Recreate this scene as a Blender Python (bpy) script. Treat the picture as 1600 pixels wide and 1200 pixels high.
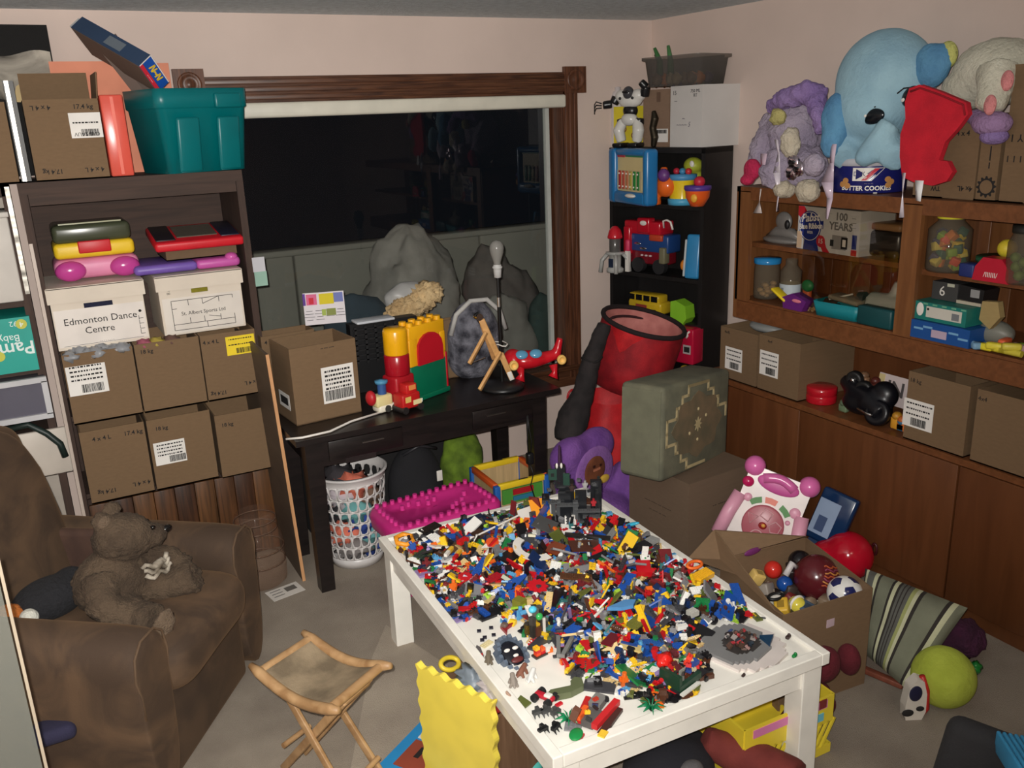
import bpy, bmesh, math, random
from mathutils import Vector, Matrix, noise, Euler
PI = math.pi
for _o in list(bpy.data.objects): bpy.data.objects.remove(_o)
SC = bpy.context.scene
COL = SC.collection
rnd = random.Random(7)

# ---------------------------------------------------------------- camera, world, lights, exposure
CAM = Vector((0, 0, 2.0)); FPX = 1374.0
_p, _r, _y = (math.radians(a) for a in (16.96, 2.25, 28.27))
FW = Vector((math.sin(_y)*math.cos(_p), math.cos(_y)*math.cos(_p), -math.sin(_p)))
_rt = Vector((math.cos(_y), -math.sin(_y), 0)); _dn = FW.cross(_rt)
RT = math.cos(_r)*_rt + math.sin(_r)*_dn
DN = -math.sin(_r)*_rt + math.cos(_r)*_dn
cd = bpy.data.cameras.new('camera'); cd.sensor_width = 36; cd.lens = 36*FPX/1600; cd.clip_start = 0.05
cam = bpy.data.objects.new('camera', cd); COL.objects.link(cam)
cam.matrix_world = Matrix(((RT.x, -DN.x, -FW.x, CAM.x), (RT.y, -DN.y, -FW.y, CAM.y), (RT.z, -DN.z, -FW.z, CAM.z), (0, 0, 0, 1)))
SC.camera = cam
w = bpy.data.worlds.new('night'); SC.world = w; w.use_nodes = True
w.node_tree.nodes['Background'].inputs[0].default_value = (0.010, 0.012, 0.016, 1)
w.node_tree.nodes['Background'].inputs[1].default_value = 0.35
def lamp(name, typ, loc, energy, col, target=None, **kw):
    l = bpy.data.lights.new(name, typ); l.energy = energy; l.color = col
    for k, v in kw.items(): setattr(l, k, v)
    o = bpy.data.objects.new(name, l); COL.objects.link(o); o.location = loc
    if target is not None:
        o.rotation_euler = (Vector(target) - Vector(loc)).to_track_quat('-Z', 'Y').to_euler()
    return o
# the phone's flash (the only strong light of the photograph) and a weak warm fill added overhead, with no lamp seen there
lamp('camera_flash', 'SPOT', (-0.02, 0.02, 2.035), 450, (1.0, 0.965, 0.915), CAM + FW*3 - DN*0.55 - RT*1.0, spot_size=math.radians(134), spot_blend=1.0, shadow_soft_size=0.012)
lamp('ambient_fill', 'AREA', (1.2, -0.3, 2.45), 6, (1.0, 0.85, 0.68), (1.2, 0.2, 0), shape='DISK', size=0.4)
SC.view_settings.view_transform = 'Standard'; SC.view_settings.look = 'None'
SC.view_settings.exposure = 0.0; SC.view_settings.gamma = 1.0; SC.view_settings.use_curve_mapping = False

# ---------------------------------------------------------------- a pixel of the 1600x1200 photograph met with a real plane
def ray(px, py): return RT*((px-800)/FPX) + DN*((py-600)/FPX) + FW
def PZ(px, py, z=0.0):
    d = ray(px, py); return CAM + d*((z-CAM.z)/d.z)
def PY(px, py, y):
    d = ray(px, py); return CAM + d*((y-CAM.y)/d.y)
def PX(px, py, x):
    d = ray(px, py); return CAM + d*((x-CAM.x)/d.x)
def HV(px, py, x, y):
    d = ray(px, py); return CAM.z + d.z*(x*d.x+y*d.y)/(d.x*d.x+d.y*d.y)

# ---------------------------------------------------------------- materials
def lin(c):
    def f(v):
        v /= 255.0
        return v/12.92 if v <= 0.04045 else ((v+0.055)/1.055)**2.4
    return (f(c[0]), f(c[1]), f(c[2]), 1)
_M = {}
def mat(col, kind='plain', rough=None, col2=None, **kw):
    key = (tuple(col), kind, rough, tuple(col2) if col2 else None, tuple(sorted(kw.items())))
    if key in _M: return _M[key]
    m = bpy.data.materials.new('%s_%02x%02x%02x' % ((kind,) + tuple(int(c) for c in col))); m.use_nodes = True
    nt = m.node_tree; N = nt.nodes; L = nt.links; b = N['Principled BSDF']
    c1 = lin(col); b.inputs['Base Color'].default_value = c1
    tc = N.new('ShaderNodeTexCoord'); mp = N.new('ShaderNodeMapping'); L.new(tc.outputs['Object'], mp.inputs['Vector'])
    def tex(scale, detail=3.0, stretch=None, typ='ShaderNodeTexNoise'):
        t = N.new(typ)
        if 'Scale' in t.inputs: t.inputs['Scale'].default_value = scale
        if 'Detail' in t.inputs: t.inputs['Detail'].default_value = detail
        if stretch: mp.inputs['Scale'].default_value = stretch
        L.new(mp.outputs['Vector'], t.inputs['Vector']); return t
    def ramp(t, ca, cb, lo=0.35, hi=0.65, out='Fac'):
        r = N.new('ShaderNodeValToRGB'); e = r.color_ramp.elements
        e[0].position = lo; e[1].position = hi; e[0].color = ca; e[1].color = cb
        L.new(t.outputs[out], r.inputs['Fac']); L.new(r.outputs['Color'], b.inputs['Base Color']); return r
    def bump(t, strength, dist=0.01, out='Fac'):
        u = N.new('ShaderNodeBump'); u.inputs['Strength'].default_value = strength; u.inputs['Distance'].default_value = dist
        L.new(t.outputs[out], u.inputs['Height']); L.new(u.outputs['Normal'], b.inputs['Normal'])
    def dk(f): return tuple(x*f for x in c1[:3]) + (1,)
    c2 = lin(col2) if col2 else dk(0.78)
    R = dict(plain=0.45, gloss=0.18, wall=0.9, card=0.85, wood=0.45, fabric=0.9, plush=0.95, carpet=1.0, metal=0.3, leather=0.5, clear=0.1, foil=0.15).get(kind, 0.5)
    b.inputs['Roughness'].default_value = R if rough is None else rough
    if kind in ('plain', 'gloss'):
        t = tex(9, 2); ramp(t, dk(0.9), c1, 0.3, 0.6)
    elif kind == 'wall':
        t = tex(60, 4); ramp(tex(2.2, 3), dk(0.93), c1); bump(t, 0.12, 0.004)
    elif kind == 'popcorn':
        t = tex(90, 5); ramp(tex(30, 4), dk(0.82), c1); bump(t, 0.9, 0.02); b.inputs['Roughness'].default_value = 1
    elif kind == 'card':
        t = tex(1, 5, kw.get('stretch', (40, 6, 120))); ramp(t, dk(0.9), c1, 0.3, 0.7); bump(t, 0.05, 0.002)
    elif kind == 'wood':
        t = tex(kw.get('scale', 3.0), 6, kw.get('stretch', (14, 14, 1.0))); t.inputs['Distortion'].default_value = 0.8
        ramp(t, c2, c1, 0.33, 0.66); bump(t, 0.08, 0.002)
    elif kind == 'fabric':
        t = tex(220, 2); ramp(tex(12, 4), c2 if col2 else dk(0.82), c1); bump(t, 0.4, 0.003)
    elif kind == 'velvet':
        t = tex(5, 5); t.inputs['Distortion'].default_value = 1.2; ramp(t, c2, c1, 0.36, 0.64); bump(tex(260, 2), 0.25, 0.002)
        b.inputs['Roughness'].default_value = 0.85; b.inputs['Sheen Weight'].default_value = 0.3; b.inputs['Sheen Roughness'].default_value = 0.4
        b.inputs['Sheen Tint'].default_value = lin((150, 115, 80))
    elif kind == 'plush':
        t = tex(kw.get('scale', 70), 6); ramp(tex(kw.get('patch', 9), 4), c2, c1, 0.36, 0.62); bump(t, 0.9, kw.get('dist', 0.012))
        b.inputs['Sheen Weight'].default_value = 0.25; b.inputs['Sheen Roughness'].default_value = 0.6; b.inputs['Sheen Tint'].default_value = c1
    elif kind == 'carpet':
        t = tex(320, 3); ramp(tex(3.5, 6), c2, c1, 0.34, 0.6); bump(t, 0.8, 0.006)
    elif kind == 'metal':
        b.inputs['Metallic'].default_value = 1.0
    elif kind == 'foil':
        b.inputs['Metallic'].default_value = 1.0; bump(tex(14, 2), 0.35, 0.02)
    elif kind == 'clear':
        tr = N.new('ShaderNodeBsdfTransparent'); tr.inputs[0].default_value = c1
        mx = N.new('ShaderNodeMixShader'); mx.inputs[0].default_value = kw.get('fac', 0.3)
        b.inputs['Roughness'].default_value = 0.08 if rough is None else rough
        L.new(tr.outputs[0], mx.inputs[1]); L.new(b.outputs[0], mx.inputs[2]); L.new(mx.outputs[0], N['Material Output'].inputs[0])
        b.inputs['Base Color'].default_value = lin(kw.get('surf', col))
    elif kind == 'glass':          # a clear pane: see-through with a mirror coat that grows towards grazing angles
        tr = N.new('ShaderNodeBsdfTransparent'); tr.inputs[0].default_value = c1
        gl = N.new('ShaderNodeBsdfGlossy'); gl.inputs['Roughness'].default_value = 0.01
        fr = N.new('ShaderNodeFresnel'); fr.inputs[0].default_value = 1.5
        gm = N.new('ShaderNodeNewGeometry'); sb_ = N.new('ShaderNodeMath'); sb_.operation = 'SUBTRACT'; sb_.use_clamp = True; L.new(fr.outputs[0], sb_.inputs[0]); L.new(gm.outputs['Backfacing'], sb_.inputs[1])
        mx = N.new('ShaderNodeMixShader'); L.new(sb_.outputs[0], mx.inputs[0])
        L.new(tr.outputs[0], mx.inputs[1]); L.new(gl.outputs[0], mx.inputs[2]); L.new(mx.outputs[0], N['Material Output'].inputs[0])
    _M[key] = m; return m
WHITE = mat((235, 230, 222)); BLACK = mat((24, 23, 24), 'plain', 0.5); CARD = mat((121, 96, 69), 'card'); CARDIN = mat((112, 90, 66), 'card')
PAPER = mat((238, 234, 228), 'plain', 0.7); INK = mat((30, 27, 26), 'plain', 0.8); GREY = mat((120, 120, 120)); RED = mat((205, 30, 40)); YEL = mat((240, 200, 40))
BLUE = mat((40, 90, 180)); GREEN = mat((40, 130, 70)); ORANGE = mat((240, 120, 40)); CHROME = mat((225, 225, 225), 'metal', 0.2)

# ---------------------------------------------------------------- mesh builder
class MB:
    def __init__(s): s.v = []; s.f = []; s.m = []; s.s = []
    def add(s, vs, fs, mi=0, sm=False, M=None):
        n = len(s.v)
        s.v += [tuple(M @ Vector(v)) for v in vs] if M else [tuple(v) for v in vs]
        for f in fs: s.f.append([n+i for i in f]); s.m.append(mi); s.s.append(sm)
        return s
    def box(s, c, d, mi=0, M=None, taper=1.0):
        x, y, z = c; a, b, e = d[0]/2, d[1]/2, d[2]/2; t = taper
        vs = [(x-a, y-b, z-e), (x+a, y-b, z-e), (x+a, y+b, z-e), (x-a, y+b, z-e), (x-a*t, y-b*t, z+e), (x+a*t, y-b*t, z+e), (x+a*t, y+b*t, z+e), (x-a*t, y+b*t, z+e)]
        return s.add(vs, [(3, 2, 1, 0), (4, 5, 6, 7), (0, 1, 5, 4), (1, 2, 6, 5), (2, 3, 7, 6), (3, 0, 4, 7)], mi, False, M)
    def rbox(s, c, d, r=0.01, mi=0, M=None, seg=2, sm=True):
        bm = bmesh.new(); bmesh.ops.create_cube(bm, size=1.0)
        for v in bm.verts: v.co = Vector((v.co.x*d[0], v.co.y*d[1], v.co.z*d[2])) + Vector(c)
        bmesh.ops.bevel(bm, geom=list(bm.edges), offset=r, segments=seg, profile=0.5, affect='EDGES')
        bm.verts.index_update(); s.add([v.co[:] for v in bm.verts], [[v.index for v in f.verts] for f in bm.faces], mi, sm, M); bm.free(); return s
    def cyl(s, p0, p1, r0, r1=None, n=14, mi=0, M=None, caps=True, sm=True):
        r1 = r0 if r1 is None else r1; p0 = Vector(p0); p1 = Vector(p1); a = (p1-p0).normalized()
        u = a.orthogonal().normalized(); w_ = a.cross(u); vs = []
        for p, r in ((p0, r0), (p1, r1)):
            for i in range(n):
                t = 2*PI*i/n; vs.append(p + u*(r*math.cos(t)) + w_*(r*math.sin(t)))
        s.add(vs, [(i, (i+1) % n, n+(i+1) % n, n+i) for i in range(n)], mi, sm, M)
        if caps: s.add(vs, [list(range(n))[::-1], list(range(n, 2*n))], mi, False, M)
        return s
    def ell(s, c, r, mi=0, M=None, nu=20, nv=12, amp=0, freq=8):
        if isinstance(r, (int, float)): r = (r, r, r)
        vs = []; fs = []
        for j in range(nv+1):
            ph = PI*j/nv
            for i in range(nu):
                th = 2*PI*i/nu; d = Vector((math.sin(ph)*math.cos(th), math.sin(ph)*math.sin(th), math.cos(ph)))
                k = 1 + (amp*noise.noise(d*freq*0.3 + Vector(c)*7) if amp else 0)
                vs.append((c[0]+r[0]*d.x*k, c[1]+r[1]*d.y*k, c[2]+r[2]*d.z*k))
        for j in range(nv):
            for i in range(nu): fs.append((j*nu+i, (j+1)*nu+i, (j+1)*nu+(i+1) % nu, j*nu+(i+1) % nu))
        return s.add(vs, fs, mi, True, M)
    def lathe(s, prof, n=24, c=(0, 0, 0), mi=0, M=None, sm=True):
        vs = []; fs = []
        for r, z in prof:
            for i in range(n):
                t = 2*PI*i/n; vs.append((c[0]+r*math.cos(t), c[1]+r*math.sin(t), c[2]+z))
        for j in range(len(prof)-1):
            for i in range(n): fs.append((j*n+i, j*n+(i+1) % n, (j+1)*n+(i+1) % n, (j+1)*n+i))
        return s.add(vs, fs, mi, sm, M)
    def tube(s, pts, r, n=8, mi=0, M=None, closed=False, flat=1.0):
        pts = [Vector(p) for p in pts]; k = len(pts); vs = []; fs = []; u = None
        for j, p in enumerate(pts):
            a = (pts[(j+1) % k if closed else min(j+1, k-1)] - pts[(j-1) % k if closed else max(j-1, 0)]).normalized()
            if u is None: u = a.orthogonal().normalized()
            u = (u - a*u.dot(a)); u = u.normalized() if u.length > 1e-6 else a.orthogonal().normalized()
            w_ = a.cross(u); rr = r[j] if isinstance(r, (list, tuple)) else r
            for i in range(n):
                t = 2*PI*i/n; vs.append(p + u*(rr*math.cos(t)) + w_*(rr*flat*math.sin(t)))
        for j in range(k if closed else k-1):
            for i in range(n): fs.append((j*n+i, j*n+(i+1) % n, ((j+1) % k)*n+(i+1) % n, ((j+1) % k)*n+i))
        if not closed: fs += [list(range(n))[::-1], list(range((k-1)*n, k*n))]
        return s.add(vs, fs, mi, True, M)
    def prism(s, poly, h, mi=0, M=None, mi_side=None, sm=False):
        n = len(poly); vs = [(x, y, 0) for x, y in poly] + [(x, y, h) for x, y in poly]
        s.add(vs, [list(range(n))[::-1], list(range(n, 2*n))], mi, False, M)
        return s.add(vs, [(i, (i+1) % n, n+(i+1) % n, n+i) for i in range(n)], mi if mi_side is None else mi_side, sm, M)
    def grid(s, fn, nu, nv, mi=0, M=None, sm=True):
        vs = [fn(i/nu, j/nv) for j in range(nv+1) for i in range(nu+1)]
        return s.add(vs, [(j*(nu+1)+i, j*(nu+1)+i+1, (j+1)*(nu+1)+i+1, (j+1)*(nu+1)+i) for j in range(nv) for i in range(nu)], mi, sm, M)
    def mesh(s, name, mats):
        me = bpy.data.meshes.new(name); me.from_pydata(s.v, [], s.f)
        for m in (mats if isinstance(mats, (list, tuple)) else [mats]): me.materials.append(m)
        me.polygons.foreach_set('material_index', s.m); me.polygons.foreach_set('use_smooth', s.s); me.update(); return me
    def build(s, name, mats, parent=None, loc=None, rot=None):
        o = bpy.data.objects.new(name, s.mesh(name, mats)); COL.objects.link(o)
        if parent: o.parent = parent
        if loc is not None: o.location = loc
        if rot is not None: o.rotation_euler = rot
        return o
def R4(ax, deg): return Matrix.Rotation(math.radians(deg), 4, ax)
def TR(x, y, z): return Matrix.Translation((x, y, z))
def tag(o, label, cat, group=None):
    o['label'] = label; o['category'] = cat
    if group: o['group'] = group
    return o
def T(name, label, cat, loc=(0, 0, 0), rz=0, group=None, rot=None):
    o = bpy.data.objects.new(name, None); o.empty_display_size = 0.05; COL.objects.link(o); o.location = loc
    o.rotation_euler = rot if rot else (0, 0, math.radians(rz)); return tag(o, label, cat, group)
def struct(name, mb, m, loc=None):
    o = mb.build(name, m, None, loc); o['kind'] = 'structure'; return o
def frame_rot(xa, za):
    """rotation whose local x runs along xa and local z along za"""
    x = Vector(xa).normalized(); z = Vector(za); z = (z - x*z.dot(x)).normalized(); y = z.cross(x)
    return Matrix((x, y, z)).transposed().to_euler()
def text(s, size, m, parent, loc, rot=(PI/2, 0, 0), align='CENTER', name='lettering', ext=0.0004, sx=1.0, shear=0, bold=0.0, space=1.0):
    cu = bpy.data.curves.new('t', 'FONT'); cu.body = s; cu.size = size; cu.align_x = align; cu.align_y = 'CENTER'; cu.extrude = ext
    cu.resolution_u = 2; cu.shear = shear; cu.offset = bold; cu.space_line = 0.9; cu.space_character = space
    t = bpy.data.objects.new('t', cu); COL.objects.link(t); bpy.context.view_layer.update()
    me = bpy.data.meshes.new_from_object(t.evaluated_get(bpy.context.evaluated_depsgraph_get()))
    bpy.data.objects.remove(t); bpy.data.curves.remove(cu)
    me.name = name; me.materials.clear(); me.materials.append(m)
    if sx != 1.0:
        for v in me.vertices: v.co.x *= sx
    o = bpy.data.objects.new(name, me); COL.objects.link(o); o.parent = parent; o.location = loc; o.rotation_euler = rot; return o
def sub(o, levels=1):
    m = o.modifiers.new('s', 'SUBSURF'); m.levels = levels; m.render_levels = levels; return o
def blob(name, parts, m, parent=None, voxel=0.012, smooth=6, fuzz=0.0, ffreq=40, loc=None, rot=None):
    """ellipsoids and limbs grown together into one continuous skin"""
    mb = MB()
    for p in parts:
        if p[0] == 'e': mb.ell(p[1], p[2], 0, p[3] if len(p) > 3 else None, 18, 12)
        elif p[0] == 't': mb.tube(p[1], p[2], 12)
    o = mb.build(name, m)
    r = o.modifiers.new('r', 'REMESH'); r.mode = 'VOXEL'; r.voxel_size = voxel; r.use_smooth_shade = True
    if smooth:
        q = o.modifiers.new('q', 'SMOOTH'); q.iterations = smooth; q.factor = 0.5
    bpy.context.view_layer.update()
    me = bpy.data.meshes.new_from_object(o.evaluated_get(bpy.context.evaluated_depsgraph_get()))
    o.modifiers.clear(); old = o.data; o.data = me; me.name = name; bpy.data.meshes.remove(old)
    if fuzz:
        ns = [v.normal.copy() for v in me.vertices]
        for v, n_ in zip(me.vertices, ns): v.co += n_*(fuzz*(noise.noise(v.co*ffreq) + 0.6*noise.noise(v.co*ffreq*2.3)))
        me.update()
    if parent: o.parent = parent
    if loc is not None: o.location = loc
    if rot is not None: o.rotation_euler = rot
    return o
def sticker(parent, c, wd, ht, m=None, flip=False, rows=3, bars=(0.12, 0.55), rot=None, name='shipping_label', seed=1, barrow='top'):
    """paper label in the xz plane, facing -y, with bar code and lines of print"""
    q = random.Random(seed); mb = MB(); mb.box((0, 0, 0), (wd, 0.001, ht))
    sg = -1 if flip else 1
    bh = ht*0.28; bz = (ht*0.5 - bh*0.75)*(1 if barrow == 'top' else -1); x = -wd*0.5 + wd*bars[0]
    while x < -wd*0.5 + wd*(bars[0]+bars[1]):
        t = q.uniform(0.004, 0.016)*wd*2
        mb.box((sg*(x+t/2), -0.0009, sg*bz), (t, 0.0006, bh), 1); x += t + q.uniform(0.006, 0.016)*wd
    z = bz - bh if barrow == 'top' else ht*0.40
    for k in range(rows):
        x = -wd*0.40; zz = z - (k+0.2)*ht*0.62/max(rows, 1)*0.95
        while x < wd*0.40:
            t = q.uniform(0.02, 0.09)*wd
            mb.box((sg*(x+t/2), -0.0009, sg*zz), (t, 0.0006, ht*0.055), 1); x += t + wd*0.025
    o = mb.build(name, [m or PAPER, INK], parent, c, rot); return o
def carton(label, loc, rz, W, Dp, H, group=None, flaps=(), txt=(), tilt=None, m=None, cat='cardboard box', name='cardboard_box', open_top=True, wall=0.005):
    """corrugated box: origin at base centre, front faces local -y.  flaps: (side, length, angle from vertical outward)"""
    m = m or CARD
    t = T(name, label, cat, loc, rz, group)
    if tilt: t.rotation_euler = (math.radians(tilt[0]), math.radians(tilt[1]), math.radians(rz))
    b = MB(); b.box((0, 0, wall/2), (W, Dp, wall))
    b.box((0, -Dp/2+wall/2, H/2), (W, wall, H)); b.box((0, Dp/2-wall/2, H/2), (W, wall, H))
    b.box((-W/2+wall/2, 0, H/2), (wall, Dp-2*wall, H)); b.box((W/2-wall/2, 0, H/2), (wall, Dp-2*wall, H))
    if not open_top: b.box((0, 0, H-wall/2), (W-2*wall, Dp-2*wall, wall))
    b.build('box_body', m, t)
    for sd, ln, an in flaps:
        f = MB(); wid = (W if sd in 'fb' else Dp) - 0.012
        f.box((0, 0, ln/2), (wid, wall*0.8, ln)); o = f.build('flap', m, t)
        o.location = {'f': (0, -Dp/2, H), 'b': (0, Dp/2, H), 'l': (-W/2, 0, H), 'r': (W/2, 0, H)}[sd]
        o.rotation_euler = {'f': (math.radians(an), 0, 0), 'b': (math.radians(-an), 0, 0), 'l': (0, math.radians(-an), 0), 'r': (0, math.radians(an), 0)}[sd]
        if sd in 'lr': o.rotation_euler = Euler((0, math.radians(an if sd == 'r' else -an), 0)).to_matrix().to_4x4().to_euler(); o.rotation_euler = (Matrix.Rotation(math.radians(an if sd == 'r' else -an), 4, 'Y') @ Matrix.Rotation(PI/2, 4, 'Z')).to_euler()
    for s_, x, z, size, up in txt:
        text(s_, size, INK, t, (x, -Dp/2-0.0006, z), (PI/2, 0 if up else PI, 0), bold=0.0004)
    return t
# ================================================================ SETTING
YB, XR, ZC = 4.43, 3.40, 2.50
WALLM = mat((222, 202, 191), 'wall')
struct('floor', MB().box((1.2, 1.6, -0.05), (5.0, 6.2, 0.1)), mat((158, 146, 131), 'carpet', col2=(138, 126, 113)))
struct('ceiling', MB().box((1.2, 1.6, ZC+0.05), (5.0, 6.2, 0.1)), mat((228, 238, 242), 'popcorn'))
WX0, WX1, WZ0, WZ1 = 0.86, 2.775, 0.50, 2.11
bw = MB(); TH = 0.16; xl, xr = -1.1, XR
bw.box(((xl+WX0)/2, YB+TH/2, ZC/2), (WX0-xl, TH, ZC)); bw.box(((WX1+xr)/2, YB+TH/2, ZC/2), (xr-WX1, TH, ZC))
bw.box(((WX0+WX1)/2, YB+TH/2, WZ0/2), (WX1-WX0, TH, WZ0)); bw.box(((WX0+WX1)/2, YB+TH/2, (WZ1+ZC)/2), (WX1-WX0, TH, ZC-WZ1))
struct('wall_back', bw, WALLM)
struct('wall_right', MB().box((XR+0.05, 1.7, ZC/2), (0.1, 6.0, ZC)), WALLM)
struct('wall_left', MB().box((-1.15, 1.7, ZC/2), (0.1, 6.0, ZC)), WALLM)
struct('wall_front', MB().box((1.2, -1.25, ZC/2), (5.0, 0.1, ZC)), WALLM)
OAK = mat((104, 66, 44), 'wood', 0.4, (64, 38, 26), stretch=(1.2, 14, 20), scale=4.0)
OAKV = mat((112, 70, 48), 'wood', 0.4, (70, 42, 28), stretch=(22, 14, 1.0), scale=4.0)
def casing(name, x0, x1, z0, z1, horiz, m):
    b = MB(); cx, cz, wx, wz = (x0+x1)/2, (z0+z1)/2, x1-x0, z1-z0
    b.box((cx, YB-0.008, cz), (wx, 0.016, wz))
    for k in (-0.3, 0.0, 0.3):                        # reeded moulding: three raised fillets
        if horiz: b.rbox((cx, YB-0.019, cz+k*wz), (wx, 0.008, wz*0.2), 0.003)
        else: b.rbox((cx+k*wx, YB-0.019, cz), (wx*0.2, 0.008, wz), 0.003)
    return struct(name, b, m)
casing('trim_1', 0.80, 2.79, 2.105, 2.222, True, OAK)
casing('trim_2', 2.772, 2.868, 0.44, 2.13, False, OAKV)
casing('trim_3', 0.72, 0.84, 0.44, 2.13, False, OAKV)
def rosette(name, cx, cz, s):
    b = MB(); b.box((cx, YB-0.014, cz), (s, 0.028, s)); M = TR(cx, YB-0.028, cz) @ R4('X', 90)
    b.lathe([(s*0.40, 0), (s*0.40, 0.006), (s*0.33, 0.008), (s*0.28, 0.002), (s*0.16, 0.002), (s*0.1, 0.008), (0, 0.009)], 24, mi=0, M=M); return struct(name, b, OAKV)
rosette('trim_4', 2.850, 2.180, 0.142); rosette('trim_5', 0.765, 2.190, 0.135)
sb = MB(); sb.rbox((1.80, YB-0.015, 0.505), (2.13, 0.06, 0.03), 0.008); sb.box((1.79, YB-0.010, 0.44), (2.16, 0.02, 0.10)); struct('trim_6', sb, OAK)
jb = MB(); jb.box((WX1+0.002, YB+0.07, 1.3), (0.02, 0.14, 1.64)); jb.box((WX0-0.002, YB+0.07, 1.3), (0.02, 0.14, 1.64)); jb.box((1.82, YB+0.07, WZ1), (1.95, 0.14, 0.02)); jb.box((1.82, YB+0.07, WZ0), (1.95, 0.14, 0.02)); struct('trim_7', jb, OAKV)
wf = MB(); VIN = mat((196, 200, 194))
for x in (WX0+0.03, WX1-0.035): wf.box((x, YB+0.125, 1.3), (0.025, 0.03, 1.60))
for z in (WZ0+0.03, WZ1-0.03): wf.box((1.82, YB+0.125, z), (1.90, 0.03, 0.04))
struct('window_1', wf, VIN)
pane = MB().box((1.82, YB+0.13, 1.3), (1.86, 0.004, 1.56)).build('window_pane', mat((246, 248, 247), 'glass')); pane['kind'] = 'structure'
bl = T('roller_blind', 'rolled up off white window blind hanging under the dark wood head casing', 'blind', (1.80, YB-0.03, 2.10))
MB().rbox((0, 0.0, -0.032), (1.94, 0.05, 0.07), 0.012).build('valance', mat((226, 222, 206)), bl)
MB().cyl((-0.95, 0.045, -0.03), (0.95, 0.045, -0.03), 0.022).build('roll', mat((214, 210, 196)), bl)
# night outside: concrete window well and what lies in it
struct('trim_8', MB().box((2.2, 6.5, -0.05+0.35), (7, 4.0, 0.1)), mat((90, 88, 84), 'carpet'))
rw = MB()
for k in range(8): rw.rbox((-0.2+k*0.66, 5.60, 0.78), (0.65, 0.12, 0.86), 0.012)
rw.rbox((2.1, 5.60, 1.225), (5.4, 0.16, 0.04), 0.01); struct('wall_outside', rw, mat((150, 146, 136), 'wall'))
def heap(cx, cy, cz, rx, ry, rz, m, name, label, cat, sd):
    b = MB(); b.ell((0, 0, 0), (rx, ry, rz), 0, None, 48, 30)
    b.v = [tuple(Vector(v)*(1+0.28*noise.noise(Vector(v)*4.5+Vector((sd, 0, 0)))+0.10*noise.noise(Vector(v)*13)+0.04*noise.noise(Vector(v)*30))) for v in b.v]
    return tag(b.build(name, m, None, (cx, cy, cz)), label, cat)
heap(2.0, 4.98, 0.78, 0.34, 0.20, 0.56, mat((158, 152, 145), 'fabric'), 'garbage_bag', 'left of two pale crumpled bags piled outside the dark window', 'bag', 3)
heap(2.62, 5.02, 0.72, 0.27, 0.19, 0.46, mat((110, 102, 98), 'fabric'), 'garbage_bag', 'right of two pale crumpled bags piled outside the dark window', 'bag', 9)

# ================================================================ FAR LEFT BOOKCASE AND LEFT BOOKCASE
WAL = mat((70, 51, 42), 'wood', 0.75, (56, 40, 33), stretch=(18, 18, 1.4), scale=2.5)
WALH = mat((72, 53, 44), 'wood', 0.75, (58, 43, 36), stretch=(1.2, 18, 18), scale=2.5)
PLK = [mat(c, 'wood', 0.4, tuple(int(v*0.62) for v in c), stretch=(20, 14, 1.0), scale=3.0) for c in ((98, 62, 35), (80, 48, 28), (110, 72, 40), (72, 43, 26))]
YF = 4.0
bc = T('bookcase', 'brown wooden bookcase filled with cartons and two white file boxes left of the window', 'bookcase', (0.43, YF, 0))
def prt(name, c, d, m, par): return MB().box(c, d).build(name, m, par)
prt('side_panel', (-0.417, 0.20, 0.92), (0.03, 0.40, 1.80), WAL, bc); prt('side_panel', (0.417, 0.20, 0.92), (0.03, 0.40, 1.80), WAL, bc)
prt('top_panel', (0, 0.20, 1.797), (0.86, 0.41, 0.046), WALH, bc); prt('back_panel', (0, 0.395, 0.95), (0.80, 0.01, 1.75), WALH, bc)
for z in (0.833, 0.47): prt('shelf', (0, 0.23, z-0.0125), (0.80, 0.32, 0.022), WALH, bc)
tr_ = MB(); tr_.box((0, 0.008, 1.755), (0.80, 0.016, 0.05)); tr_.build('top_rail', WALH, bc)
for k in range(9): MB().rbox((-0.354+k*0.0885, 0.015+0.002*(k % 3), 0.225), (0.0865, 0.016, 0.42), 0.002).build('plank', PLK[(k*5+k//3) % 4], bc)
MB().box((-0.424, -0.004, 0.96), (0.013, 0.008, 1.25)).build('edge_strip', mat((200, 184, 172)), bc)
b2 = T('bookcase', 'dark wooden shelf unit at the far left edge holding the teal nappy carton', 'bookcase', (-0.36, YF, 0))
prt('side_panel', (0.315, 0.20, 0.92), (0.03, 0.40, 1.80), WAL, b2); prt('side_panel', (-0.40, 0.20, 0.92), (0.03, 0.40, 1.80), WAL, b2)
prt('top_panel', (-0.04, 0.20, 1.797), (0.74, 0.40, 0.046), WALH, b2); prt('back_panel', (-0.04, 0.395, 0.95), (0.70, 0.01, 1.75), mat((196, 186, 174), 'plain', 0.8), b2)
for z in (1.36, 1.08, 0.79): prt('shelf', (-0.04, 0.20, z-0.012), (0.70, 0.36, 0.022), WALH, b2)
prt('foil_trim', (0.322, -0.004, 1.60), (0.016, 0.006, 0.42), mat((150, 146, 138), 'foil', 0.4), b2)
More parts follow.
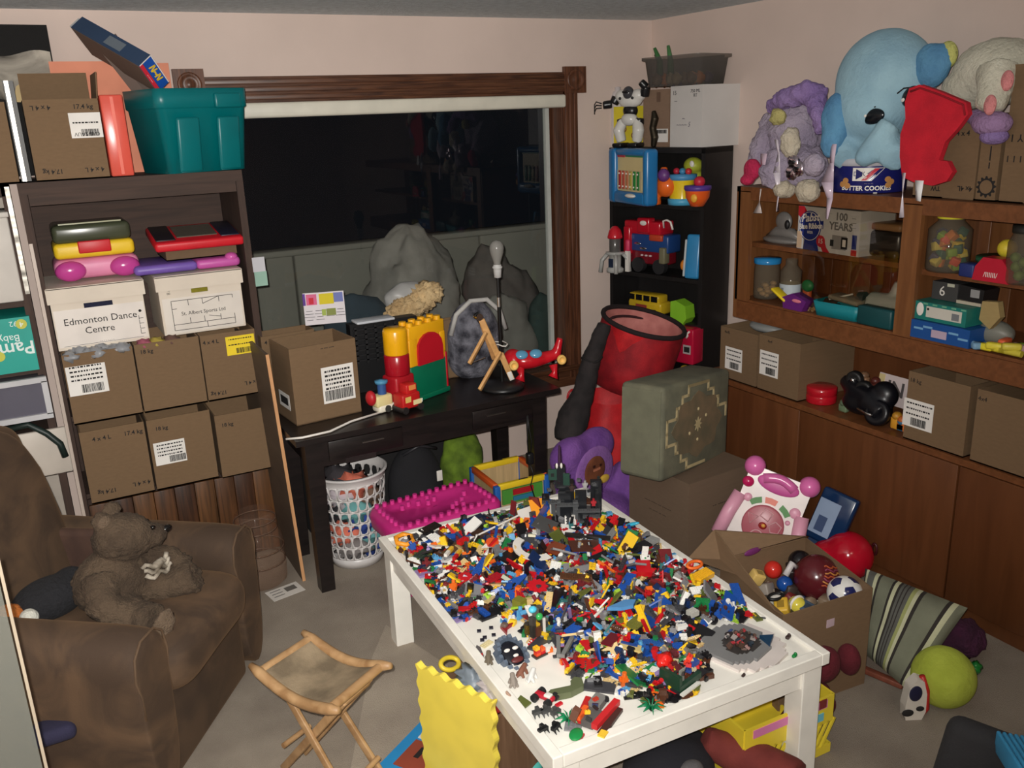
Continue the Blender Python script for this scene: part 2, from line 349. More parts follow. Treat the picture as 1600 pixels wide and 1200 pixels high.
# shelf heights used above are re-cut here for the cartons that stand in the bookcase
# ================================================================ THINGS IN THE LEFT BOOKCASE
UPS = False
def shelf_carton(x0, x1, z0, H, label, **kw): return carton(label, ((x0+x1)/2, 3.93+0.16, z0), 0, x1-x0, 0.32, H, 'cartons in the left bookcase', **kw)
c_ = shelf_carton(0.045, 0.300, 0.472, 0.325, 'open cardboard carton with four handwritten corners, bottom left in the bookcase', txt=(('4 x 4 L', -0.045, 0.285, 0.026, 1), ('17.4 kg', 0.08, 0.285, 0.026, 1), ('17.4 kg', -0.06, 0.045, 0.026, 0), ('4 x 4 L', 0.08, 0.05, 0.026, 0)))
c_ = shelf_carton(0.310, 0.575, 0.472, 0.325, 'open carton with a low white label, bottom middle in the bookcase', txt=(('18 kg', -0.075, 0.28, 0.024, 1),))
sticker(c_, (-0.055, -0.162, 0.165), 0.13, 0.105, seed=4, rows=4, barrow='bottom', bars=(0.45, 0.5))
c_ = shelf_carton(0.592, 0.836, 0.462, 0.30, 'plain open carton with faint writing, bottom right in the bookcase', txt=(('18 kg', -0.07, 0.25, 0.024, 1),))
c_ = shelf_carton(0.036, 0.305, 0.835, 0.298, 'open carton with white label and grey plastic on top, upper left in bookcase')
sticker(c_, (-0.055, -0.162, 0.185), 0.15, 0.125, seed=8, flip=True, rows=4)
pb = MB()
for k in range(9): pb.ell((-0.1+0.025*k, -0.10+0.02*((k*3) % 4), 0.005*(k % 3)), (0.035, 0.05, 0.02), 0, None, 12, 8, 0.8, 9)
o = pb.build('crumpled_plastic', mat((150, 152, 156), 'plain', 0.3)); o.location = (0.17, 4.06, 1.115); tag(o, 'crumpled grey plastic sheeting lying in the open top of the upper left carton', 'plastic sheet')
c_ = shelf_carton(0.312, 0.574, 0.835, 0.300, 'open carton with colourful toys showing at its top, upper middle in the bookcase', txt=(('18 kg', -0.085, 0.265, 0.024, 1),))
for k, (cx, col) in enumerate(((0.36, (170, 90, 110)), (0.41, (180, 160, 70)), (0.47, (110, 80, 70)))):
    o = MB().ell((0, 0, 0), (0.035, 0.045, 0.022), 0, None, 14, 10, 0.5, 8).build('stuffed_toy', mat(col, 'fabric')); o.location = (cx, 3.975, 1.122)
    tag(o, ('pinkish', 'yellow', 'brown')[k]+' soft toy peeking over the upper middle carton in the bookcase', 'toy')
c_ = shelf_carton(0.580, 0.816, 0.835, 0.298, 'open carton with a yellow label, upper right in the bookcase', txt=(('4 x 4 L', -0.075, 0.265, 0.024, 1), ('17.4 kg', -0.07, 0.03, 0.024, 0), ('4 x 4 L', 0.08, 0.055, 0.024, 0)))
sticker(c_, (0.05, -0.162, 0.235), 0.125, 0.085, m=mat((244, 214, 40)), seed=12, flip=True, rows=2, name='yellow_label')
# file boxes
def filebox(x0, x1, z0, label, hole):
    W = x1-x0; t = T('file_box', label, 'file box', ((x0+x1)/2, 4.005+0.18, z0)); fw = mat((226, 214, 198), 'card', stretch=(5, 5, 5))
    b = MB(); H = 0.255; hx, hz, hw, hh = hole; y = -0.18
    for c, d in (((-W/4+hx/2-hw/4, y, H/2), (W/2+hx-hw/2, 0.005, H)), ((W/4+hx/2+hw/4, y, H/2), (W/2-hx-hw/2, 0.005, H)), ((hx, y, (hz-hh/2)/2), (hw, 0.005, hz-hh/2)), ((hx, y, (hz+hh/2+H)/2), (hw, 0.005, H-hz-hh/2))): b.box(c, d)
    b.box((0, 0.18, H/2), (W, 0.005, H)); b.box((-W/2, 0, H/2), (0.005, 0.36, H)); b.box((W/2, 0, H/2), (0.005, 0.36, H)); b.box((0, 0, 0.003), (W, 0.36, 0.005)); b.build('box_body', fw, t)
    l = MB(); lh = 0.062; z1 = H+0.004; ww = W+0.02
    l.box((0, 0, z1), (ww, 0.385, 0.006)); l.box((0, -0.19, z1-lh/2), (ww, 0.005, lh)); l.box((0, 0.19, z1-lh/2), (ww, 0.005, lh)); l.box((-ww/2, 0, z1-lh/2), (0.005, 0.38, lh)); l.box((ww/2, 0, z1-lh/2), (0.005, 0.38, lh))
    l.build('lid', [fw], t); return t, W
t, W = filebox(0.035, 0.385, 1.137, 'white lidded file box with a printed sheet reading Edmonton Dance Centre', (0.0, 0.172, 0.11, 0.03))
MB().box((0, -0.184, 0.09), (0.345, 0.001, 0.155)).build('paper_sheet', mat((232, 224, 216), 'plain', 0.35), t)
text('Edmonton Dance', 0.040, INK, t, (0.0, -0.1852, 0.115)); text('Centre', 0.040, INK, t, (-0.01, -0.1852, 0.072)); text('- - - - - - - -', 0.012, INK, t, (0.01, -0.1852, 0.022))
pr = MB()
for k in range(4): pr.box((0.155, -0.185, 0.03+k*0.022), (0.018, 0.0006, 0.002)); pr.box((0.147, -0.185, 0.04+k*0.02), (0.002, 0.0006, 0.018))
pr.ell((0.155, -0.185, 0.128), (0.006, 0.001, 0.006)); pr.box((0, -0.185, 0.016), (0.31, 0.0006, 0.0012)); pr.build('printed_marks', INK, t)
MB().rbox((0, 0.02, 0.14), (0.30, 0.28, 0.2), 0.02).build('contents', mat((38, 40, 66), 'fabric'), t)
t, W = filebox(0.452, 0.795, 1.137, 'white lidded file box with a floor plan sheet reading St Albert Sports', (-0.005, 0.195, 0.07, 0.038))
MB().box((0, -0.184, 0.085), (0.33, 0.001, 0.155)).build('paper_sheet', mat((228, 220, 210), 'plain', 0.35), t)
text('St. Albert Sports Ltd', 0.0225, INK, t, (0.0, -0.1852, 0.09)); text('*--\n00', 0.014, INK, t, (-0.135, -0.1852, 0.19))
pr = MB()
def ln(x0, z0, x1, z1, par=pr, y=-0.1852, th=0.0022):
    d = math.hypot(x1-x0, z1-z0); par.box((0, 0, 0), (d, 0.0006, th), 0, TR((x0+x1)/2, y, (z0+z1)/2) @ R4('Y', -math.degrees(math.atan2(z1-z0, x1-x0))))
for a in ((-.13, .15, .13, .15), (-.13, .15, -.13, .02), (-.13, .02, .13, .02), (.13, .02, .13, .065), (-.13, .045, .13, .045), (-.06, .15, -.06, .125), (.0, .15, .0, .125), (0, .125, .07, .15), (.07, .15, .07, .125), (-.06, .045, -.06, .07), (.0, .045, .0, .07), (.02, .07, .07, .058), (.07, .045, .07, .07), (.01, .02, .01, .045), (.13, .15, .13, .135), (-.13, .115, -.11, .115)): ln(*a)
pr.build('printed_plan', INK, t)
MB().rbox((0, 0.02, 0.14), (0.28, 0.28, 0.2), 0.03).build('contents', mat((150, 140, 40), 'fabric'), t)
# toys above the file boxes
t = T('toy_case', 'pink toy case with two purple round feet lying on the left file box', 'toy', (0.238, 4.20, 1.404))
MB().rbox((0, 0, 0.05), (0.33, 0.24, 0.085), 0.03, seg=4).build('body', mat((226, 140, 176)), t)
for x in (-0.105, 0.105): MB().ell((0, 0, 0), (0.06, 0.03, 0.042)).build('round_foot', mat((196, 70, 150), 'gloss'), t, (x, -0.118, 0.045))
t = T('craft_case', 'yellow toy case with a red latch and dark green lid on the pink case', 'toy', (0.238, 4.20, 1.50))
MB().rbox((0, 0, 0.032), (0.31, 0.26, 0.064), 0.018, seg=3).build('base', YEL, t)
MB().rbox((0, 0.004, 0.10), (0.30, 0.25, 0.075), 0.02, seg=3).build('lid', mat((70, 74, 56), 'plain', 0.25), t)
MB().rbox((0, -0.131, 0.045), (0.125, 0.02, 0.05), 0.005).build('latch', RED, t); MB().cyl((-0.12, -0.09, 0.139), (0.12, -0.09, 0.139), 0.004).build('lid_rib', mat((190, 190, 160), 'gloss'), t)
t = T('magnetic_board', 'purple and pink drawing board lying on the right file box', 'toy', (0.60, 4.17, 1.404))
MB().rbox((-0.10, 0, 0.022), (0.26, 0.30, 0.04), 0.018, seg=3).build('purple_half', mat((120, 92, 180)), t); MB().rbox((0.12, 0, 0.022), (0.19, 0.29, 0.042), 0.018, seg=3).build('pink_half', mat((200, 90, 170)), t)
MB().ell((0.18, -0.12, 0.042), (0.028, 0.028, 0.02)).build('knob', mat((214, 96, 176), 'gloss'), t)
t = carton('flat brown closed box under the red drawing board in the bookcase', (0.66, 4.20, 1.452), 0, 0.30, 0.28, 0.062, open_top=False, m=CARDIN)
t = T('magnetic_board', 'red framed drawing board with a grey screen lying flat in the bookcase', 'toy', (0.65, 4.14, 1.54)); t.rotation_euler = (math.radians(9), 0, 0)
MB().rbox((0, 0, 0), (0.37, 0.29, 0.04), 0.012, seg=3).build('frame', mat((214, 30, 44)), t); MB().rbox((-0.135, 0.01, 0.021), (0.08, 0.24, 0.008), 0.003).build('dark_panel', mat((40, 34, 40)), t)
MB().box((0.0, 0.015, 0.021), (0.17, 0.18, 0.006)).build('screen', mat((92, 90, 80), 'gloss'), t); MB().rbox((0.135, 0.01, 0.021), (0.08, 0.24, 0.008), 0.003).build('dark_panel', mat((34, 34, 52)), t)
# far left unit
t = T('nappy_carton', 'teal nappy carton standing upside down on the far left shelf', 'box', (-0.20, 4.09, 1.082))
MB().box((0, 0, 0.112), (0.30, 0.24, 0.222)).build('box_body', mat((20, 160, 146), 'plain', 0.5), t)
WT = mat((225, 240, 236)); text('Pampers', 0.075, WT, t, (0.02, -0.1212, 0.10), (PI/2, PI, 0), bold=0.001); text('Baby d', 0.040, WT, t, (0.05, -0.1212, 0.142), (PI/2, PI, 0)); text('92', 0.03, WT, t, (0.09, -0.1212, 0.200), (PI/2, PI, 0))
for x, z in ((0.118, 0.195), (0.02, 0.075), (-0.005, 0.17)):
    MB().cyl((x, -0.1205, z), (x, -0.1225, z), 0.020, n=20).build('round_emblem', mat((196, 196, 70)), t)
text('4', 0.030, WT, t, (0.118, -0.1232, 0.195), (PI/2, PI, 0))
t = T('storage_box', 'plain white box standing above the teal nappy carton', 'box', (-0.20, 4.09, 1.362)); MB().rbox((0, 0, 0.17), (0.29, 0.24, 0.33), 0.006).build('box_body', mat((206, 200, 192), 'plain', 0.6), t); MB().rbox((0, 0, 0.345), (0.30, 0.25, 0.02), 0.004).build('lid', mat((206, 200, 192), 'plain', 0.6), t)
t = T('drawer_unit', 'white framed plastic drawer with a dark see-through front under the teal carton', 'drawer', (-0.20, 4.08, 0.88))
fr = MB(); fr.box((0, -0.13, 0.165), (0.335, 0.02, 0.022)); fr.box((0, -0.13, 0.011), (0.335, 0.02, 0.022)); fr.box((-0.157, -0.13, 0.088), (0.022, 0.02, 0.14)); fr.box((0.157, -0.13, 0.088), (0.022, 0.02, 0.14)); fr.build('frame', mat((196, 196, 198)), t)
MB().box((0, -0.126, 0.088), (0.295, 0.006, 0.135)).build('drawer_front', mat((96, 94, 106), 'gloss', 0.3), t); MB().box((0, 0.0, 0.088), (0.32, 0.23, 0.17)).build('housing', mat((80, 80, 88)), t)
t = tag(MB().tube([(-0.25, 4.0, 0.84), (-0.13, 3.97, 0.86), (-0.07, 3.96, 0.81), (-0.03, 3.95, 0.76), (0.0-0.02, 3.95, 0.70)], 0.014, 8).build('hose', mat((30, 44, 40))), 'dark green hose hanging below the white plastic drawer', 'hose')
t = tag(MB().rbox((-0.2, 3.99, 0.72), (0.40, 0.02, 0.2), 0.005).build('white_board', mat((206, 196, 184))), 'pale board behind the dark hose at the left edge', 'board')
# on top of the bookcases
c_ = carton('open carton with raised back flap and white label on top of the left bookcase', (0.203, 4.12, 1.822), 0, 0.265, 0.27, 0.305, flaps=(('b', 0.11, -3), ('r', 0.10, 6)), txt=(('4 x 4 L', -0.075, 0.275, 0.025, 0), ('17.4 kg', 0.075, 0.275, 0.025, 1), ('17.4 kg', -0.07, 0.035, 0.025, 0), ('4 x 4 L', 0.08, 0.035, 0.025, 0)))
sticker(c_, (0.075, -0.1365, 0.205), 0.115, 0.095, seed=21, flip=True, rows=1); text('CAB SAUV', 0.02, INK, c_, (0.075, -0.1375, 0.172), (PI/2, PI, 0))
carton('plain carton at the far left on top of the dark shelf unit', (-0.125, 4.12, 1.822), 0, 0.27, 0.27, 0.30)
t = T('box_file', 'narrow shiny coral red box file beside the carton on the left bookcase', 'box', (0.385, 4.12, 1.822)); MB().rbox((0, 0, 0.16), (0.085, 0.28, 0.315), 0.006).build('case', mat((226, 92, 76), 'gloss', 0.25), t); MB().box((0, -0.142, 0.16), (0.012, 0.004, 0.30)).build('spine_rib', mat((240, 110, 90), 'gloss', 0.2), t)
for k, (x0, x1, z1) in enumerate(((0.20, 0.46, 2.285), (0.42, 0.672, 2.278))):
    o = MB().box(((x0+x1)/2, 4.30+0.02*k, (1.822+z1)/2), (x1-x0, 0.004, z1-1.822)).build('paper_folder', mat((232, 150, 120), 'plain', 0.8)); tag(o, ('left', 'right')[k]+' of two peach paper folders standing against the wall behind the coral box file', 'folder')
t = T('poster_board', 'black poster with a silvery photo standing at the top left corner', 'poster', (0.03, 4.36, 1.822)); MB().box((0, 0, 0.31), (0.38, 0.01, 0.60)).build('board', mat((20, 19, 19), 'fabric'), t)
g = MB(); g.grid(lambda u, v: (-0.19+0.375*u, -0.0065, 0.33+0.17*v+0.012*math.sin(9*u)), 20, 6); g.build('silver_print', mat((190, 182, 168), 'velvet', 0.6, (70, 66, 60)), t)
yb_ = tag(MB().prism([(-.07, -.03), (.05, -.04), (.09, .03), (.06, .07), (.0, .06), (-.05, .03)], 0.01, 0, R4('X', 90)).build('yellow_card', mat((168, 134, 36)), None, (0.115, 4.29, 2.16)), 'mustard yellow cut-out card behind the carton flap at top left', 'card')
prt('eye_hole', (0.035, -0.012, 0.02), (0.03, 0.003, 0.02), mat((110, 90, 50)), yb_)
st = T('foil_strip', 'black box edge with a shiny silver strip between the two top left cartons', 'box', (0.035, 4.0, 1.822)); MB().box((0, 0.10, 0.19), (0.035, 0.24, 0.37)).build('black_box', mat((28, 26, 22)), st); MB().box((-0.006, -0.022, 0.19), (0.014, 0.004, 0.37)).build('silver_strip', mat((170, 166, 158), 'foil', 0.35), st)
# teal tote
t = T('storage_tote', 'open teal plastic tote on top of the left bookcase with game boxes sticking out', 'tote', (0.690, 4.12, 1.822), 17)
def rrect(w, d, r, z, n=4):
    out = []
    for cx, cy, a0 in ((w/2-r, d/2-r, 0), (-w/2+r, d/2-r, 90), (-w/2+r, -d/2+r, 180), (w/2-r, -d/2+r, 270)):
        for k in range(n+1):
            a = math.radians(a0+90*k/n); out.append((cx+r*math.cos(a), cy+r*math.sin(a), z))
    return out
def tub(rings, m, name, par, mb=None, close=True):
    mb = mb or MB(); n = len(rings[0]); vs = [p for r in rings for p in r]
    fs = [(j*n+i, j*n+(i+1) % n, (j+1)*n+(i+1) % n, (j+1)*n+i) for j in range(len(rings)-1) for i in range(n)]
    if close: fs.append(list(range(n))[::-1])
    mb.add(vs, fs, 0, True); return mb.build(name, m, par)
TL = mat((0, 112, 116), 'plain', 0.35)
tub([rrect(0.35, 0.27, 0.03, 0), rrect(0.395, 0.315, 0.035, 0.255), rrect(0.40, 0.32, 0.035, 0.258), rrect(0.408, 0.328, 0.035, 0.262), rrect(0.412, 0.332, 0.035, 0.335), rrect(0.402, 0.322, 0.03, 0.335), rrect(0.40, 0.32, 0.03, 0.26), rrect(0.38, 0.30, 0.03, 0.25), rrect(0.34, 0.26, 0.025, 0.006)], TL, 'tub', t)
for x in (-0.09, 0.09): MB().rbox((x, -0.148, 0.13), (0.10, 0.02, 0.22), 0.01, 0).build('moulded_panel', TL, t).rotation_euler = (math.radians(6.5), 0, 0)
MB().rbox((0.10, -0.172, 0.285), (0.12, 0.02, 0.06), 0.008).build('handle', TL, t)
# game boxes in the tote : long boxes lying along their local x axis
def gamebox(p0, p1, wd, th, label, body, end=None, up=(0, -0.55, 1)):
    p0 = Vector(p0); p1 = Vector(p1); L_ = (p1-p0).length
    t = T('game_box', label, 'game box', (p0+p1)/2); t.rotation_euler = frame_rot(p1-p0, up)
    MB().box((0, 0, 0), (L_, wd, th)).build('box_body', body, t); return t, L_
p0, p1 = PY(136, 56, 4.26), PY(241, 116, 3.93); L_ = (p1-p0).length; ax_ = (p1-p0).normalized(); yy = Vector((0.64, 0.0, -0.76)); yy = (yy-ax_*yy.dot(ax_)).normalized(); zz_ = ax_.cross(yy)
t = T('game_box', 'long blue game box leaning out of the teal tote, its end red and yellow', 'game box', (p0+p1)/2); t.rotation_euler = Matrix((ax_, yy, zz_)).transposed().to_euler()
MB().box((0, 0, 0), (L_, 0.15, 0.065)).build('box_body', mat((44, 66, 96), 'card', stretch=(5, 5, 5)), t); e_ = L_/2; ER = Matrix(((0, 0, 1), (1, 0, 0), (0, 1, 0))).to_euler()
prt('blue_end', (e_+0.0006, 0.0, 0.008), (0.001, 0.146, 0.045), mat((28, 84, 176)), t); prt('red_edge', (e_+0.0006, 0.0, -0.024), (0.001, 0.146, 0.016), mat((216, 46, 66)), t); prt('white_edge', (e_+0.0008, 0.0, 0.0312), (0.001, 0.146, 0.004), WHITE, t); prt('white_edge', (e_+0.0008, -0.073, 0.0), (0.001, 0.004, 0.06), WHITE, t)
text('/\\/~/\\/', 0.036, YEL, t, (e_+0.0015, 0.0, 0.008), ER, bold=0.002, sx=0.9); text('-- --- ----', 0.012, WHITE, t, (e_+0.0015, 0.0, -0.024), ER)
MB().box((-L_/2-0.015, 0, 0.0), (0.03, 0.12, 0.05)).build('white_flap', mat((200, 200, 200)), t); prt('printed_patch', (0.03, -0.0756, 0.0), (0.10, 0.001, 0.04), mat((110, 120, 130)), t); prt('brown_base', (0, 0, -0.033), (L_*0.98, 0.145, 0.002), mat((112, 92, 80), 'card'), t)
t, L_ = gamebox((0.42, 4.17, 2.36), (0.60, 4.16, 2.06), 0.09, 0.05, 'greyish brown game box behind the blue one in the teal tote', mat((120, 104, 96)), up=(0.6, -0.7, 0.5))
# sticky notes on the window side of the bookcase
for k, (z, c, nm) in enumerate(((1.405, (200, 200, 206), 'white'), (1.34, (150, 186, 170), 'pale green'))):
    tag(MB().box((0.885+0.003*k, 3.996, z), (0.055, 0.0015, 0.065)).build('sticky_note', mat(c, 'plain', 0.8)), nm+' sticky note stuck on the right edge of the left bookcase', 'note')

# ================================================================ DESK AND WHAT STANDS ON IT
DK = mat((34, 27, 26), 'wood', 0.35, (22, 18, 18), stretch=(2, 14, 14))
dk = T('desk', 'long black wooden desk with square legs under the window', 'desk', (1.47, 3.455, 0))
prt('desktop', (0, 0.255, 0.727), (1.29, 0.53, 0.026), DK, dk); ap = MB()
ap.box((0, 0.045, 0.65), (1.16, 0.02, 0.125)); ap.box((0, 0.47, 0.65), (1.16, 0.02, 0.125)); ap.box((-0.57, 0.255, 0.65), (0.02, 0.42, 0.125)); ap.box((0.57, 0.255, 0.65), (0.02, 0.42, 0.125)); ap.build('apron', DK, dk)
for x in (-0.565, 0.545):
    for y in (0.06, 0.455): MB().box((0, 0, 0.357), (0.062, 0.062, 0.714), 0, None, 1.2).build('leg', DK, dk, (x, y, 0))
for x in (-0.33, 0.36):
    d = MB().rbox((x, 0.033, 0.652), (0.34, 0.012, 0.09), 0.003).build('drawer', DK, dk); MB().box((x+(0.03 if x < 0 else -0.05), 0.024, 0.664), (0.10, 0.008, 0.006)).build('handle', mat((160, 155, 150), 'metal', 0.35), d)
tr_ = MB().box((-0.36, 0.031, 0.60), (0.14, 0.006, 0.03)); tr_.build('label_holder', mat((46, 40, 40), 'gloss'), dk)
c_ = carton('open carton with a large white shipping label standing on the black desk', (1.027, 3.775, 0.741), 5, 0.305, 0.25, 0.345, txt=(('-- --- ----', 0.02, 0.325, 0.018, 1),))
sticker(c_, (0.055, -0.1265, 0.155), 0.15, 0.165, seed=31, rows=5, barrow='bottom', bars=(0.06, 0.85)); MB().box((-0.1535, 0.0, 0.09), (0.001, 0.13, 0.07)).build('side_label', PAPER, c_); MB().box((-0.1545, 0.0, 0.09), (0.001, 0.09, 0.035)).build('side_barcode', INK, c_)
carton('second open carton behind the labelled one on the black desk', (0.965, 4.01, 0.741), 2, 0.25, 0.12, 0.345, txt=(('4 x 4 L', -0.075, 0.315, 0.025, 1),))
o = tag(MB().tube([(0.80, 3.50, 0.742), (0.86, 3.462, 0.748), (0.98, 3.47, 0.748), (1.10, 3.545, 0.747), (1.30, 3.60, 0.747)], 0.005, 8).build('white_cable', WHITE), 'thin white cable lying along the front left edge of the black desk', 'cable')
t = tag(MB().box((0, 0.40, 0.54), (0.012, 0.80, 1.08)).build('plywood_board', [mat((96, 82, 68), 'wood', 0.6, (84, 70, 58), stretch=(1, 1, 3))], None, (0.836, 3.64, 0)), 'thin plywood board standing on edge between bookcase and desk', 'board'); t.rotation_euler = (0, math.radians(-2.2), 0)
MB().box((0, -0.003, 0.54), (0.014, 0.005, 1.08)).build('raw_edge', mat((214, 160, 112), 'wood', 0.6, (190, 140, 96)), t)
# toy brick tower, train, gate
def studs(mb, xs, ys, z, r, h, mi=0, n=12):
    for x in xs:
        for y in ys: mb.cyl((x, y, z), (x, y, z+h), r, r*0.94, n, mi)
t = T('toy_building', 'large toy block building with yellow roof, red arch and green wall on the desk', 'toy', (1.535, 3.70, 0.741), 22)
MB().rbox((0, 0.02, 0.085), (0.24, 0.08, 0.17), 0.006).build('green_wall', mat((0, 110, 78)), t); MB().rbox((0, 0.02, 0.012), (0.25, 0.10, 0.024), 0.004).build('green_base', mat((0, 110, 78)), t)
b = MB(); b.rbox((0.0, 0.02, 0.225), (0.24, 0.078, 0.11), 0.005); studs(b, (-0.09, -0.03, 0.03, 0.09), (0.0, 0.045), 0.355, 0.018, 0.02); b.rbox((0, 0.02, 0.315), (0.235, 0.08, 0.085), 0.006); b.rbox((-0.095, 0.02, 0.235), (0.05, 0.084, 0.13), 0.004); b.rbox((0.100, 0.02, 0.25), (0.036, 0.084, 0.10), 0.004); b.build('yellow_roof', mat((246, 180, 20)), t)
pa = [(-0.075, 0.0), (0.09, 0.0), (0.09, 0.07)]+[(0.0075+0.0825*math.cos(a*PI/8), 0.07+0.075*math.sin(a*PI/8)) for a in range(1, 8)]+[(-0.075, 0.07)]
MB().prism(pa, 0.012, 0, TR(0, -0.02, 0.17) @ R4('X', 90)).build('red_arch', mat((196, 22, 40)), t); MB().rbox((0.118, 0.02, 0.10), (0.012, 0.084, 0.19), 0.003).build('red_edge', mat((196, 22, 40)), t)
t = T('toy_tower', 'tall toy block tower with a yellow cylinder over red blocks on the desk', 'toy', (1.375, 3.655, 0.741), 20)
MB().lathe([(0, 0.245), (0.054, 0.245), (0.056, 0.25), (0.056, 0.352), (0.050, 0.364), (0, 0.366)], 24).build('yellow_cylinder', mat((246, 180, 20), 'gloss', 0.25), t)
MB().lathe([(0, 0.15), (0.056, 0.15), (0.058, 0.155), (0.058, 0.24), (0.054, 0.245), (0, 0.245)], 24).build('red_cylinder', mat((170, 20, 36), 'gloss', 0.25), t); MB().rbox((0, 0, 0.075), (0.115, 0.10, 0.15), 0.012).build('red_base', mat((180, 22, 36)), t)
t = T('toy_engine', 'red toy block wagon with yellow stickers and small wheels before the tower', 'toy', (1.372, 3.56, 0.741), 15)
MB().rbox((0, 0, 0.052), (0.10, 0.075, 0.07), 0.008).build('body', mat((196, 30, 30)), t); MB().rbox((0.01, 0, 0.105), (0.06, 0.06, 0.045), 0.006).build('cab', mat((206, 34, 34)), t); prt('window', (0.012, -0.0315, 0.112), (0.036, 0.003, 0.022), mat((244, 150, 80)), t)
prt('sticker', (-0.02, -0.039, 0.062), (0.03, 0.002, 0.026), mat((240, 200, 110)), t); prt('sticker', (0.03, -0.039, 0.042), (0.045, 0.002, 0.022), mat((244, 226, 170)), t)
for x in (-0.04, 0.045): MB().cyl((x, -0.045, 0.016), (x, 0.045, 0.016), 0.016).build('wheel', mat((40, 36, 36)), t)
MB().tube([(0.05, -0.02, 0.03), (0.068, -0.02, 0.03), (0.07, -0.02, 0.045)], 0.005).build('hook', mat((240, 236, 220)), t)
t = T('toy_train', 'cream toy train with a red wheel and blue chimney beside the desk carton', 'toy', (1.262, 3.61, 0.741), 12)
MB().rbox((0.01, 0, 0.055), (0.085, 0.06, 0.055), 0.01).build('body', mat((236, 222, 160)), t); ar = MB(); ar.rbox((0.02, 0, 0.020), (0.09, 0.066, 0.035), 0.01); ar.build('skirt', mat((240, 234, 214)), t); MB().cyl((0.02, -0.036, 0.018), (0.02, 0.036, 0.018), 0.016).build('wheel', mat((60, 60, 56)), t)
MB().cyl((0.015, 0, 0.08), (0.015, 0, 0.135), 0.02).build('chimney', mat((50, 90, 150)), t); MB().lathe([(0, 0.13), (0.028, 0.132), (0.03, 0.145), (0, 0.15)], 20, (0.015, 0, 0)).build('chimney_cap', mat((80, 150, 190)), t); MB().ell((-0.045, 0.0, 0.075), (0.022, 0.03, 0.035)).build('nose', mat((190, 30, 40)), t)
# wooden arm lamp
t = T('desk_lamp', 'bare bulb desk lamp with black pole and round black base on the desk', 'lamp', (1.888, 3.61, 0.741))
MB().lathe([(0, 0), (0.105, 0), (0.108, 0.01), (0.095, 0.022), (0.03, 0.028), (0.012, 0.032), (0, 0.034)], 28).build('base', mat((26, 26, 28), 'plain', 0.4), t)
MB().cyl((0, 0, 0.03), (0, 0, 0.40), 0.009).build('pole', mat((20, 20, 20), 'plain', 0.3), t); MB().cyl((0, 0, 0.40), (0, 0, 0.445), 0.008).build('pole_tip', mat((230, 230, 230), 'metal', 0.3), t); MB().cyl((0, 0, 0.44), (0, 0, 0.545), 0.007).build('pole_top', mat((14, 12, 12), 'plain', 0.6), t)
MB().lathe([(0, 0.535), (0.017, 0.540), (0.019, 0.575), (0.019, 0.58), (0.024, 0.585), (0.024, 0.59), (0.019, 0.594), (0.019, 0.60)], 20).build('socket', mat((200, 200, 198), 'gloss', 0.2), t)
MB().lathe([(0.016, 0.597), (0.018, 0.615), (0.031, 0.655), (0.034, 0.675), (0.031, 0.692), (0.020, 0.707), (0, 0.712)], 24).build('bulb', mat((150, 150, 146), 'clear', 0.12, None, fac=0.6, surf=(170, 168, 162)), t)
t = T('wooden_lamp', 'jointed pale wooden lamp arm folded up and tied to the bulb lamp pole', 'lamp', (1.80, 3.545, 0.741)); BW = mat((222, 172, 110), 'wood', 0.5, (196, 146, 90), stretch=(6, 6, 6))
def bar(p0, p1, wd, th, name, m, par):
    p0 = Vector(p0); p1 = Vector(p1); o = MB().rbox((0, 0, 0), ((p1-p0).length, th, wd), min(wd, th)*0.2).build(name, m, par, (p0+p1)/2); o.rotation_euler = frame_rot(p1-p0, (0.2, -0.3, 1)) if abs((p1-p0).normalized().z) < 0.95 else frame_rot(p1-p0, (1, 0, 0)); return o
bar((-0.045, -0.01, 0.37), (0.045, 0.0, 0.165), 0.029, 0.015, 'arm', BW, t); bar((-0.03, 0.02, 0.34), (0.03, 0.03, 0.16), 0.018, 0.010, 'arm', mat((190, 140, 88), 'wood', 0.5), t); bar((-0.028, -0.02, 0.31), (-0.128, -0.03, 0.178), 0.027, 0.014, 'arm', BW, t)
bar((0.048, -0.01, 0.20), (-0.085, -0.035, 0.045), 0.030, 0.014, 'arm', BW, t); bar((0.055, 0.005, 0.19), (0.112, 0.01, 0.055), 0.027, 0.014, 'arm', BW, t)
bar((0.095, 0.007, 0.095), (0.114, 0.01, 0.05), 0.024, 0.014, 'white_end', WHITE, t); MB().cyl((-0.058, -0.02, 0.385), (-0.058, 0.012, 0.385), 0.017).build('joint', CHROME, t); bar((-0.068, 0, 0.40), (-0.04, 0, 0.355), 0.026, 0.02, 'clamp', BLACK, t)
MB().tube([(0.08+0.028*math.cos(a*PI/6), 0.05+0.05*math.sin(a*PI/6), 0.225+0.004*math.sin(a*2)) for a in range(12)], 0.003, 6, closed=True).build('wire_tie', WHITE, t); MB().cyl((-0.125, -0.028, 0.178), (-0.03, 0.0, 0.185), 0.002).build('rod', CHROME, t)
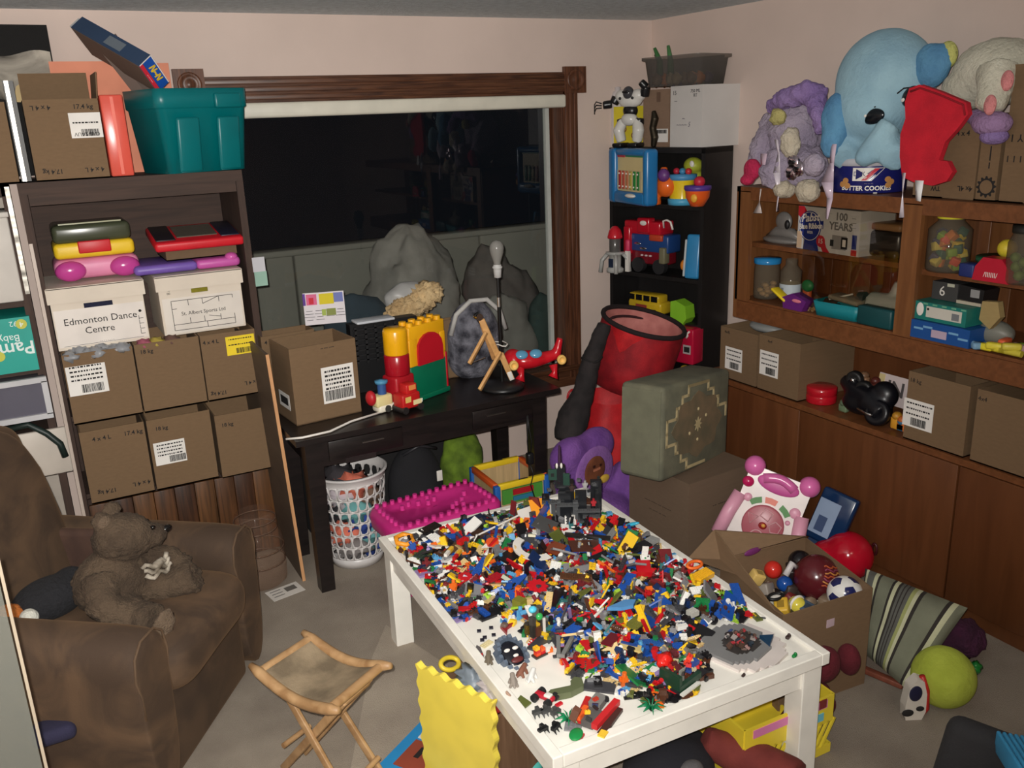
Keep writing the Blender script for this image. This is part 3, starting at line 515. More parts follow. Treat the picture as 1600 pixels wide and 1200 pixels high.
# red toy plane with headlights
t = T('toy_plane', 'red bug-eyed toy plane with blue windows standing on the desk right end', 'toy', (2.055, 3.66, 0.741), -18); t.scale = (1.12, 1.25, 1.2); RD = mat((206, 26, 40), 'gloss', 0.25)
blob('body', [('e', (0, 0, 0.085), (0.095, 0.05, 0.038)), ('e', (-0.06, 0, 0.09), (0.045, 0.05, 0.045)), ('t', [(0.05, 0, 0.08), (0.15, 0.0, 0.10)], [0.03, 0.02]), ('t', [(0.135, 0, 0.10), (0.155, 0, 0.165)], [0.022, 0.014])], RD, t, 0.006, 3)
for x in (-0.028, 0.035): MB().ell((0, 0, 0), (0.028, 0.02, 0.012)).build('window', mat((96, 160, 196), 'gloss'), t, (x, -0.034, 0.117)).rotation_euler = (math.radians(50), 0, 0)
for x, y in ((-0.07, -0.052), (0.15, -0.03)):
    e = MB().lathe([(0.02, 0), (0.02, 0.012), (0.011, 0.014), (0.010, 0.006), (0, 0.006)], 20).build('headlight', mat((250, 200, 110)), t, (x, y, 0.082)); e.rotation_euler = (PI/2, 0, 0)
for x in (-0.035, 0.115): MB().tube([(x, -0.02, 0.06), (x+0.005, -0.025, 0.03), (x-0.005, -0.03, 0.008)], [0.02, 0.012, 0.024], 10).build('leg', RD, t)
# pile behind the desk
t = T('storage_chest', 'black storage chest standing behind the desk below the window', 'chest', (1.42, 4.19, 0)); MB().rbox((0, 0, 0.40), (0.84, 0.36, 0.80), 0.015).build('chest_body', mat((30, 29, 30), 'fabric'), t); MB().rbox((0, -0.01, 0.815), (0.86, 0.37, 0.03), 0.008).build('lid', mat((34, 32, 33)), t)
t = T('crate', 'black plastic crate with a lattice side standing on the desk behind the cartons', 'crate', (1.43, 3.925, 0.741)); MB().box((0, 0.045, 0.17), (0.34, 0.06, 0.34)).build('crate_body', mat((22, 22, 24)), t)
la = MB()
for k in range(7): la.box((-0.15+k*0.05, 0.0, 0.24), (0.012, 0.01, 0.18), 0, R4('Y', 0)); la.box((0, -0.002, 0.165+k*0.025), (0.32, 0.006, 0.006))
la.build('lattice', mat((34, 34, 36)), t); MB().rbox((-0.05, 0.02, 0.35), (0.19, 0.09, 0.012), 0.004).build('magazine', mat((200, 204, 210)), t)
t = T('greeting_card', 'colourful printed card with a white lower half standing behind the desk cartons', 'card', (1.167, 4.005, 1.09)); t.rotation_euler = (math.radians(-10), math.radians(3), 0)
MB().box((0, 0, 0.075), (0.198, 0.004, 0.15)).build('card_front', mat((232, 226, 230)), t); prt('pink_art', (-0.06, -0.003, 0.118), (0.05, 0.002, 0.05), mat((226, 110, 150)), t); prt('yellow_art', (0.012, -0.003, 0.118), (0.07, 0.002, 0.05), mat((226, 206, 40)), t); prt('blue_art', (0.07, -0.003, 0.122), (0.045, 0.002, 0.045), mat((120, 130, 190)), t)
prt('purple_edge', (-0.095, -0.003, 0.12), (0.012, 0.002, 0.055), mat((96, 60, 150)), t); prt('letter', (-0.062, -0.0045, 0.112), (0.022, 0.002, 0.03), mat((210, 40, 60)), t); prt('photo', (0.03, -0.003, 0.055), (0.045, 0.002, 0.032), mat((140, 150, 80)), t); prt('green_dot', (-0.005, -0.003, 0.055), (0.02, 0.002, 0.03), mat((170, 190, 90)), t)
pr = MB()
for k in range(14): pr.box((-0.075+0.05*(k % 4), -0.003, 0.065-0.014*(k//4)), (0.03+0.01*(k % 3), 0.001, 0.002))
pr.build('printed_lines', INK, t)
t = blob('fluffy_cushion', [('e', (0, 0, 0), (0.15, 0.09, 0.055)), ('e', (0.09, 0, 0.03), (0.09, 0.08, 0.06)), ('e', (-0.11, 0, -0.025), (0.07, 0.06, 0.035))], mat((214, 186, 140), 'plush', None, (176, 146, 104)), None, 0.010, 2, 0.022, 55, (1.665, 4.15, 1.09)); tag(t, 'curly cream fluffy cushion lying on the pile behind the desk', 'cushion'); t.rotation_euler = (0, math.radians(-10), 0)
t = carton('small open carton standing behind the yellow toy roof', (1.71, 3.935, 0.742), -2, 0.21, 0.06, 0.30, txt=(('4 x 4 L', -0.05, 0.27, 0.02, 1),))
bag = T('tote_bag', 'dark navy bag with grey floral print and white edging behind the desk', 'bag', (1.885, 3.90, 0.88))
g = blob('bag_body', [('e', (0, 0, 0.05), (0.145, 0.09, 0.20)), ('e', (0, 0, -0.03), (0.15, 0.1, 0.14))], mat((120, 120, 130), 'plush', 0.8, (22, 22, 34), patch=14), bag, 0.014, 4)
MB().tube([(-0.15, -0.06, 0.10), (-0.12, -0.07, 0.20), (-0.04, -0.07, 0.258), (0.05, -0.07, 0.255), (0.12, -0.07, 0.19), (0.155, -0.06, 0.09)], 0.012, 8).build('white_edging', mat((190, 188, 184), 'fabric'), bag)
t = heap(1.66, 4.20, 1.12, 0.13, 0.07, 0.08, mat((170, 170, 168), 'plain', 0.4), 'plastic_bag', 'white plastic bag on the pile just behind the fluffy cushion', 'bag', 5)
t = heap(1.40, 4.20, 0.99, 0.17, 0.08, 0.17, mat((40, 54, 62), 'fabric'), 'dark_cloth', 'dark teal garment heaped behind the printed card', 'clothes', 12)
t = heap(2.52, 4.74, 0.66, 0.20, 0.09, 0.30, mat((140, 136, 130), 'plain', 0.5), 'plastic_bag', 'pale crumpled plastic bag outside the window behind the bulb lamp pole', 'bag', 17)
t = heap(2.80, 4.76, 0.62, 0.11, 0.09, 0.28, mat((60, 76, 72), 'fabric'), 'dark_cloth', 'dark green cloth heaped outside the right end of the window', 'clothes', 23)
# ================================================================ ARMCHAIR, BEAR, STOOL, LEFT FLOOR
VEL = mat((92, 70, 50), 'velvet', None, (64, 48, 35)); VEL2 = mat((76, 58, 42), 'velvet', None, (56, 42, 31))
ch = T('armchair', 'brown velvet armchair in the left foreground with a large plush bear on its seat', 'armchair', (-0.026, 3.055, 0), 54.7)
def soft(name, c, d, r, m, par, rot=None, bulge=0.0, lv=1):
    mb = MB(); mb.rbox((0, 0, 0), d, r, 0, None, 4)
    if bulge:
        h = Vector(d)*0.5
        mb.v = [(x*(1+bulge*(1-(z/h.z)**2)), y*(1+bulge*(1-(z/h.z)**2)), z*(1+bulge*1.6*(1-min(1, (x/h.x)**2))*(1-min(1, (y/h.y)**2)))) for x, y, z in mb.v]
    o = mb.build(name, m, par, c)
    if rot: o.rotation_euler = tuple(math.radians(a) for a in rot)
    return o
def softgrid(name, c, d, m, par, rot=None, ex=0.35, puff=1.0):
    """superellipsoid cushion"""
    mb = MB(); vs = []; nu, nv = 40, 20
    sg = lambda v, e: math.copysign(abs(v)**e, v)
    for j in range(nv+1):
        ph = -PI/2+PI*j/nv
        for i in range(nu):
            th = 2*PI*i/nu
            vs.append((d[0]/2*sg(math.cos(ph), ex*puff)*sg(math.cos(th), ex), d[1]/2*sg(math.cos(ph), ex*puff)*sg(math.sin(th), ex), d[2]/2*sg(math.sin(ph), 0.7*puff)))
    mb.add(vs, [(j*nu+i, j*nu+(i+1) % nu, (j+1)*nu+(i+1) % nu, (j+1)*nu+i) for j in range(nv) for i in range(nu)], 0, True)
    mb.v = [tuple(Vector(v)*(1+0.018*noise.noise(Vector(v)*9))) for v in mb.v]
    o = mb.build(name, m, par, c)
    if rot: o.rotation_euler = tuple(math.radians(a) for a in rot)
    return o
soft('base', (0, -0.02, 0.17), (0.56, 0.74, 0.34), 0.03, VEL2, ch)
softgrid('seat_cushion', (0, -0.10, 0.375), (0.56, 0.72, 0.20), VEL, ch, None, 0.30)
for sx in (-1, 1):
    pf = [(-0.085, 0.0), (0.085, 0.0), (0.085, 0.42), (0.10, 0.48), (0.085, 0.55), (0.04, 0.585), (-0.04, 0.585), (-0.085, 0.55), (-0.10, 0.48), (-0.085, 0.42)]
    a = MB(); vs = []; n = len(pf); ys = [(-0.40, 0.86), (-0.43, 0.97), (-0.405, 1.0), (-0.1, 1.0), (0.2, 1.01), (0.40, 1.02), (0.42, 0.98)]
    ys = [(-0.43, 0.90), (-0.425, 0.96), (-0.40, 1.0), (-0.1, 1.01), (0.2, 1.03), (0.40, 1.05), (0.42, 1.0)]
    for y, k in ys: vs += [(x*k, y, z*(k if z > 0.1 else 1)) for x, z in pf]
    a.add(vs, [(j*n+i, j*n+(i+1) % n, (j+1)*n+(i+1) % n, (j+1)*n+i) for j in range(len(ys)-1) for i in range(n)]+[list(range(n))[::-1], list(range((len(ys)-1)*n, len(ys)*n))], 0, True)
    o = sub(a.build('arm', VEL, ch, (sx*0.345, 0.02, 0)), 2)
    pp = [(x*0.93, -0.425, z*0.97+0.004) for x, z in pf[2:]]+[(pf[-1][0]*0.93, -0.425, 0.33)]
    MB().tube([(0.079, -0.425, 0.33)]+pp, 0.004, 6).build('piping', mat((96, 74, 54), 'velvet'), o)
softgrid('back_cushion', (-0.02, 0.36, 0.66), (0.66, 0.26, 0.74), VEL, ch, (-12, 0, 0), 0.42)
softgrid('head_roll', (-0.02, 0.46, 0.90), (0.70, 0.26, 0.24), VEL, ch, (-10, 0, 0), 0.45)
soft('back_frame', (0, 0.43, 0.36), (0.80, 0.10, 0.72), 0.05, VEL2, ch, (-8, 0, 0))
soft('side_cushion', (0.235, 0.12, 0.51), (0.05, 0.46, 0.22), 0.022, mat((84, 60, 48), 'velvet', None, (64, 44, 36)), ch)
# bear
FUR = mat((88, 72, 56), 'plush', None, (62, 49, 37), dist=0.010, scale=120); FURL = mat((112, 94, 76), 'plush', None, (88, 72, 57), dist=0.01, scale=120)
t = T('teddy_bear', 'large shaggy brown grey plush bear slumped on the armchair seat', 'plush toy', (0.065, 2.98, 0.455), 35); t.scale = (0.95, 0.95, 0.80)
blob('body', [('e', (0, 0.02, 0.12), (0.145, 0.12, 0.14)), ('e', (0.045, -0.01, 0.30), (0.105, 0.10, 0.10)), ('e', (0.125, -0.05, 0.275), (0.06, 0.058, 0.05)), ('e', (-0.005, 0.02, 0.395), (0.038, 0.025, 0.04)), ('e', (0.09, 0.08, 0.385), (0.036, 0.025, 0.038)),
    ('t', [(-0.09, -0.02, 0.20), (-0.14, -0.10, 0.12), (-0.10, -0.17, 0.05)], [0.055, 0.06, 0.052]), ('t', [(0.10, 0.02, 0.18), (0.18, -0.05, 0.13), (0.21, -0.10, 0.08)], [0.055, 0.056, 0.05]),
    ('t', [(-0.05, -0.04, 0.06), (-0.08, -0.17, 0.045), (-0.075, -0.25, 0.06)], [0.07, 0.065, 0.06]), ('t', [(0.08, -0.03, 0.06), (0.15, -0.13, 0.055), (0.19, -0.18, 0.075)], [0.075, 0.07, 0.07])], FUR, t, 0.010, 3, 0.008, 60)
MB().ell((0, 0, 0), (0.022, 0.016, 0.016)).build('nose', mat((20, 18, 18), 'gloss'), t, (0.178, -0.078, 0.285))
for p in ((0.115, -0.085, 0.325), (0.145, -0.02, 0.325)): MB().ell((0, 0, 0), 0.010).build('eye', mat((20, 16, 14), 'gloss'), t, p)
MB().ell((0, 0, 0), (0.045, 0.02, 0.05), 0, None, 16, 10, 0.3, 6).build('foot_pad', FURL, t, (-0.075, -0.30, 0.06)); MB().ell((0, 0, 0), (0.028, 0.014, 0.028)).build('inner_ear', FURL, t, (-0.008, 0.0, 0.395))
b = MB()
for k in range(3): b.tube([(0.02+0.11*s_, -0.115-0.02*math.sin(PI*s_)-0.006*k, 0.195-0.02*k+0.012*math.sin(14*s_+k)) for s_ in [i/10 for i in range(11)]], 0.009, 6)
b.ell((0.07, -0.135, 0.19), (0.024, 0.016, 0.018)); b.build('bow', mat((196, 186, 170), 'fabric', None, (90, 80, 66)), t)
t = T('plush_penguin', 'black plush toy with an orange and white end lying in the armchair corner', 'plush toy', (-0.16, 3.02, 0.53), 20)
blob('body', [('e', (0.02, 0, 0.0), (0.12, 0.085, 0.07)), ('e', (0.10, 0.02, 0.01), (0.06, 0.06, 0.06))], mat((28, 28, 32), 'plush'), t, 0.012, 4); blob('orange_feet', [('e', (-0.12, -0.02, 0.0), (0.055, 0.045, 0.045))], mat((196, 112, 46), 'plush'), t, 0.01, 3); blob('white_tuft', [('e', (-0.075, -0.075, 0.0), (0.03, 0.03, 0.03))], mat((210, 208, 196), 'plush'), t, 0.008, 2)
# clear panel at the left edge
t = T('clear_panel', 'clear plastic panel with a pale edge standing at the lower left corner', 'panel', (-0.38, 1.90, 0)); MB().box((0.0, 0, 0.60), (0.42, 0.004, 1.2)).build('sheet', mat((214, 216, 210), 'clear', 0.2, None, fac=0.16, surf=(200, 200, 190)), t); MB().box((0.217, 0, 0.60), (0.006, 0.006, 1.2)).build('edge', mat((168, 154, 134)), t)
t = tag(MB().rbox((0, 0, 0), (0.12, 0.09, 0.05), 0.02, seg=3).build('cushion_corner', mat((36, 34, 60), 'fabric'), None, (-0.185, 2.62, 0.30)), 'dark blue padded corner peeking up at the bottom left edge', 'cushion')
# water jug and paper
t = T('water_jug', 'large empty clear ribbed plastic water jug standing beside the bookcase', 'jug', (0.672, 3.735, 0))
MB().lathe([(0, 0.004), (0.095, 0.004), (0.112, 0.02), (0.115, 0.10), (0.108, 0.11), (0.115, 0.12), (0.115, 0.165), (0.107, 0.175), (0.114, 0.185), (0.112, 0.225), (0.095, 0.26), (0.088, 0.27), (0.094, 0.28), (0.094, 0.31), (0.086, 0.318), (0.086, 0.345), (0.078, 0.352), (0.0, 0.352)][:-1], 32).build('shell', mat((250, 244, 240), 'clear', 0.05, None, fac=0.08, surf=(190, 164, 146)), t)
pr = MB()
for z in (0.112, 0.178, 0.272, 0.316): pr.tube([(0.112*math.cos(a*PI/16)*(1 if z < 0.2 else 0.82), 0.112*math.sin(a*PI/16)*(1 if z < 0.2 else 0.82), z) for a in range(32)], 0.003, 6, closed=True)
pr.build('rib', mat((190, 168, 150), 'clear', 0.1, None, fac=0.25, surf=(180, 150, 130)), t)
t = T('paper_sheet', 'white printed sheet of paper lying on the carpet by the plywood board', 'paper', (0.735, 3.585, 0.003), 10); MB().box((0, 0, 0), (0.15, 0.10, 0.001)).build('sheet', mat((220, 214, 206)), t); pr = MB(); pr.box((0.03, 0.01, 0.001), (0.05, 0.04, 0.0005)); pr.build('printed_block', mat((110, 106, 100)), t)
for k in range(3): prt('printed_line', (-0.035, 0.03-0.025*k, 0.001), (0.05, 0.004, 0.0005), INK, t)
# folding stool
t = T('folding_stool', 'folding camp stool with round wooden rails, crossed legs and a worn sling seat', 'stool'); SW = mat((182, 146, 104), 'wood', 0.5, (146, 110, 72), stretch=(5, 5, 5)); A, B, C, D = (Vector(v) for v in ((0.385, 2.400, 0.42), (0.575, 2.495, 0.42), (0.715, 2.235, 0.42), (0.515, 2.118, 0.42)))
sd = []
for p, q in ((A, B), (D, C)):
    e = (q-p).normalized(); MB().cyl(p+e*0.012, q-e*0.012, 0.0145).build('seat_rail', SW, t); bar(p+e*0.05+Vector((0, 0, -.022)), p+e*0.17+Vector((0, 0, -.022)), 0.016, 0.01, 'batten', SW, t)
for p, q in ((A, D), (B, C)):
    o = MB().tube([p+(q-p)*k/8-Vector((0, 0, 0.030*math.sin(PI*k/8))) for k in range(-1, 10)], [0.010]+[0.017]*9+[0.010], 10).build('side_rail', SW, t)
def sling(u, v): p = (A*(1-u)+B*u)*(1-v)+(D*(1-u)+C*u)*v; return (p.x, p.y, p.z+0.006-0.042*math.sin(PI*v)**0.9)
o = MB().grid(sling, 8, 12).build('sling_seat', mat((158, 134, 100), 'leather', 0.7, (124, 102, 76)), t); o.data.materials.clear(); o.data.materials.append(mat((148, 130, 104), 'fabric', 0.85, (108, 94, 74))); m = o.modifiers.new('s', 'SOLIDIFY'); m.thickness = 0.004
ex = (B-A).normalized(); mid = (C-A)*0.5
for p, q, k in ((A, D, 0.045), (B, C, -0.045)):
    pp = p+ex*k; qq = q+ex*k*0.9; f1 = Vector((qq.x, qq.y, 0.012))+(qq-pp).normalized()*0.03; f2 = Vector((pp.x, pp.y, 0.012))-(qq-pp).normalized()*0.03
    f1.z = f2.z = 0.012
    bar(pp-Vector((0, 0, 0.008)), f1, 0.026, 0.013, 'leg', SW, t); bar(qq+ex*0.014*(1 if k > 0 else -1)-Vector((0, 0, 0.008)), f2+ex*0.014*(1 if k > 0 else -1), 0.026, 0.013, 'leg', SW, t)
for pq in ((D, C), (A, B)): p, q = pq; e = Vector((0, 0, -0.30)); MB().cyl(p+ex*0.05+e+(mid*0.0), q-ex*0.05+e, 0.009).build('stretcher', SW, t)
t = T('floor_mat', 'pale worn carpet offcut lying flat beside the white play table', 'mat'); M_ = MB(); vs = [PZ(*p, 0.004) for p in ((603, 976), (700, 1040), (700, 1200), (545, 1215), (581, 1028))]
M_.prism([(v.x, v.y) for v in vs], 0.004).build('mat_sheet', mat((176, 163, 146), 'carpet', None, (158, 145, 130)), t)
t = T('game_board', 'blue edged game board with red and white squares flat on the floor', 'game board', (0.875, 2.25, 0.012), 32); prt('board', (0, 0, 0), (0.30, 0.28, 0.008), mat((40, 140, 200)), t); prt('red_square', (-0.035, 0.02, 0.005), (0.13, 0.16, 0.003), mat((150, 70, 50)), t); prt('white_square', (0.085, 0.02, 0.005), (0.09, 0.16, 0.003), mat((226, 222, 214)), t); prt('black_mark', (-0.02, 0.05, 0.007), (0.05, 0.018, 0.002), INK, t)
# yellow wavy board with its chest
t = T('toy_chest', 'brown toy chest with a plain wavy-edged bright yellow front beside the table', 'toy chest', (0.985, 2.11, 0), -69); W, H = 0.315, 0.405
pl = []
for k in range(49): x = -W/2+W*k/48; pl.append((x, H-0.006+0.006*math.cos(k*PI/4)))
for k in range(1, 48): pl.append((W/2-0.004+0.005*math.cos(k*PI/4), H-H*k/48))
pl += [(W/2, 0.0), (-W/2, 0.0)]
for k in range(1, 48): pl.append((-W/2+0.004-0.005*math.cos(k*PI/4), H*k/48))
o = MB().prism(pl, 0.022, 0, TR(0, -0.10, 0) @ R4('X', 90)).build('yellow_front', mat((238, 216, 84), 'plain', 0.4), t); mm = o.modifiers.new('b', 'BEVEL'); mm.width = 0.004; mm.segments = 2; mm.angle_limit = 1.0
bx = MB(); CH = mat((128, 98, 74), 'wood', 0.6, (110, 82, 60)); bx.box((0, 0.09, 0.16), (0.28, 0.01, 0.32)); bx.box((-0.135, 0, 0.16), (0.01, 0.18, 0.32)); bx.box((0.135, 0, 0.16), (0.01, 0.18, 0.32)); bx.box((0, -0.09, 0.16), (0.28, 0.01, 0.32)); bx.box((0, 0, 0.01), (0.28, 0.18, 0.01)); bx.build('chest_body', CH, t)
o = tag(MB().tube([(0.035*math.cos(a*PI/10), 0.022*math.sin(a*PI/10), 0) for a in range(20)], 0.008, 8, closed=True).build('yellow_ring', mat((216, 190, 50)), None, (0.93, 2.215, 0.36)), 'yellow plastic ring on top of the brown toy chest', 'toy'); o.rotation_euler = (0.5, 0.2, 0.3)
for k, (p, c, l) in enumerate((((0.965, 2.13, 0.34), (120, 130, 140), 'grey'), ((1.0, 2.05, 0.335), (200, 190, 190), 'white'), ((1.02, 2.0, 0.33), (150, 40, 40), 'red'))):
    tag(MB().ell((0, 0, 0), (0.045, 0.05, 0.035), 0, None, 16, 10, 0.9, 8).build('toy_figure', mat(c), None, p), l+' toy lump heaped in the brown toy chest under the table edge', 'toy')

# ================================================================ UNDER AND BESIDE THE DESK
t = T('laundry_basket', 'round white plastic laundry basket with oval holes under the desk', 'basket', (1.125, 3.725, 0)); HB = 0.46
def rad(z): return 0.128+0.035*z/HB
def cell(mb, a0, a1, z0, z1):
    pts_o = [(a0, z0), ((a0+a1)/2, z0), (a1, z0), (a1, (z0+z1)/2), (a1, z1), ((a0+a1)/2, z1), (a0, z1), (a0, (z0+z1)/2)]; ac, zc, ha, hz = (a0+a1)/2, (z0+z1)/2, (a1-a0)*0.42, (z1-z0)*0.43
    pts_i = [(ac-ha*.72, zc-hz*.82), (ac, zc-hz), (ac+ha*.72, zc-hz*.82), (ac+ha, zc), (ac+ha*.72, zc+hz*.82), (ac, zc+hz), (ac-ha*.72, zc+hz*.82), (ac-ha, zc)]
    P = lambda q: (rad(q[1])*math.cos(q[0]), rad(q[1])*math.sin(q[0]), q[1]); mb.add([P(q) for q in pts_o+pts_i], [(i, (i+1) % 8, 8+(i+1) % 8, 8+i) for i in range(8)], 0, True)
wl = MB(); N_ = 22
for j in range(6):
    for i in range(N_): cell(wl, 2*PI*i/N_, 2*PI*(i+1)/N_, 0.05+j*0.062, 0.05+(j+1)*0.062)
WP = mat((216, 212, 210), 'plain', 0.35); o = wl.build('lattice_wall', WP, t); m = o.modifiers.new('s', 'SOLIDIFY'); m.thickness = 0.004; m.offset = 0
MB().lathe([(0, 0.002), (0.124, 0.002), (rad(0.05), 0.05), (rad(0.05)-0.004, 0.05), (0.118, 0.008), (0, 0.008)], 40).build('base', WP, t)
MB().lathe([(rad(0.42), 0.42), (rad(0.45), 0.45), (rad(0.46)+0.012, 0.455), (rad(0.46)+0.013, 0.463), (rad(0.46)-0.002, 0.465), (rad(0.42)-0.005, 0.42)], 40).build('rim', WP, t)
cols = [(44, 70, 150), (130, 124, 122), (200, 190, 196), (40, 38, 42), (150, 110, 84), (110, 170, 170), (224, 120, 96), (60, 56, 60), (190, 150, 140), (120, 96, 80)]
for k in range(16):
    a = k*2.4; z = 0.05+0.36*((k*7) % 16)/15.0; r_ = 0.055 if z < 0.38 else 0.045
    tag(MB().ell((0, 0, 0), (0.075, 0.066, 0.055), 0, None, 14, 9, 1.0, 9).build('laundry', mat(cols[(k*3) % 10], 'fabric'), None, (1.125+r_*math.cos(a), 3.725+r_*math.sin(a), z)), ('royal blue', 'warm grey', 'pale lilac', 'black', 'tan', 'aqua', 'coral', 'charcoal', 'dusty pink', 'brown')[(k*3) % 10]+' crumpled garment '+('at the very bottom of', 'low in', 'halfway up in', 'at the top of')[min(3, int(z/0.11))]+' the white laundry basket', 'clothes', 'clothes in the laundry basket')
t = T('backpack', 'black backpack with a white tag under the desk', 'bag', (1.50, 3.86, 0)); blob('pack_body', [('e', (0, 0, 0.22), (0.15, 0.09, 0.24)), ('e', (0, -0.02, 0.15), (0.145, 0.10, 0.16))], mat((30, 30, 34), 'fabric'), t, 0.015, 5); MB().rbox((0.09, -0.105, 0.30), (0.03, 0.006, 0.055), 0.002).build('tag', WHITE, t); MB().tube([(-0.08, -0.06, 0.43), (0, -0.09, 0.475), (0.1, -0.06, 0.43)], 0.008).build('handle', mat((50, 50, 54)), t)
heap(1.80, 3.98, 0.20, 0.12, 0.09, 0.24, mat((116, 146, 40), 'fabric', None, (74, 96, 24)), 'green_garment', 'olive green garment heaped under the desk by the wall', 'clothes', 31)
PK = mat((204, 46, 130), 'plain', 0.4); t = T('toy_table', 'low magenta toy block table studded on top under the desk front', 'toy table', (1.395, 3.365, 0), 4)
tub([rrect(0.48, 0.26, 0.06, 0.24), rrect(0.54, 0.32, 0.07, 0.27), rrect(0.55, 0.33, 0.07, 0.325), rrect(0.53, 0.31, 0.065, 0.343), rrect(0.40, 0.20, 0.04, 0.343), rrect(0.39, 0.19, 0.04, 0.335), rrect(0.02, 0.01, 0.003, 0.335)], PK, 'tabletop', t)
stm = None
def stud1(x, y):
    global stm
    if stm is None: stm = MB().cyl((0, 0, 0), (0, 0, 0.022), 0.011, 0.0105, 12).mesh('stud', mat((216, 60, 146), 'plain', 0.35))
    o = bpy.data.objects.new('stud', stm); COL.objects.link(o); o.parent = t; o.location = (x, y, 0.338)
for k in range(13):
    x = -0.228+0.038*k
    stud1(x, 0.128); stud1(x, -0.128)
for k in range(5):
    y = -0.08+0.04*k; stud1(-0.235, y); stud1(0.235, y)
for x, y in ((-.02, .03), (.02, .05), (-.06, .05), (.08, -.05), (.12, -.03), (.05, -.07), (.16, .02), (-.1, .07), (-.14, .05), (.1, -.08), (.0, .08)): stud1(x, y)
for x in (-0.20, 0.20):
    for y in (-0.09, 0.09): MB().cyl((x, y, 0), (x, y, 0.25), 0.022, 0.028).build('leg', PK, t)
t = T('toy_bench', 'open wooden toy box with yellow, orange, blue and red painted frame beside the magenta table', 'toy', (1.905, 3.615, 0), -2)
WD = mat((206, 176, 128), 'wood', 0.5); bx = MB(); bx.box((0, 0, 0.02), (0.26, 0.27, 0.02)); bx.box((0, 0.135, 0.16), (0.26, 0.012, 0.26)); bx.box((0, -0.135, 0.15), (0.26, 0.012, 0.26)); bx.box((-0.13, 0, 0.15), (0.012, 0.26, 0.26)); bx.box((0.13, 0, 0.15), (0.012, 0.26, 0.26)); bx.build('box_walls', WD, t)
for y in (-0.14, 0.14): f = MB().rbox((0, y, 0.292), (0.25, 0.024, 0.03), 0.004).build('rail', mat((244, 208, 40)), t); MB().box((0.01, y, 0.308), (0.05, 0.008, 0.002)).build('slot', INK, f)
for x, c in ((-0.135, (220, 92, 40)), (0.135, (220, 92, 40))): MB().rbox((x, 0, 0.292), (0.024, 0.26, 0.03), 0.004).build('rail', mat(c), t)
for x in (-0.135, 0.135):
    for y in (-0.14, 0.14): MB().rbox((x, y, 0.15), (0.03, 0.03, 0.30), 0.005).build('post', mat((36, 96, 176)), t)
prt('green_panel', (0, -0.146, 0.235), (0.22, 0.01, 0.075), mat((80, 150, 60)), t); prt('red_block', (0.0, -0.154, 0.255), (0.11, 0.012, 0.028), mat((176, 30, 40)), t); prt('blue_block', (0.0, -0.154, 0.222), (0.11, 0.012, 0.022), mat((50, 120, 150)), t)
t = T('power_adapter', 'black power adapter hanging on its cable from the desk edge', 'adapter', (1.93, 3.438, 0.42)); MB().rbox((0, 0, 0), (0.035, 0.035, 0.06), 0.01, seg=3).build('plug', mat((20, 20, 22)), t)
for k in (-1, 1): MB().tube([(0.006*k, 0, 0.03), (0.012*k, -0.002, 0.09), (0.004*k, 0.004, 0.15), (0.002*k, 0.01, 0.215)], 0.003, 6).build('cable', BLACK, t)
MB().tube([(0, 0, -0.03), (0.012, -0.01, -0.08), (0.0, 0.0, -0.14), (0.02, 0.0, -0.21)], 0.003, 6).build('cable', BLACK, t)
tag(MB().tube([(2.80+0.035*math.cos(a*PI/10), 4.418, 0.31+0.045*math.sin(a*PI/10)) for a in range(20)], 0.008, 8, closed=True).build('red_ring', RED), 'red ring hanging on the white wall right of the desk', 'ring')
# ================================================================ BLACK BOOKCASE IN THE CORNER
BK = mat((30, 28, 28), 'wood', 0.45, (24, 22, 22), stretch=(14, 14, 1.5))
FLp, FRp = Vector((2.985, 4.27, 0)), Vector((3.14, 3.63, 0)); BKW = (FRp-FLp).length; BKR = math.degrees(math.atan2(FRp.y-FLp.y, FRp.x-FLp.x))
bk = T('bookcase', 'black bookcase full of toys standing in the corner right of the window', 'bookcase', (FLp+FRp)/2, BKR)
BX = Matrix.Translation((FLp+FRp)/2) @ Matrix.Rotation(math.radians(BKR), 4, 'Z')
def BL(px, py, d=0.0):
    """point of the bookcase's front plane (pushed back by d) under a pixel, in bookcase coordinates"""
    n = BX.to_3x3() @ Vector((0, 1, 0)); p0 = BX @ Vector((0, d, 0)); r = ray(px, py); return BX.inverted() @ (CAM + r*((p0-CAM).dot(n)/r.dot(n)))
for x in (-BKW/2+0.012, BKW/2-0.012): prt('side_panel', (x, 0.125, 0.90), (0.024, 0.25, 1.80), BK, bk)
prt('back_panel', (0, 0.245, 0.90), (BKW-0.04, 0.01, 1.78), BK, bk); prt('top_panel', (0, 0.125, 1.79), (BKW, 0.25, 0.03), BK, bk)
SZ = [BL(1025, 319).z, BL(1025, 430).z, BL(1040, 500).z, BL(1070, 588).z]
for z in SZ + [0.06]: prt('shelf', (0, 0.125, z-0.012), (BKW-0.05, 0.24, 0.024), BK, bk)
def BT(name, label, cat, px, d, z, rz=0, group=None, px_y=None):
    """thing standing in the bookcase under pixel column px, its middle d behind the front, base at z"""
    p = BL(px, px_y or 300, d); wp = BX @ Vector((p.x, d, z)); return T(name, label, cat, wp, BKR+rz, group)
ZT = 1.806
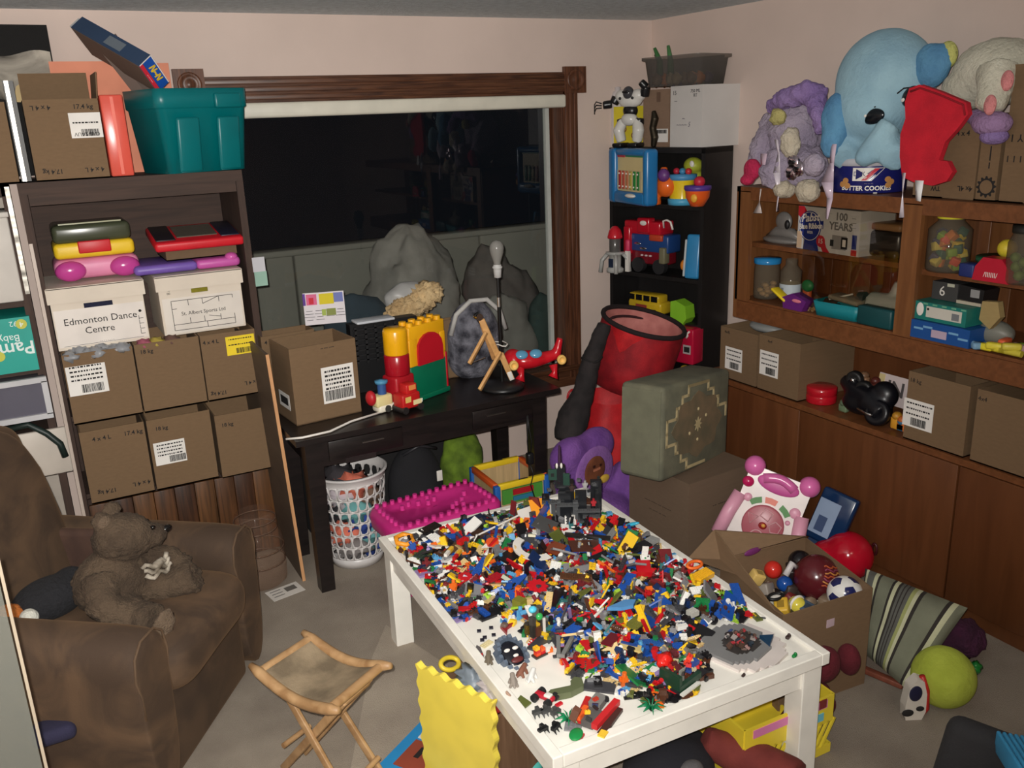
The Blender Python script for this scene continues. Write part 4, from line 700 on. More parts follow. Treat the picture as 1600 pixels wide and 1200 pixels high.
# top of the bookcase
t = BT('toy_robot', 'white and black toy robot with arms raised on top of the black bookcase', 'toy robot', 985, 0.05, ZT, 8, px_y=170)
RW = mat((222, 220, 214), 'gloss', 0.25); RB = mat((28, 28, 30), 'gloss', 0.3)
b = MB()
for s_ in (-1, 1): b.rbox((0.05*s_, -0.02, 0.012), (0.06, 0.10, 0.024), 0.008)
b.build('foot', RB, t)
for s_ in (-1, 1):
    blob('leg', [('t', [(0.05*s_, -0.01, 0.03), (0.065*s_, -0.02, 0.09), (0.045*s_, 0, 0.145)], [0.028, 0.034, 0.028])], RW, t, 0.006, 3)
    blob('thigh', [('t', [(0.055*s_, 0.0, 0.12), (0.06*s_, 0, 0.155)], [0.03, 0.026])], RB, t, 0.006, 2)
blob('pelvis', [('e', (0, -0.01, 0.15), (0.05, 0.04, 0.036))], RW, t, 0.006, 3); blob('waist', [('e', (0, 0, 0.195), (0.045, 0.035, 0.04))], RB, t, 0.006, 2)
blob('chest', [('e', (0, 0, 0.25), (0.075, 0.045, 0.042)), ('e', (-0.05, 0, 0.275), (0.045, 0.04, 0.035)), ('e', (0.05, 0, 0.275), (0.045, 0.04, 0.035))], RW, t, 0.006, 3)
blob('head', [('e', (0.005, -0.03, 0.29), (0.032, 0.03, 0.036))], mat((70, 70, 74), 'gloss'), t, 0.005, 2); MB().ell((0, 0, 0), (0.024, 0.01, 0.008)).build('visor', RB, t, (0.005, -0.058, 0.295))
for s_ in (-1, 1): blob('shoulder', [('t', [(0.09*s_, 0, 0.27), (0.105*s_, -0.01, (0.235 if s_ < 0 else 0.32))], [0.028, 0.026])], RB, t, 0.006, 2)
blob('forearm', [('t', [(-0.11, -0.02, 0.235), (-0.15, -0.05, 0.23)], [0.024, 0.022])], RB, t, 0.006, 2); blob('forearm', [('t', [(0.11, -0.02, 0.315), (0.09, -0.04, 0.345)], [0.024, 0.02])], RB, t, 0.006, 2)
for k in range(3): MB().tube([(-0.155, -0.055, 0.24-0.012*k), (-0.185, -0.065, 0.25-0.018*k), (-0.20, -0.06, 0.235-0.02*k), (-0.19, -0.075, 0.215-0.015*k)], 0.0035, 6).build('finger', RB, t)
for s_ in (-1, 1): MB().ell((0, 0, 0), 0.008).build('bolt', RB, t, (0.04*s_, -0.045, 0.262))
t = BT('toy_box', 'yellow printed toy box behind the robot on the black bookcase', 'box', 988, 0.17, ZT, px_y=190); prt('box_body', (0, 0, 0.11), (0.23, 0.06, 0.22), mat((226, 208, 50)), t)
for k in range(5): MB().tube([(-0.08+0.04*k+0.02*math.cos(a*PI/8), -0.031, 0.06+0.035*(k % 3)+0.016*math.sin(a*PI/8)) for a in range(16)], 0.003, 5, closed=True).build('printed_ring', mat((120, 40, 60)), t)
t = BT('bottle', 'small white plastic bottle standing behind the toy robot', 'bottle', 965, 0.20, ZT, px_y=110); MB().lathe([(0, 0), (0.04, 0.0), (0.042, 0.02), (0.042, 0.28), (0.03, 0.305), (0.018, 0.31), (0.018, 0.33), (0, 0.332)], 20).build('shell', mat((214, 206, 206), 'gloss'), t)
t = BT('toy_box', 'slim white box with a red top between robot and brown carton', 'box', 1020, 0.14, ZT, px_y=190); prt('box_body', (0, 0, 0.12), (0.05, 0.08, 0.24), mat((206, 204, 196)), t); prt('red_band', (0, 0, 0.255), (0.052, 0.082, 0.03), mat((190, 40, 60)), t)
t = BT('toy_figure', 'dark olive jointed toy figure beside the brown carton on the black bookcase', 'toy', 1021, 0.05, ZT, px_y=200)
blob('body', [('t', [(0, 0, 0.0), (0.01, 0, 0.05), (-0.005, 0, 0.1), (0.01, 0, 0.15), (0.0, 0, 0.19)], [0.014, 0.022, 0.02, 0.022, 0.012])], mat((70, 64, 54), 'metal', 0.5), t, 0.005, 2)
c_ = T('cardboard_box', 'tall closed white carton with handwriting at the right of the black bookcase top', 'cardboard box', (3.265, 3.79, ZT), -88)
prt('box_body', (0, 0, 0.155), (0.245, 0.262, 0.31), mat((214, 210, 206), 'card', stretch=(5, 5, 5)), c_)
text('15', 0.03, INK, c_, (-0.09, -0.1316, 0.275)); text('750 ML\nRT', 0.024, INK, c_, (0.07, -0.1316, 0.27)); text('~\n~~~~ 5', 0.035, mat((110, 108, 120)), c_, (-0.02, -0.1316, 0.13), shear=0.3); text('---', 0.022, INK, c_, (-0.08, -0.1316, 0.235))
prt('tape', (0.0, 0, 0.3105), (0.245, 0.05, 0.001), mat((190, 184, 170), 'gloss'), c_)
c2 = T('cardboard_box', 'closed brown carton with a bar code label left of the tall white carton', 'cardboard box', (3.215, 4.025, ZT), -84)
prt('box_body', (0, 0, 0.15), (0.20, 0.20, 0.30), mat((140, 114, 94), 'card'), c2); sticker(c2, (0.04, -0.1008, 0.06), 0.11, 0.07, seed=5, rows=0, bars=(0.08, 0.84)); prt('stain', (0.02, -0.1004, 0.26), (0.03, 0.001, 0.05), mat((110, 86, 70)), c2)
t = T('storage_bin', 'smoky clear plastic bin of toys on top of the white carton', 'bin', (3.225, 3.90, ZT+0.312), -78)
CL = mat((170, 166, 160), 'clear', 0.25, None, fac=0.30, surf=(150, 146, 142)); tub([rrect(0.34, 0.24, 0.03, 0), rrect(0.38, 0.27, 0.04, 0.13), rrect(0.405, 0.30, 0.04, 0.135), rrect(0.405, 0.30, 0.04, 0.15)], CL, 'tub', t)
for k in range(14):
    cx = -0.13+0.27*((k*5) % 14)/14; cy = -0.08+0.16*((k*3) % 7)/7; c = [(150, 120, 90), (110, 96, 130), (190, 170, 130), (236, 140, 40), (120, 110, 104)][k % 5]
    p = t.matrix_basis @ Vector((cx, cy, 0.034)); p = Matrix.Translation(t.location) @ Matrix.Rotation(t.rotation_euler.z, 4, 'Z') @ Vector((cx, cy, 0.034))
    tag(MB().ell((0, 0, 0), (0.03, 0.026, 0.03), 0, None, 12, 8, 0.7, 9).build('small_toy', mat(c), None, p), ('tan', 'violet', 'cream', 'orange', 'grey')[k % 5]+' toy seen through the '+('far left', 'left', 'right', 'far right')[min(3, int((cx+0.14)/0.07))]+' '+('front', 'back')[cy > 0]+' of the clear plastic bin', 'toy', 'toys in the clear bin')
for k, (dx, hz, c, nm) in enumerate(((-0.13, 0.20, (60, 110, 60), 'green toy dinosaur arm'), (-0.15, 0.17, (30, 40, 30), 'dark toy spike'), (-0.09, 0.21, (80, 130, 80), 'pale green toy wing'))):
    p = Matrix.Translation(t.location) @ Matrix.Rotation(t.rotation_euler.z, 4, 'Z') @ Vector((dx, -0.06+0.02*k, 0.06)); tag(MB().tube([(0, 0, 0), (0.0, 0.0, 0.07), (-0.03+0.01*k, 0.01, hz-0.06)], [0.02, 0.016, 0.008], 8).build('toy', mat(c), None, p), nm+' sticking out of the clear bin', 'toy')
# shelf 1
z = SZ[0]+0.001; t = BT('activity_frame', 'blue framed toy xylophone panel on the top shelf of the black bookcase', 'toy', 990, -0.05, z, -20, px_y=280); BLU = mat((40, 120, 180), 'plain', 0.3)
fr = MB()
for c, d in (((-0.17, 0, 0.15), (0.075, 0.10, 0.30)), ((0.175, 0, 0.15), (0.05, 0.08, 0.30)), ((0, 0, 0.035), (0.36, 0.09, 0.07)), ((0, 0, 0.28), (0.36, 0.08, 0.04))): fr.rbox(c, d, 0.02, 0, None, 3)
fr.build('frame', BLU, t); prt('cream_panel', (0.0, -0.015, 0.16), (0.28, 0.02, 0.20), mat((226, 206, 150)), t); prt('grey_strip', (0, -0.027, 0.13), (0.27, 0.004, 0.105), mat((206, 190, 150)), t)
for k in range(6): q = MB().rbox((-0.10+0.04*k, -0.03, 0.13), (0.026, 0.006, 0.10), 0.003).build('key', mat([(190, 50, 40), (200, 90, 70), (206, 130, 90), (200, 180, 90), (40, 140, 60), (40, 130, 60)][k]), t); studs_ = [MB().ell((-0.10+0.04*k, -0.035, 0.13+dz), 0.005).build('pin', WHITE, q) for dz in (-0.035, 0.035)]
prt('green_strip', (0.05, 0.0, 0.27), (0.18, 0.06, 0.03), mat((50, 130, 90)), t); prt('red_strip', (-0.09, -0.01, 0.262), (0.08, 0.04, 0.02), mat((190, 60, 70)), t); MB().ell((0.05, -0.05, 0.05), (0.05, 0.02, 0.012)).build('white_mallet', WHITE, t)
t = BT('toy_giraffe', 'orange toy animal with a tall yellow neck before the blue frame', 'toy', 1022, -0.03, z, px_y=290); blob('body', [('t', [(0, 0, 0.0), (0, 0, 0.06), (0.0, 0, 0.12)], [0.042, 0.036, 0.03]), ('e', (0.065, 0.02, 0.1), (0.06, 0.05, 0.06)), ('t', [(0.06, 0.02, 0.1), (0.05, 0.02, 0.2)], [0.02, 0.02])], mat((240, 110, 40), 'gloss'), t, 0.007, 3)
MB().cyl((0, 0, 0.12), (0, 0, 0.17), 0.026).build('yellow_neck', mat((230, 170, 60)), t); MB().ell((0.08, -0.02, 0.16), (0.035, 0.03, 0.035)).build('purple_knob', mat((110, 60, 130)), t); prt('face_mark', (-0.01, -0.037, 0.055), (0.02, 0.006, 0.03), INK, t)
t = BT('toy_drum', 'yellow toy drum with light blue rims on the top shelf of the black bookcase', 'toy', 1066, 0.05, z, px_y=290); MB().lathe([(0, 0.0), (0.075, 0.0), (0.078, 0.03), (0.066, 0.035)], 28).build('blue_base', mat((80, 170, 210)), t)
MB().lathe([(0.068, 0.03), (0.064, 0.08), (0.068, 0.13)], 28).build('yellow_drum', mat((240, 206, 40), 'gloss'), t); MB().lathe([(0.068, 0.13), (0.078, 0.135), (0.078, 0.16), (0.0, 0.162)], 28).build('blue_rim', mat((80, 150, 200)), t)
for k, c in enumerate(((190, 40, 60), (70, 140, 180), (200, 50, 50))): MB().ell((-0.04+0.04*k, 0, 0.175), (0.018, 0.018, 0.018)).build('knob', mat(c), t)
t = BT('toy_ball', 'orange toy bowl with a purple wavy rim beside the yellow drum', 'toy', 1090, -0.02, z, px_y=300); MB().lathe([(0, 0.0), (0.035, 0.004), (0.062, 0.05), (0.066, 0.09)], 24).build('bowl', mat((240, 100, 40), 'gloss'), t); MB().lathe([(0.066, 0.085), (0.072, 0.095), (0.07, 0.11), (0, 0.112)], 24).build('purple_rim', mat((90, 60, 150)), t); MB().ell((0.02, -0.058, 0.05), (0.02, 0.01, 0.022)).build('yellow_dot', mat((246, 180, 60)), t); MB().ell((0.01, 0, 0.13), (0.03, 0.03, 0.028)).build('red_knob', mat((200, 40, 60)), t)
t = BT('toy_turtle', 'lime green toy with a yellow head behind the orange bowl', 'toy', 1086, 0.16, z, px_y=280); blob('body', [('e', (0, 0, 0.10), (0.05, 0.04, 0.1)), ('e', (0.0, -0.02, 0.20), (0.055, 0.05, 0.045))], mat((176, 184, 60)), t, 0.008, 3); MB().ell((0.02, -0.06, 0.21), (0.015, 0.008, 0.018)).build('eye', WHITE, t)
# shelf 2
z = SZ[1]+0.001; t = BT('toy_rocket', 'silver toy rocket with a red nose at the left of the black bookcase', 'toy', 961, -0.05, z, px_y=400); SV = mat((176, 176, 172), 'plain', 0.3)
MB().lathe([(0.03, 0.10), (0.034, 0.11), (0.034, 0.19), (0.03, 0.195)], 20).build('window_tube', mat((90, 88, 86), 'gloss'), t); MB().lathe([(0.0, 0.265), (0.015, 0.262), (0.034, 0.24), (0.044, 0.205), (0.044, 0.195), (0, 0.195)], 24).build('red_nose', mat((206, 36, 50), 'gloss'), t)
MB().lathe([(0, 0.0), (0.05, 0.0), (0.05, 0.02), (0.034, 0.03), (0.036, 0.10), (0.055, 0.105), (0.055, 0.115), (0, 0.12)], 20).build('base', SV, t)
for k in range(4): a = PI/4+k*PI/2; MB().tube([(0.04*math.cos(a), 0.04*math.sin(a), 0.11), (0.075*math.cos(a), 0.075*math.sin(a), 0.07), (0.085*math.cos(a), 0.085*math.sin(a), 0.0)], 0.012, 8).build('fin', SV, t)
prt('window', (0, -0.037, 0.055), (0.03, 0.008, 0.05), mat((40, 50, 70), 'gloss'), t)
t = BT('toy_truck', 'large red and dark blue plastic toy truck on the second shelf of the black bookcase', 'toy truck', 1020, 0.08, z, px_y=390)
MB().rbox((0.02, 0, 0.17), (0.27, 0.12, 0.10), 0.01).build('blue_bed', mat((34, 70, 130), 'plain', 0.35), t); r_ = MB(); r_.rbox((-0.03, 0.0, 0.255), (0.26, 0.13, 0.075), 0.01); r_.rbox((-0.01, -0.05, 0.27), (0.09, 0.06, 0.085), 0.01); r_.rbox((-0.13, -0.02, 0.18), (0.05, 0.12, 0.16), 0.01); r_.build('red_canopy', mat((190, 26, 44), 'gloss'), t)
MB().ell((-0.005, -0.082, 0.285), (0.024, 0.004, 0.014)).build('oval_badge', WHITE, t); MB().rbox((0.0, 0, 0.09), (0.26, 0.11, 0.08), 0.01).build('cab', mat((120, 24, 36), 'gloss'), t)
for x in (-0.05, 0.10): MB().cyl((x, -0.075, 0.045), (x, -0.04, 0.045), 0.042, n=20).build('wheel', mat((40, 40, 42)), t)
MB().tube([(0.10, -0.03, 0.26), (0.105, -0.04, 0.30), (0.13, -0.04, 0.305), (0.155, -0.04, 0.295), (0.17, -0.04, 0.255)], 0.006, 8).build('white_claw', WHITE, t); MB().rbox((0.075, -0.06, 0.205), (0.09, 0.03, 0.035), 0.006).build('orange_hood', mat((196, 70, 40)), t); MB().rbox((0.125, -0.055, 0.11), (0.04, 0.05, 0.09), 0.006).build('olive_block', mat((120, 116, 90)), t)
for k in range(3): MB().ell((-0.03+0.03*k, -0.06, 0.10), (0.01, 0.008, 0.006)).build('light', mat((210, 190, 190)), t)
for dx, dz in ((-0.06, 0.165), (-0.02, 0.14)): MB().ell((dx, -0.063, dz), (0.026, 0.006, 0.007)).build('chrome_bar', CHROME, t)
t = BT('toy_wand', 'small white and pink toy wand behind the silver rocket', 'toy', 981, 0.0, z, px_y=395); prt('handle', (0, 0, 0.06), (0.025, 0.02, 0.12), WHITE, t); MB().rbox((0, 0, 0.15), (0.03, 0.024, 0.07), 0.01).build('pink_tip', mat((220, 60, 100)), t)
t = BT('toy_tablet', 'blue toy tablet standing on edge at the right of the second shelf', 'toy', 1085, 0.03, z, 12, px_y=400); t.rotation_euler = (math.radians(-8), 0, t.rotation_euler.z); MB().rbox((0, 0, 0.12), (0.085, 0.09, 0.24), 0.015, seg=3).build('case', mat((50, 136, 190), 'plain', 0.3), t); MB().rbox((-0.045, 0, 0.11), (0.012, 0.09, 0.20), 0.005).build('white_edge', mat((190, 196, 196)), t); MB().ell((-0.065, 0.0, 0.07), (0.02, 0.02, 0.03)).build('orange_grip', mat((220, 130, 40)), t)
# shelf 3
z = SZ[2]+0.001; t = BT('toy_bus', 'yellow toy van with black windows on the third shelf of the black bookcase', 'toy van', 1015, 0.04, z, px_y=470); YV = mat((206, 172, 40), 'gloss')
MB().rbox((0, 0, 0.055), (0.24, 0.10, 0.07), 0.012).build('body', YV, t); MB().rbox((-0.01, 0, 0.105), (0.22, 0.092, 0.05), 0.012).build('roof', YV, t)
for k in range(4): prt('window', (-0.095+0.055*k, -0.047, 0.108), (0.042, 0.006, 0.032), mat((24, 24, 26), 'gloss'), t)
for x in (-0.075, 0.075): MB().cyl((x, -0.056, 0.024), (x, 0.056, 0.024), 0.026).build('wheel', mat((26, 26, 26)), t)
prt('red_lettering', (-0.02, -0.052, 0.06), (0.08, 0.002, 0.02), mat((150, 60, 50)), t)
t = BT('toy_block', 'lime green angular toy block beside the yellow van', 'toy', 1067, 0.02, z, px_y=470); MB().prism([(-0.055, 0), (0.02, -0.02), (0.055, 0.03), (0.045, 0.10), (-0.02, 0.125), (-0.055, 0.115)], 0.08, 0, TR(0, 0.04, 0) @ R4('X', 90)).build('block', mat((140, 200, 50)), t)
t = BT('candy_box', 'red box with white wavy ribbons low in the black bookcase', 'box', 1078, -0.02, SZ[2]-0.21, px_y=510); MB().rbox((0, 0, 0.10), (0.12, 0.10, 0.20), 0.01).build('box_body', mat((190, 26, 60), 'gloss'), t)
for x in (-0.025, 0.025): MB().tube([(x-0.01, -0.052, 0.15), (x, -0.053, 0.165), (x-0.004, -0.053, 0.175), (x+0.012, -0.052, 0.19)], 0.006, 6).build('white_ribbon', WHITE, t)
prt('label', (0.02, -0.051, 0.085), (0.05, 0.002, 0.05), mat((190, 180, 180)), t); prt('label_print', (0.02, -0.0525, 0.085), (0.036, 0.002, 0.03), INK, t)
z = SZ[3]+0.001
for k, (px, c, nm, sz) in enumerate(((1072, (200, 160, 50), 'yellow', 0.05), (1083, (190, 140, 60), 'tan', 0.035), (1062, (40, 90, 170), 'blue', 0.03))):
    q = BT('small_toy', nm+' small toy on the lowest shelf of the black bookcase', 'toy', px, 0.0, z, px_y=570); MB().rbox((0, 0, sz*0.6), (sz*1.6, sz, sz*1.2), sz*0.3, 0, R4('Y', 15)).build('body', mat(c), q)

# ================================================================ HAMPER, PURPLE CHAIR, POUF
t = T('toy_hamper', 'red collapsible fabric hamper with a black rim and pink lining by the black bookcase', 'hamper')
pc = PY(1006, 503, 3.72); RH = 0.225; ax = Vector((0.16, -0.22, 1)).normalized(); u_ = Vector((0.9, -0.35, -0.2)); u_ = (u_-ax*u_.dot(ax)).normalized(); v_ = ax.cross(u_)
def ring(c, r, k=28, a=ax): return [c+u_*(r*math.cos(2*PI*i/k))+v_*(r*math.sin(2*PI*i/k)) for i in range(k)]
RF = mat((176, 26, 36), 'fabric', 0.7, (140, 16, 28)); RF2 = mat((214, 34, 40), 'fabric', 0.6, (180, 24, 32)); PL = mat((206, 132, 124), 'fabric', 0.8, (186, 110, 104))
base = pc - ax*0.36; pr = MB(); rs = [ring(pc, RH), ring(pc-ax*0.10, RH*1.01), ring(pc-ax*0.24, RH*0.98), ring(base, RH*0.95)]
pr.add([p for r in rs for p in r], [(j*28+i, j*28+(i+1) % 28, (j+1)*28+(i+1) % 28, (j+1)*28+i) for j in range(3) for i in range(28)]+[list(range(84, 112))], 0, True); pr.build('fabric_wall', RF, t)
pr = MB(); rs = [ring(pc, RH-0.006), ring(pc-ax*0.12, RH-0.006), ring(pc-ax*0.34, RH-0.02)]
pr.add([p for r in rs for p in r], [(j*28+(i+1) % 28, j*28+i, (j+1)*28+i, (j+1)*28+(i+1) % 28) for j in range(2) for i in range(28)]+[list(range(56, 84))[::-1]], 0, True); pr.build('pink_lining', PL, t)
MB().tube(ring(pc, RH), 0.013, 8, closed=True).build('black_rim', mat((34, 22, 24), 'fabric'), t); MB().tube([p for p in ring(pc-ax*0.05+u_*0.03+v_*0.01, RH*0.93)[1:13]], 0.008, 8).build('inner_rim', mat((60, 26, 30), 'fabric'), t)
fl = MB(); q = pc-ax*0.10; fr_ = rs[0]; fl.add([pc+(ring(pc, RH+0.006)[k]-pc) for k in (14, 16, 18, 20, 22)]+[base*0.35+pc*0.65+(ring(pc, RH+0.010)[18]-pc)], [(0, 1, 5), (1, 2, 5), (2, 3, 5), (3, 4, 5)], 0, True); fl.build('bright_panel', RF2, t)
sk = [(Vector((2.60, 3.74, 0.50)), 0.17), (Vector((2.57, 3.74, 0.40)), 0.13), (Vector((2.575, 3.72, 0.30)), 0.15), (Vector((2.56, 3.72, 0.20)), 0.13), (Vector((2.57, 3.72, 0.10)), 0.15), (Vector((2.57, 3.72, 0.005)), 0.14)]
sk = [(Vector((pc.x-0.15, pc.y+0.10, 0.50)), 0.16), (Vector((pc.x-0.19, pc.y+0.08, 0.40)), 0.13), (Vector((pc.x-0.18, pc.y+0.06, 0.30)), 0.15), (Vector((pc.x-0.19, pc.y+0.06, 0.20)), 0.13), (Vector((pc.x-0.18, pc.y+0.06, 0.10)), 0.15), (Vector((pc.x-0.18, pc.y+0.06, 0.005)), 0.14)]
pr = MB()
for j, (c, r) in enumerate(sk):
    for i in range(24): a = 2*PI*i/24; rr = r*(1+0.06*math.sin(5*a+j)); pr.v.append((c.x+rr*math.cos(a), c.y+rr*math.sin(a), c.z))
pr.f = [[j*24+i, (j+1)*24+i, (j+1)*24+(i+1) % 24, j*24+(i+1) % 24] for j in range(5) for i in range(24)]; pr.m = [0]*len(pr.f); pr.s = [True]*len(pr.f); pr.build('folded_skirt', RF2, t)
t = T('strap_bag', 'dark charcoal fabric strap bag sagging against the left of the red hamper', 'bag')
P_ = [PY(945, 505, 3.62), PY(925, 560, 3.62), PY(912, 610, 3.60), PY(895, 655, 3.58), PY(885, 690, 3.56)]
blob('strap', [('t', P_, [0.036, 0.05, 0.055, 0.085, 0.07])], mat((44, 38, 38), 'fabric', None, (28, 24, 25)), t, 0.012, 2, 0.006, 22)
for k in (1, 2): MB().tube([P_[k]+Vector((0.05*math.cos(a*PI/8), 0.05*math.sin(a*PI/8), 0.01*math.sin(a))) for a in range(16)], 0.007, 6, closed=True).build('binding', mat((26, 22, 23), 'fabric'), t)
PU = mat((128, 82, 158), 'plush', None, (104, 62, 136), dist=0.006); PU2 = mat((150, 104, 172), 'plush', None, (130, 84, 156), dist=0.006)
t = T('kids_chair', 'small puffy purple plush kids chair with a brown printed face patch', 'chair', (2.25, 3.36, -0.03), 16)
blob('seat_body', [('e', (0, 0.08, 0.32), (0.20, 0.075, 0.19)), ('e', (-0.09, 0.08, 0.42), (0.13, 0.075, 0.10)), ('e', (0.10, 0.08, 0.42), (0.13, 0.075, 0.10)), ('e', (0, 0, 0.10), (0.22, 0.18, 0.12)), ('t', [(0.17, 0.03, 0.26), (0.24, -0.05, 0.2), (0.28, -0.16, 0.09)], [0.08, 0.085, 0.08]), ('t', [(-0.17, 0.03, 0.26), (-0.22, -0.05, 0.2), (-0.24, -0.16, 0.09)], [0.08, 0.085, 0.08])], PU, t, 0.014, 9)
MB().ell((0, 0, 0), (0.145, 0.02, 0.13)).build('pale_oval', PU2, t, (0.01, 0.008, 0.33)); pt = MB().ell((0, 0, 0), (0.078, 0.012, 0.075)).build('printed_patch', mat((128, 72, 40), 'fabric', None, (96, 50, 30)), t, (-0.01, -0.012, 0.345))
for c, d, cc in (((0.0, -0.012, 0.01), (0.05, 0.004, 0.012), (190, 120, 90)), ((-0.02, -0.012, 0.03), (0.015, 0.004, 0.012), (60, 30, 24)), ((0.03, -0.012, 0.025), (0.015, 0.004, 0.012), (60, 30, 24))): prt('print', c, d, mat(cc), pt)
MB().ell((0.05, -0.02, 0.285), (0.04, 0.012, 0.022)).build('yellow_patch', mat((220, 180, 70)), t)
for x in (0.17, 0.19): MB().ell((x+0.08, -0.235, 0.05), 0.008).build('bead', mat((200, 200, 200), 'gloss'), t)
# box and pouf
pb0 = PZ(1077, 757, 0.44); c_ = carton('large printed carton under the embroidered pouf', (pb0.x+0.12, pb0.y+0.26, 0), 0, 0.40, 0.40, 0.44, open_top=False, m=mat((112, 92, 74), 'card'))
c_.rotation_euler = (0, 0, math.radians(-38)); c_.location = pb0 + Matrix.Rotation(math.radians(-38), 3, 'Z') @ Vector((-0.20, 0.20, 0)) ; c_.location.z = 0
c_.location = (pb0.x, pb0.y, 0); ctr = Matrix.Rotation(math.radians(-86), 3, 'Z') @ Vector((-0.20, 0.20, 0)); c_.rotation_euler.z = math.radians(-86); c_.location = (pb0.x+ctr.x, pb0.y+ctr.y, 0)
INK2 = mat((62, 48, 38), 'plain', 0.8)
text('---- ---- -- ------', 0.030, INK2, c_, (0.0, -0.2006, 0.275)); text('-- ---- -- ---', 0.026, INK2, c_, (0.0, -0.2006, 0.235)); text('-- ------ ---', 0.036, INK2, c_, (0.2006, 0.02, 0.30), (PI/2, 0, PI/2)); text('-- --- ---- -\n-- ---- ---', 0.026, INK2, c_, (0.2006, 0.03, 0.225), (PI/2, 0, PI/2))
for y in (-0.1, 0.1): prt('flap_seam', (0, y*0.0, 0.4405), (0.003, 0.40, 0.001), INK2, c_)
g1, g2, g3 = PY(985, 592, 3.02), PY(1037, 606, 2.80), PY(982, 735, 2.99); X3 = PY(1160, 635, 3.02)
zax = (g1-g3).normalized(); fx = (X3-g2); fx = (fx-zax*fx.dot(zax)).normalized(); side = (g1-g2); side = (side-zax*side.dot(zax)-fx*side.dot(fx)).normalized()
PW, PD, PH = 0.58, 0.22, 0.42; cpt = g2 + fx*(PW/2) + side*(PD/2) - zax*(PH/2)
pf = T('pouf', 'grey green cube pouf with cream embroidered medallion balanced on the carton', 'pouf', cpt); pf.rotation_euler = Matrix((fx, side, zax)).transposed().to_euler()
GP = mat((112, 110, 90), 'fabric', None, (94, 94, 78)); o = MB(); o.rbox((0, 0, 0), (PW, PD, PH), 0.022, 0, None, 3); o.build('cushion', GP, pf)
CR = mat((196, 178, 134), 'fabric'); em = MB()
def strip(x0, z0, x1, z1, w_=0.013): em.box((0, 0, 0), (abs(x1-x0)+w_, 0.003, abs(z1-z0)+w_), 0, TR((x0+x1)/2, -PD/2-0.001, (z0+z1)/2))
st_ = [(-0.255, 0.0), (-0.255, 0.055), (-0.18, 0.055), (-0.18, 0.10), (-0.135, 0.10), (-0.135, 0.145), (-0.085, 0.145), (-0.085, 0.185), (0.07, 0.185)]
for sx, sz in ((1, 1), (-1, 1), (1, -1)):
    for (x0, z0), (x1, z1) in zip(st_, st_[1:]):
        strip(min(sx*x0, sx*x1), min(sz*z0, sz*z1), max(sx*x0, sx*x1), max(sz*z0, sz*z1))
em.build('stepped_border', CR, pf); m2 = MB()
m2.prism([(0.20*math.cos(a*PI/16)*(1+0.10*math.cos(a*PI/2)), 0.14*math.sin(a*PI/16)*(1+0.10*math.cos(a*PI/2))) for a in range(32)], 0.003, 0, TR(0, -PD/2, 0) @ R4('X', 90)); m2.build('medallion', mat((124, 104, 78), 'fabric', None, (100, 92, 70)), pf)
sp = []
for a in range(16): r_ = (0.034, 0.016)[a % 2]; sp.append((r_*math.cos(a*PI/8), r_*math.sin(a*PI/8)))
MB().prism(sp, 0.005, 0, TR(0, -PD/2, 0) @ R4('X', 90)).build('star', CR, pf)
for x, z in ((0, 0.07), (0, -0.07), (0.07, 0.03), (-0.07, -0.03)): MB().ell((x, -PD/2-0.003, z), (0.008, 0.004, 0.008)).build('embroidered_dot', CR, pf)
MB().box((-PW/2-0.0005, 0, 0), (0.002, PD*0.9, PH*0.9)).build('side_panel', mat((112, 112, 92), 'fabric'), pf)
# ================================================================ HUTCH ALONG THE RIGHT WALL
CW = mat((130, 84, 48), 'wood', 0.42, (110, 68, 38), stretch=(14, 14, 1.3), scale=2.5); CWH = mat((124, 76, 44), 'wood', 0.42, (104, 62, 34), stretch=(14, 1.3, 14), scale=2.5); CWD = mat((108, 64, 35), 'wood', 0.42, (94, 54, 28), stretch=(12, 12, 1.2), scale=1.6)
HX, HY1, HY0, HZ = 2.986, 3.22, 0.75, 1.64
hu = T('hutch', 'long brown wooden wall unit with open shelves above a counter along the right wall', 'cabinet', (HX, HY1, 0), -90)   # local x runs towards the camera, local y towards the wall
HL = HY1-HY0; HD = XR-HX
prt('side_panel', (-0.208, HD/2, 0.33), (0.024, HD, 0.66), CW, hu); prt('side_panel', (0.012, HD/2, 1.325), (0.024, HD, 0.63), CW, hu)
prt('top_panel', (HL/2, HD/2, HZ-0.012), (HL, HD, 0.024), CWH, hu); prt('countertop', (HL/2-0.11, HD/2-0.004, 0.667), (HL+0.22, HD+0.008, 0.026), CWH, hu); prt('bottom_shelf', (HL/2, HD/2, 1.092), (HL, HD-0.02, 0.028), CWH, hu)
prt('lower_rail', (HL/2, 0.012, 1.052), (HL, 0.022, 0.085), CWH, hu); prt('top_rail', (HL/2, 0.012, HZ-0.035), (HL, 0.022, 0.05), CWH, hu)
for x in (0.05, 0.965, ): prt('stile', (x, 0.011, 1.36), (0.08, 0.022, 0.52), CW, hu)
prt('divider', (0.965, HD/2, 1.36), (0.03, HD-0.03, 0.52), CW, hu)
prt('shelf', (0.49, HD/2+0.03, 1.362), (0.92, HD-0.08, 0.022), CWH, hu); prt('shelf', (1.72, HD/2+0.03, 1.352), (1.48, HD-0.08, 0.022), CWH, hu)
for k in range(22): MB().rbox((0.08+0.112*k, HD-0.012, 1.15), (0.110, 0.010, 0.95), 0.003).build('back_plank', [CW, CWD, mat((126, 78, 44), 'wood', 0.42, (100, 60, 34), stretch=(14, 14, 1.3), scale=2.5)][(k*7) % 3], hu)
xd = HY1-PX(1248, 700, HX).y
prt('toe_kick', (HL/2-0.11, 0.03, 0.03), (HL+0.22, 0.02, 0.06), CWD, hu)
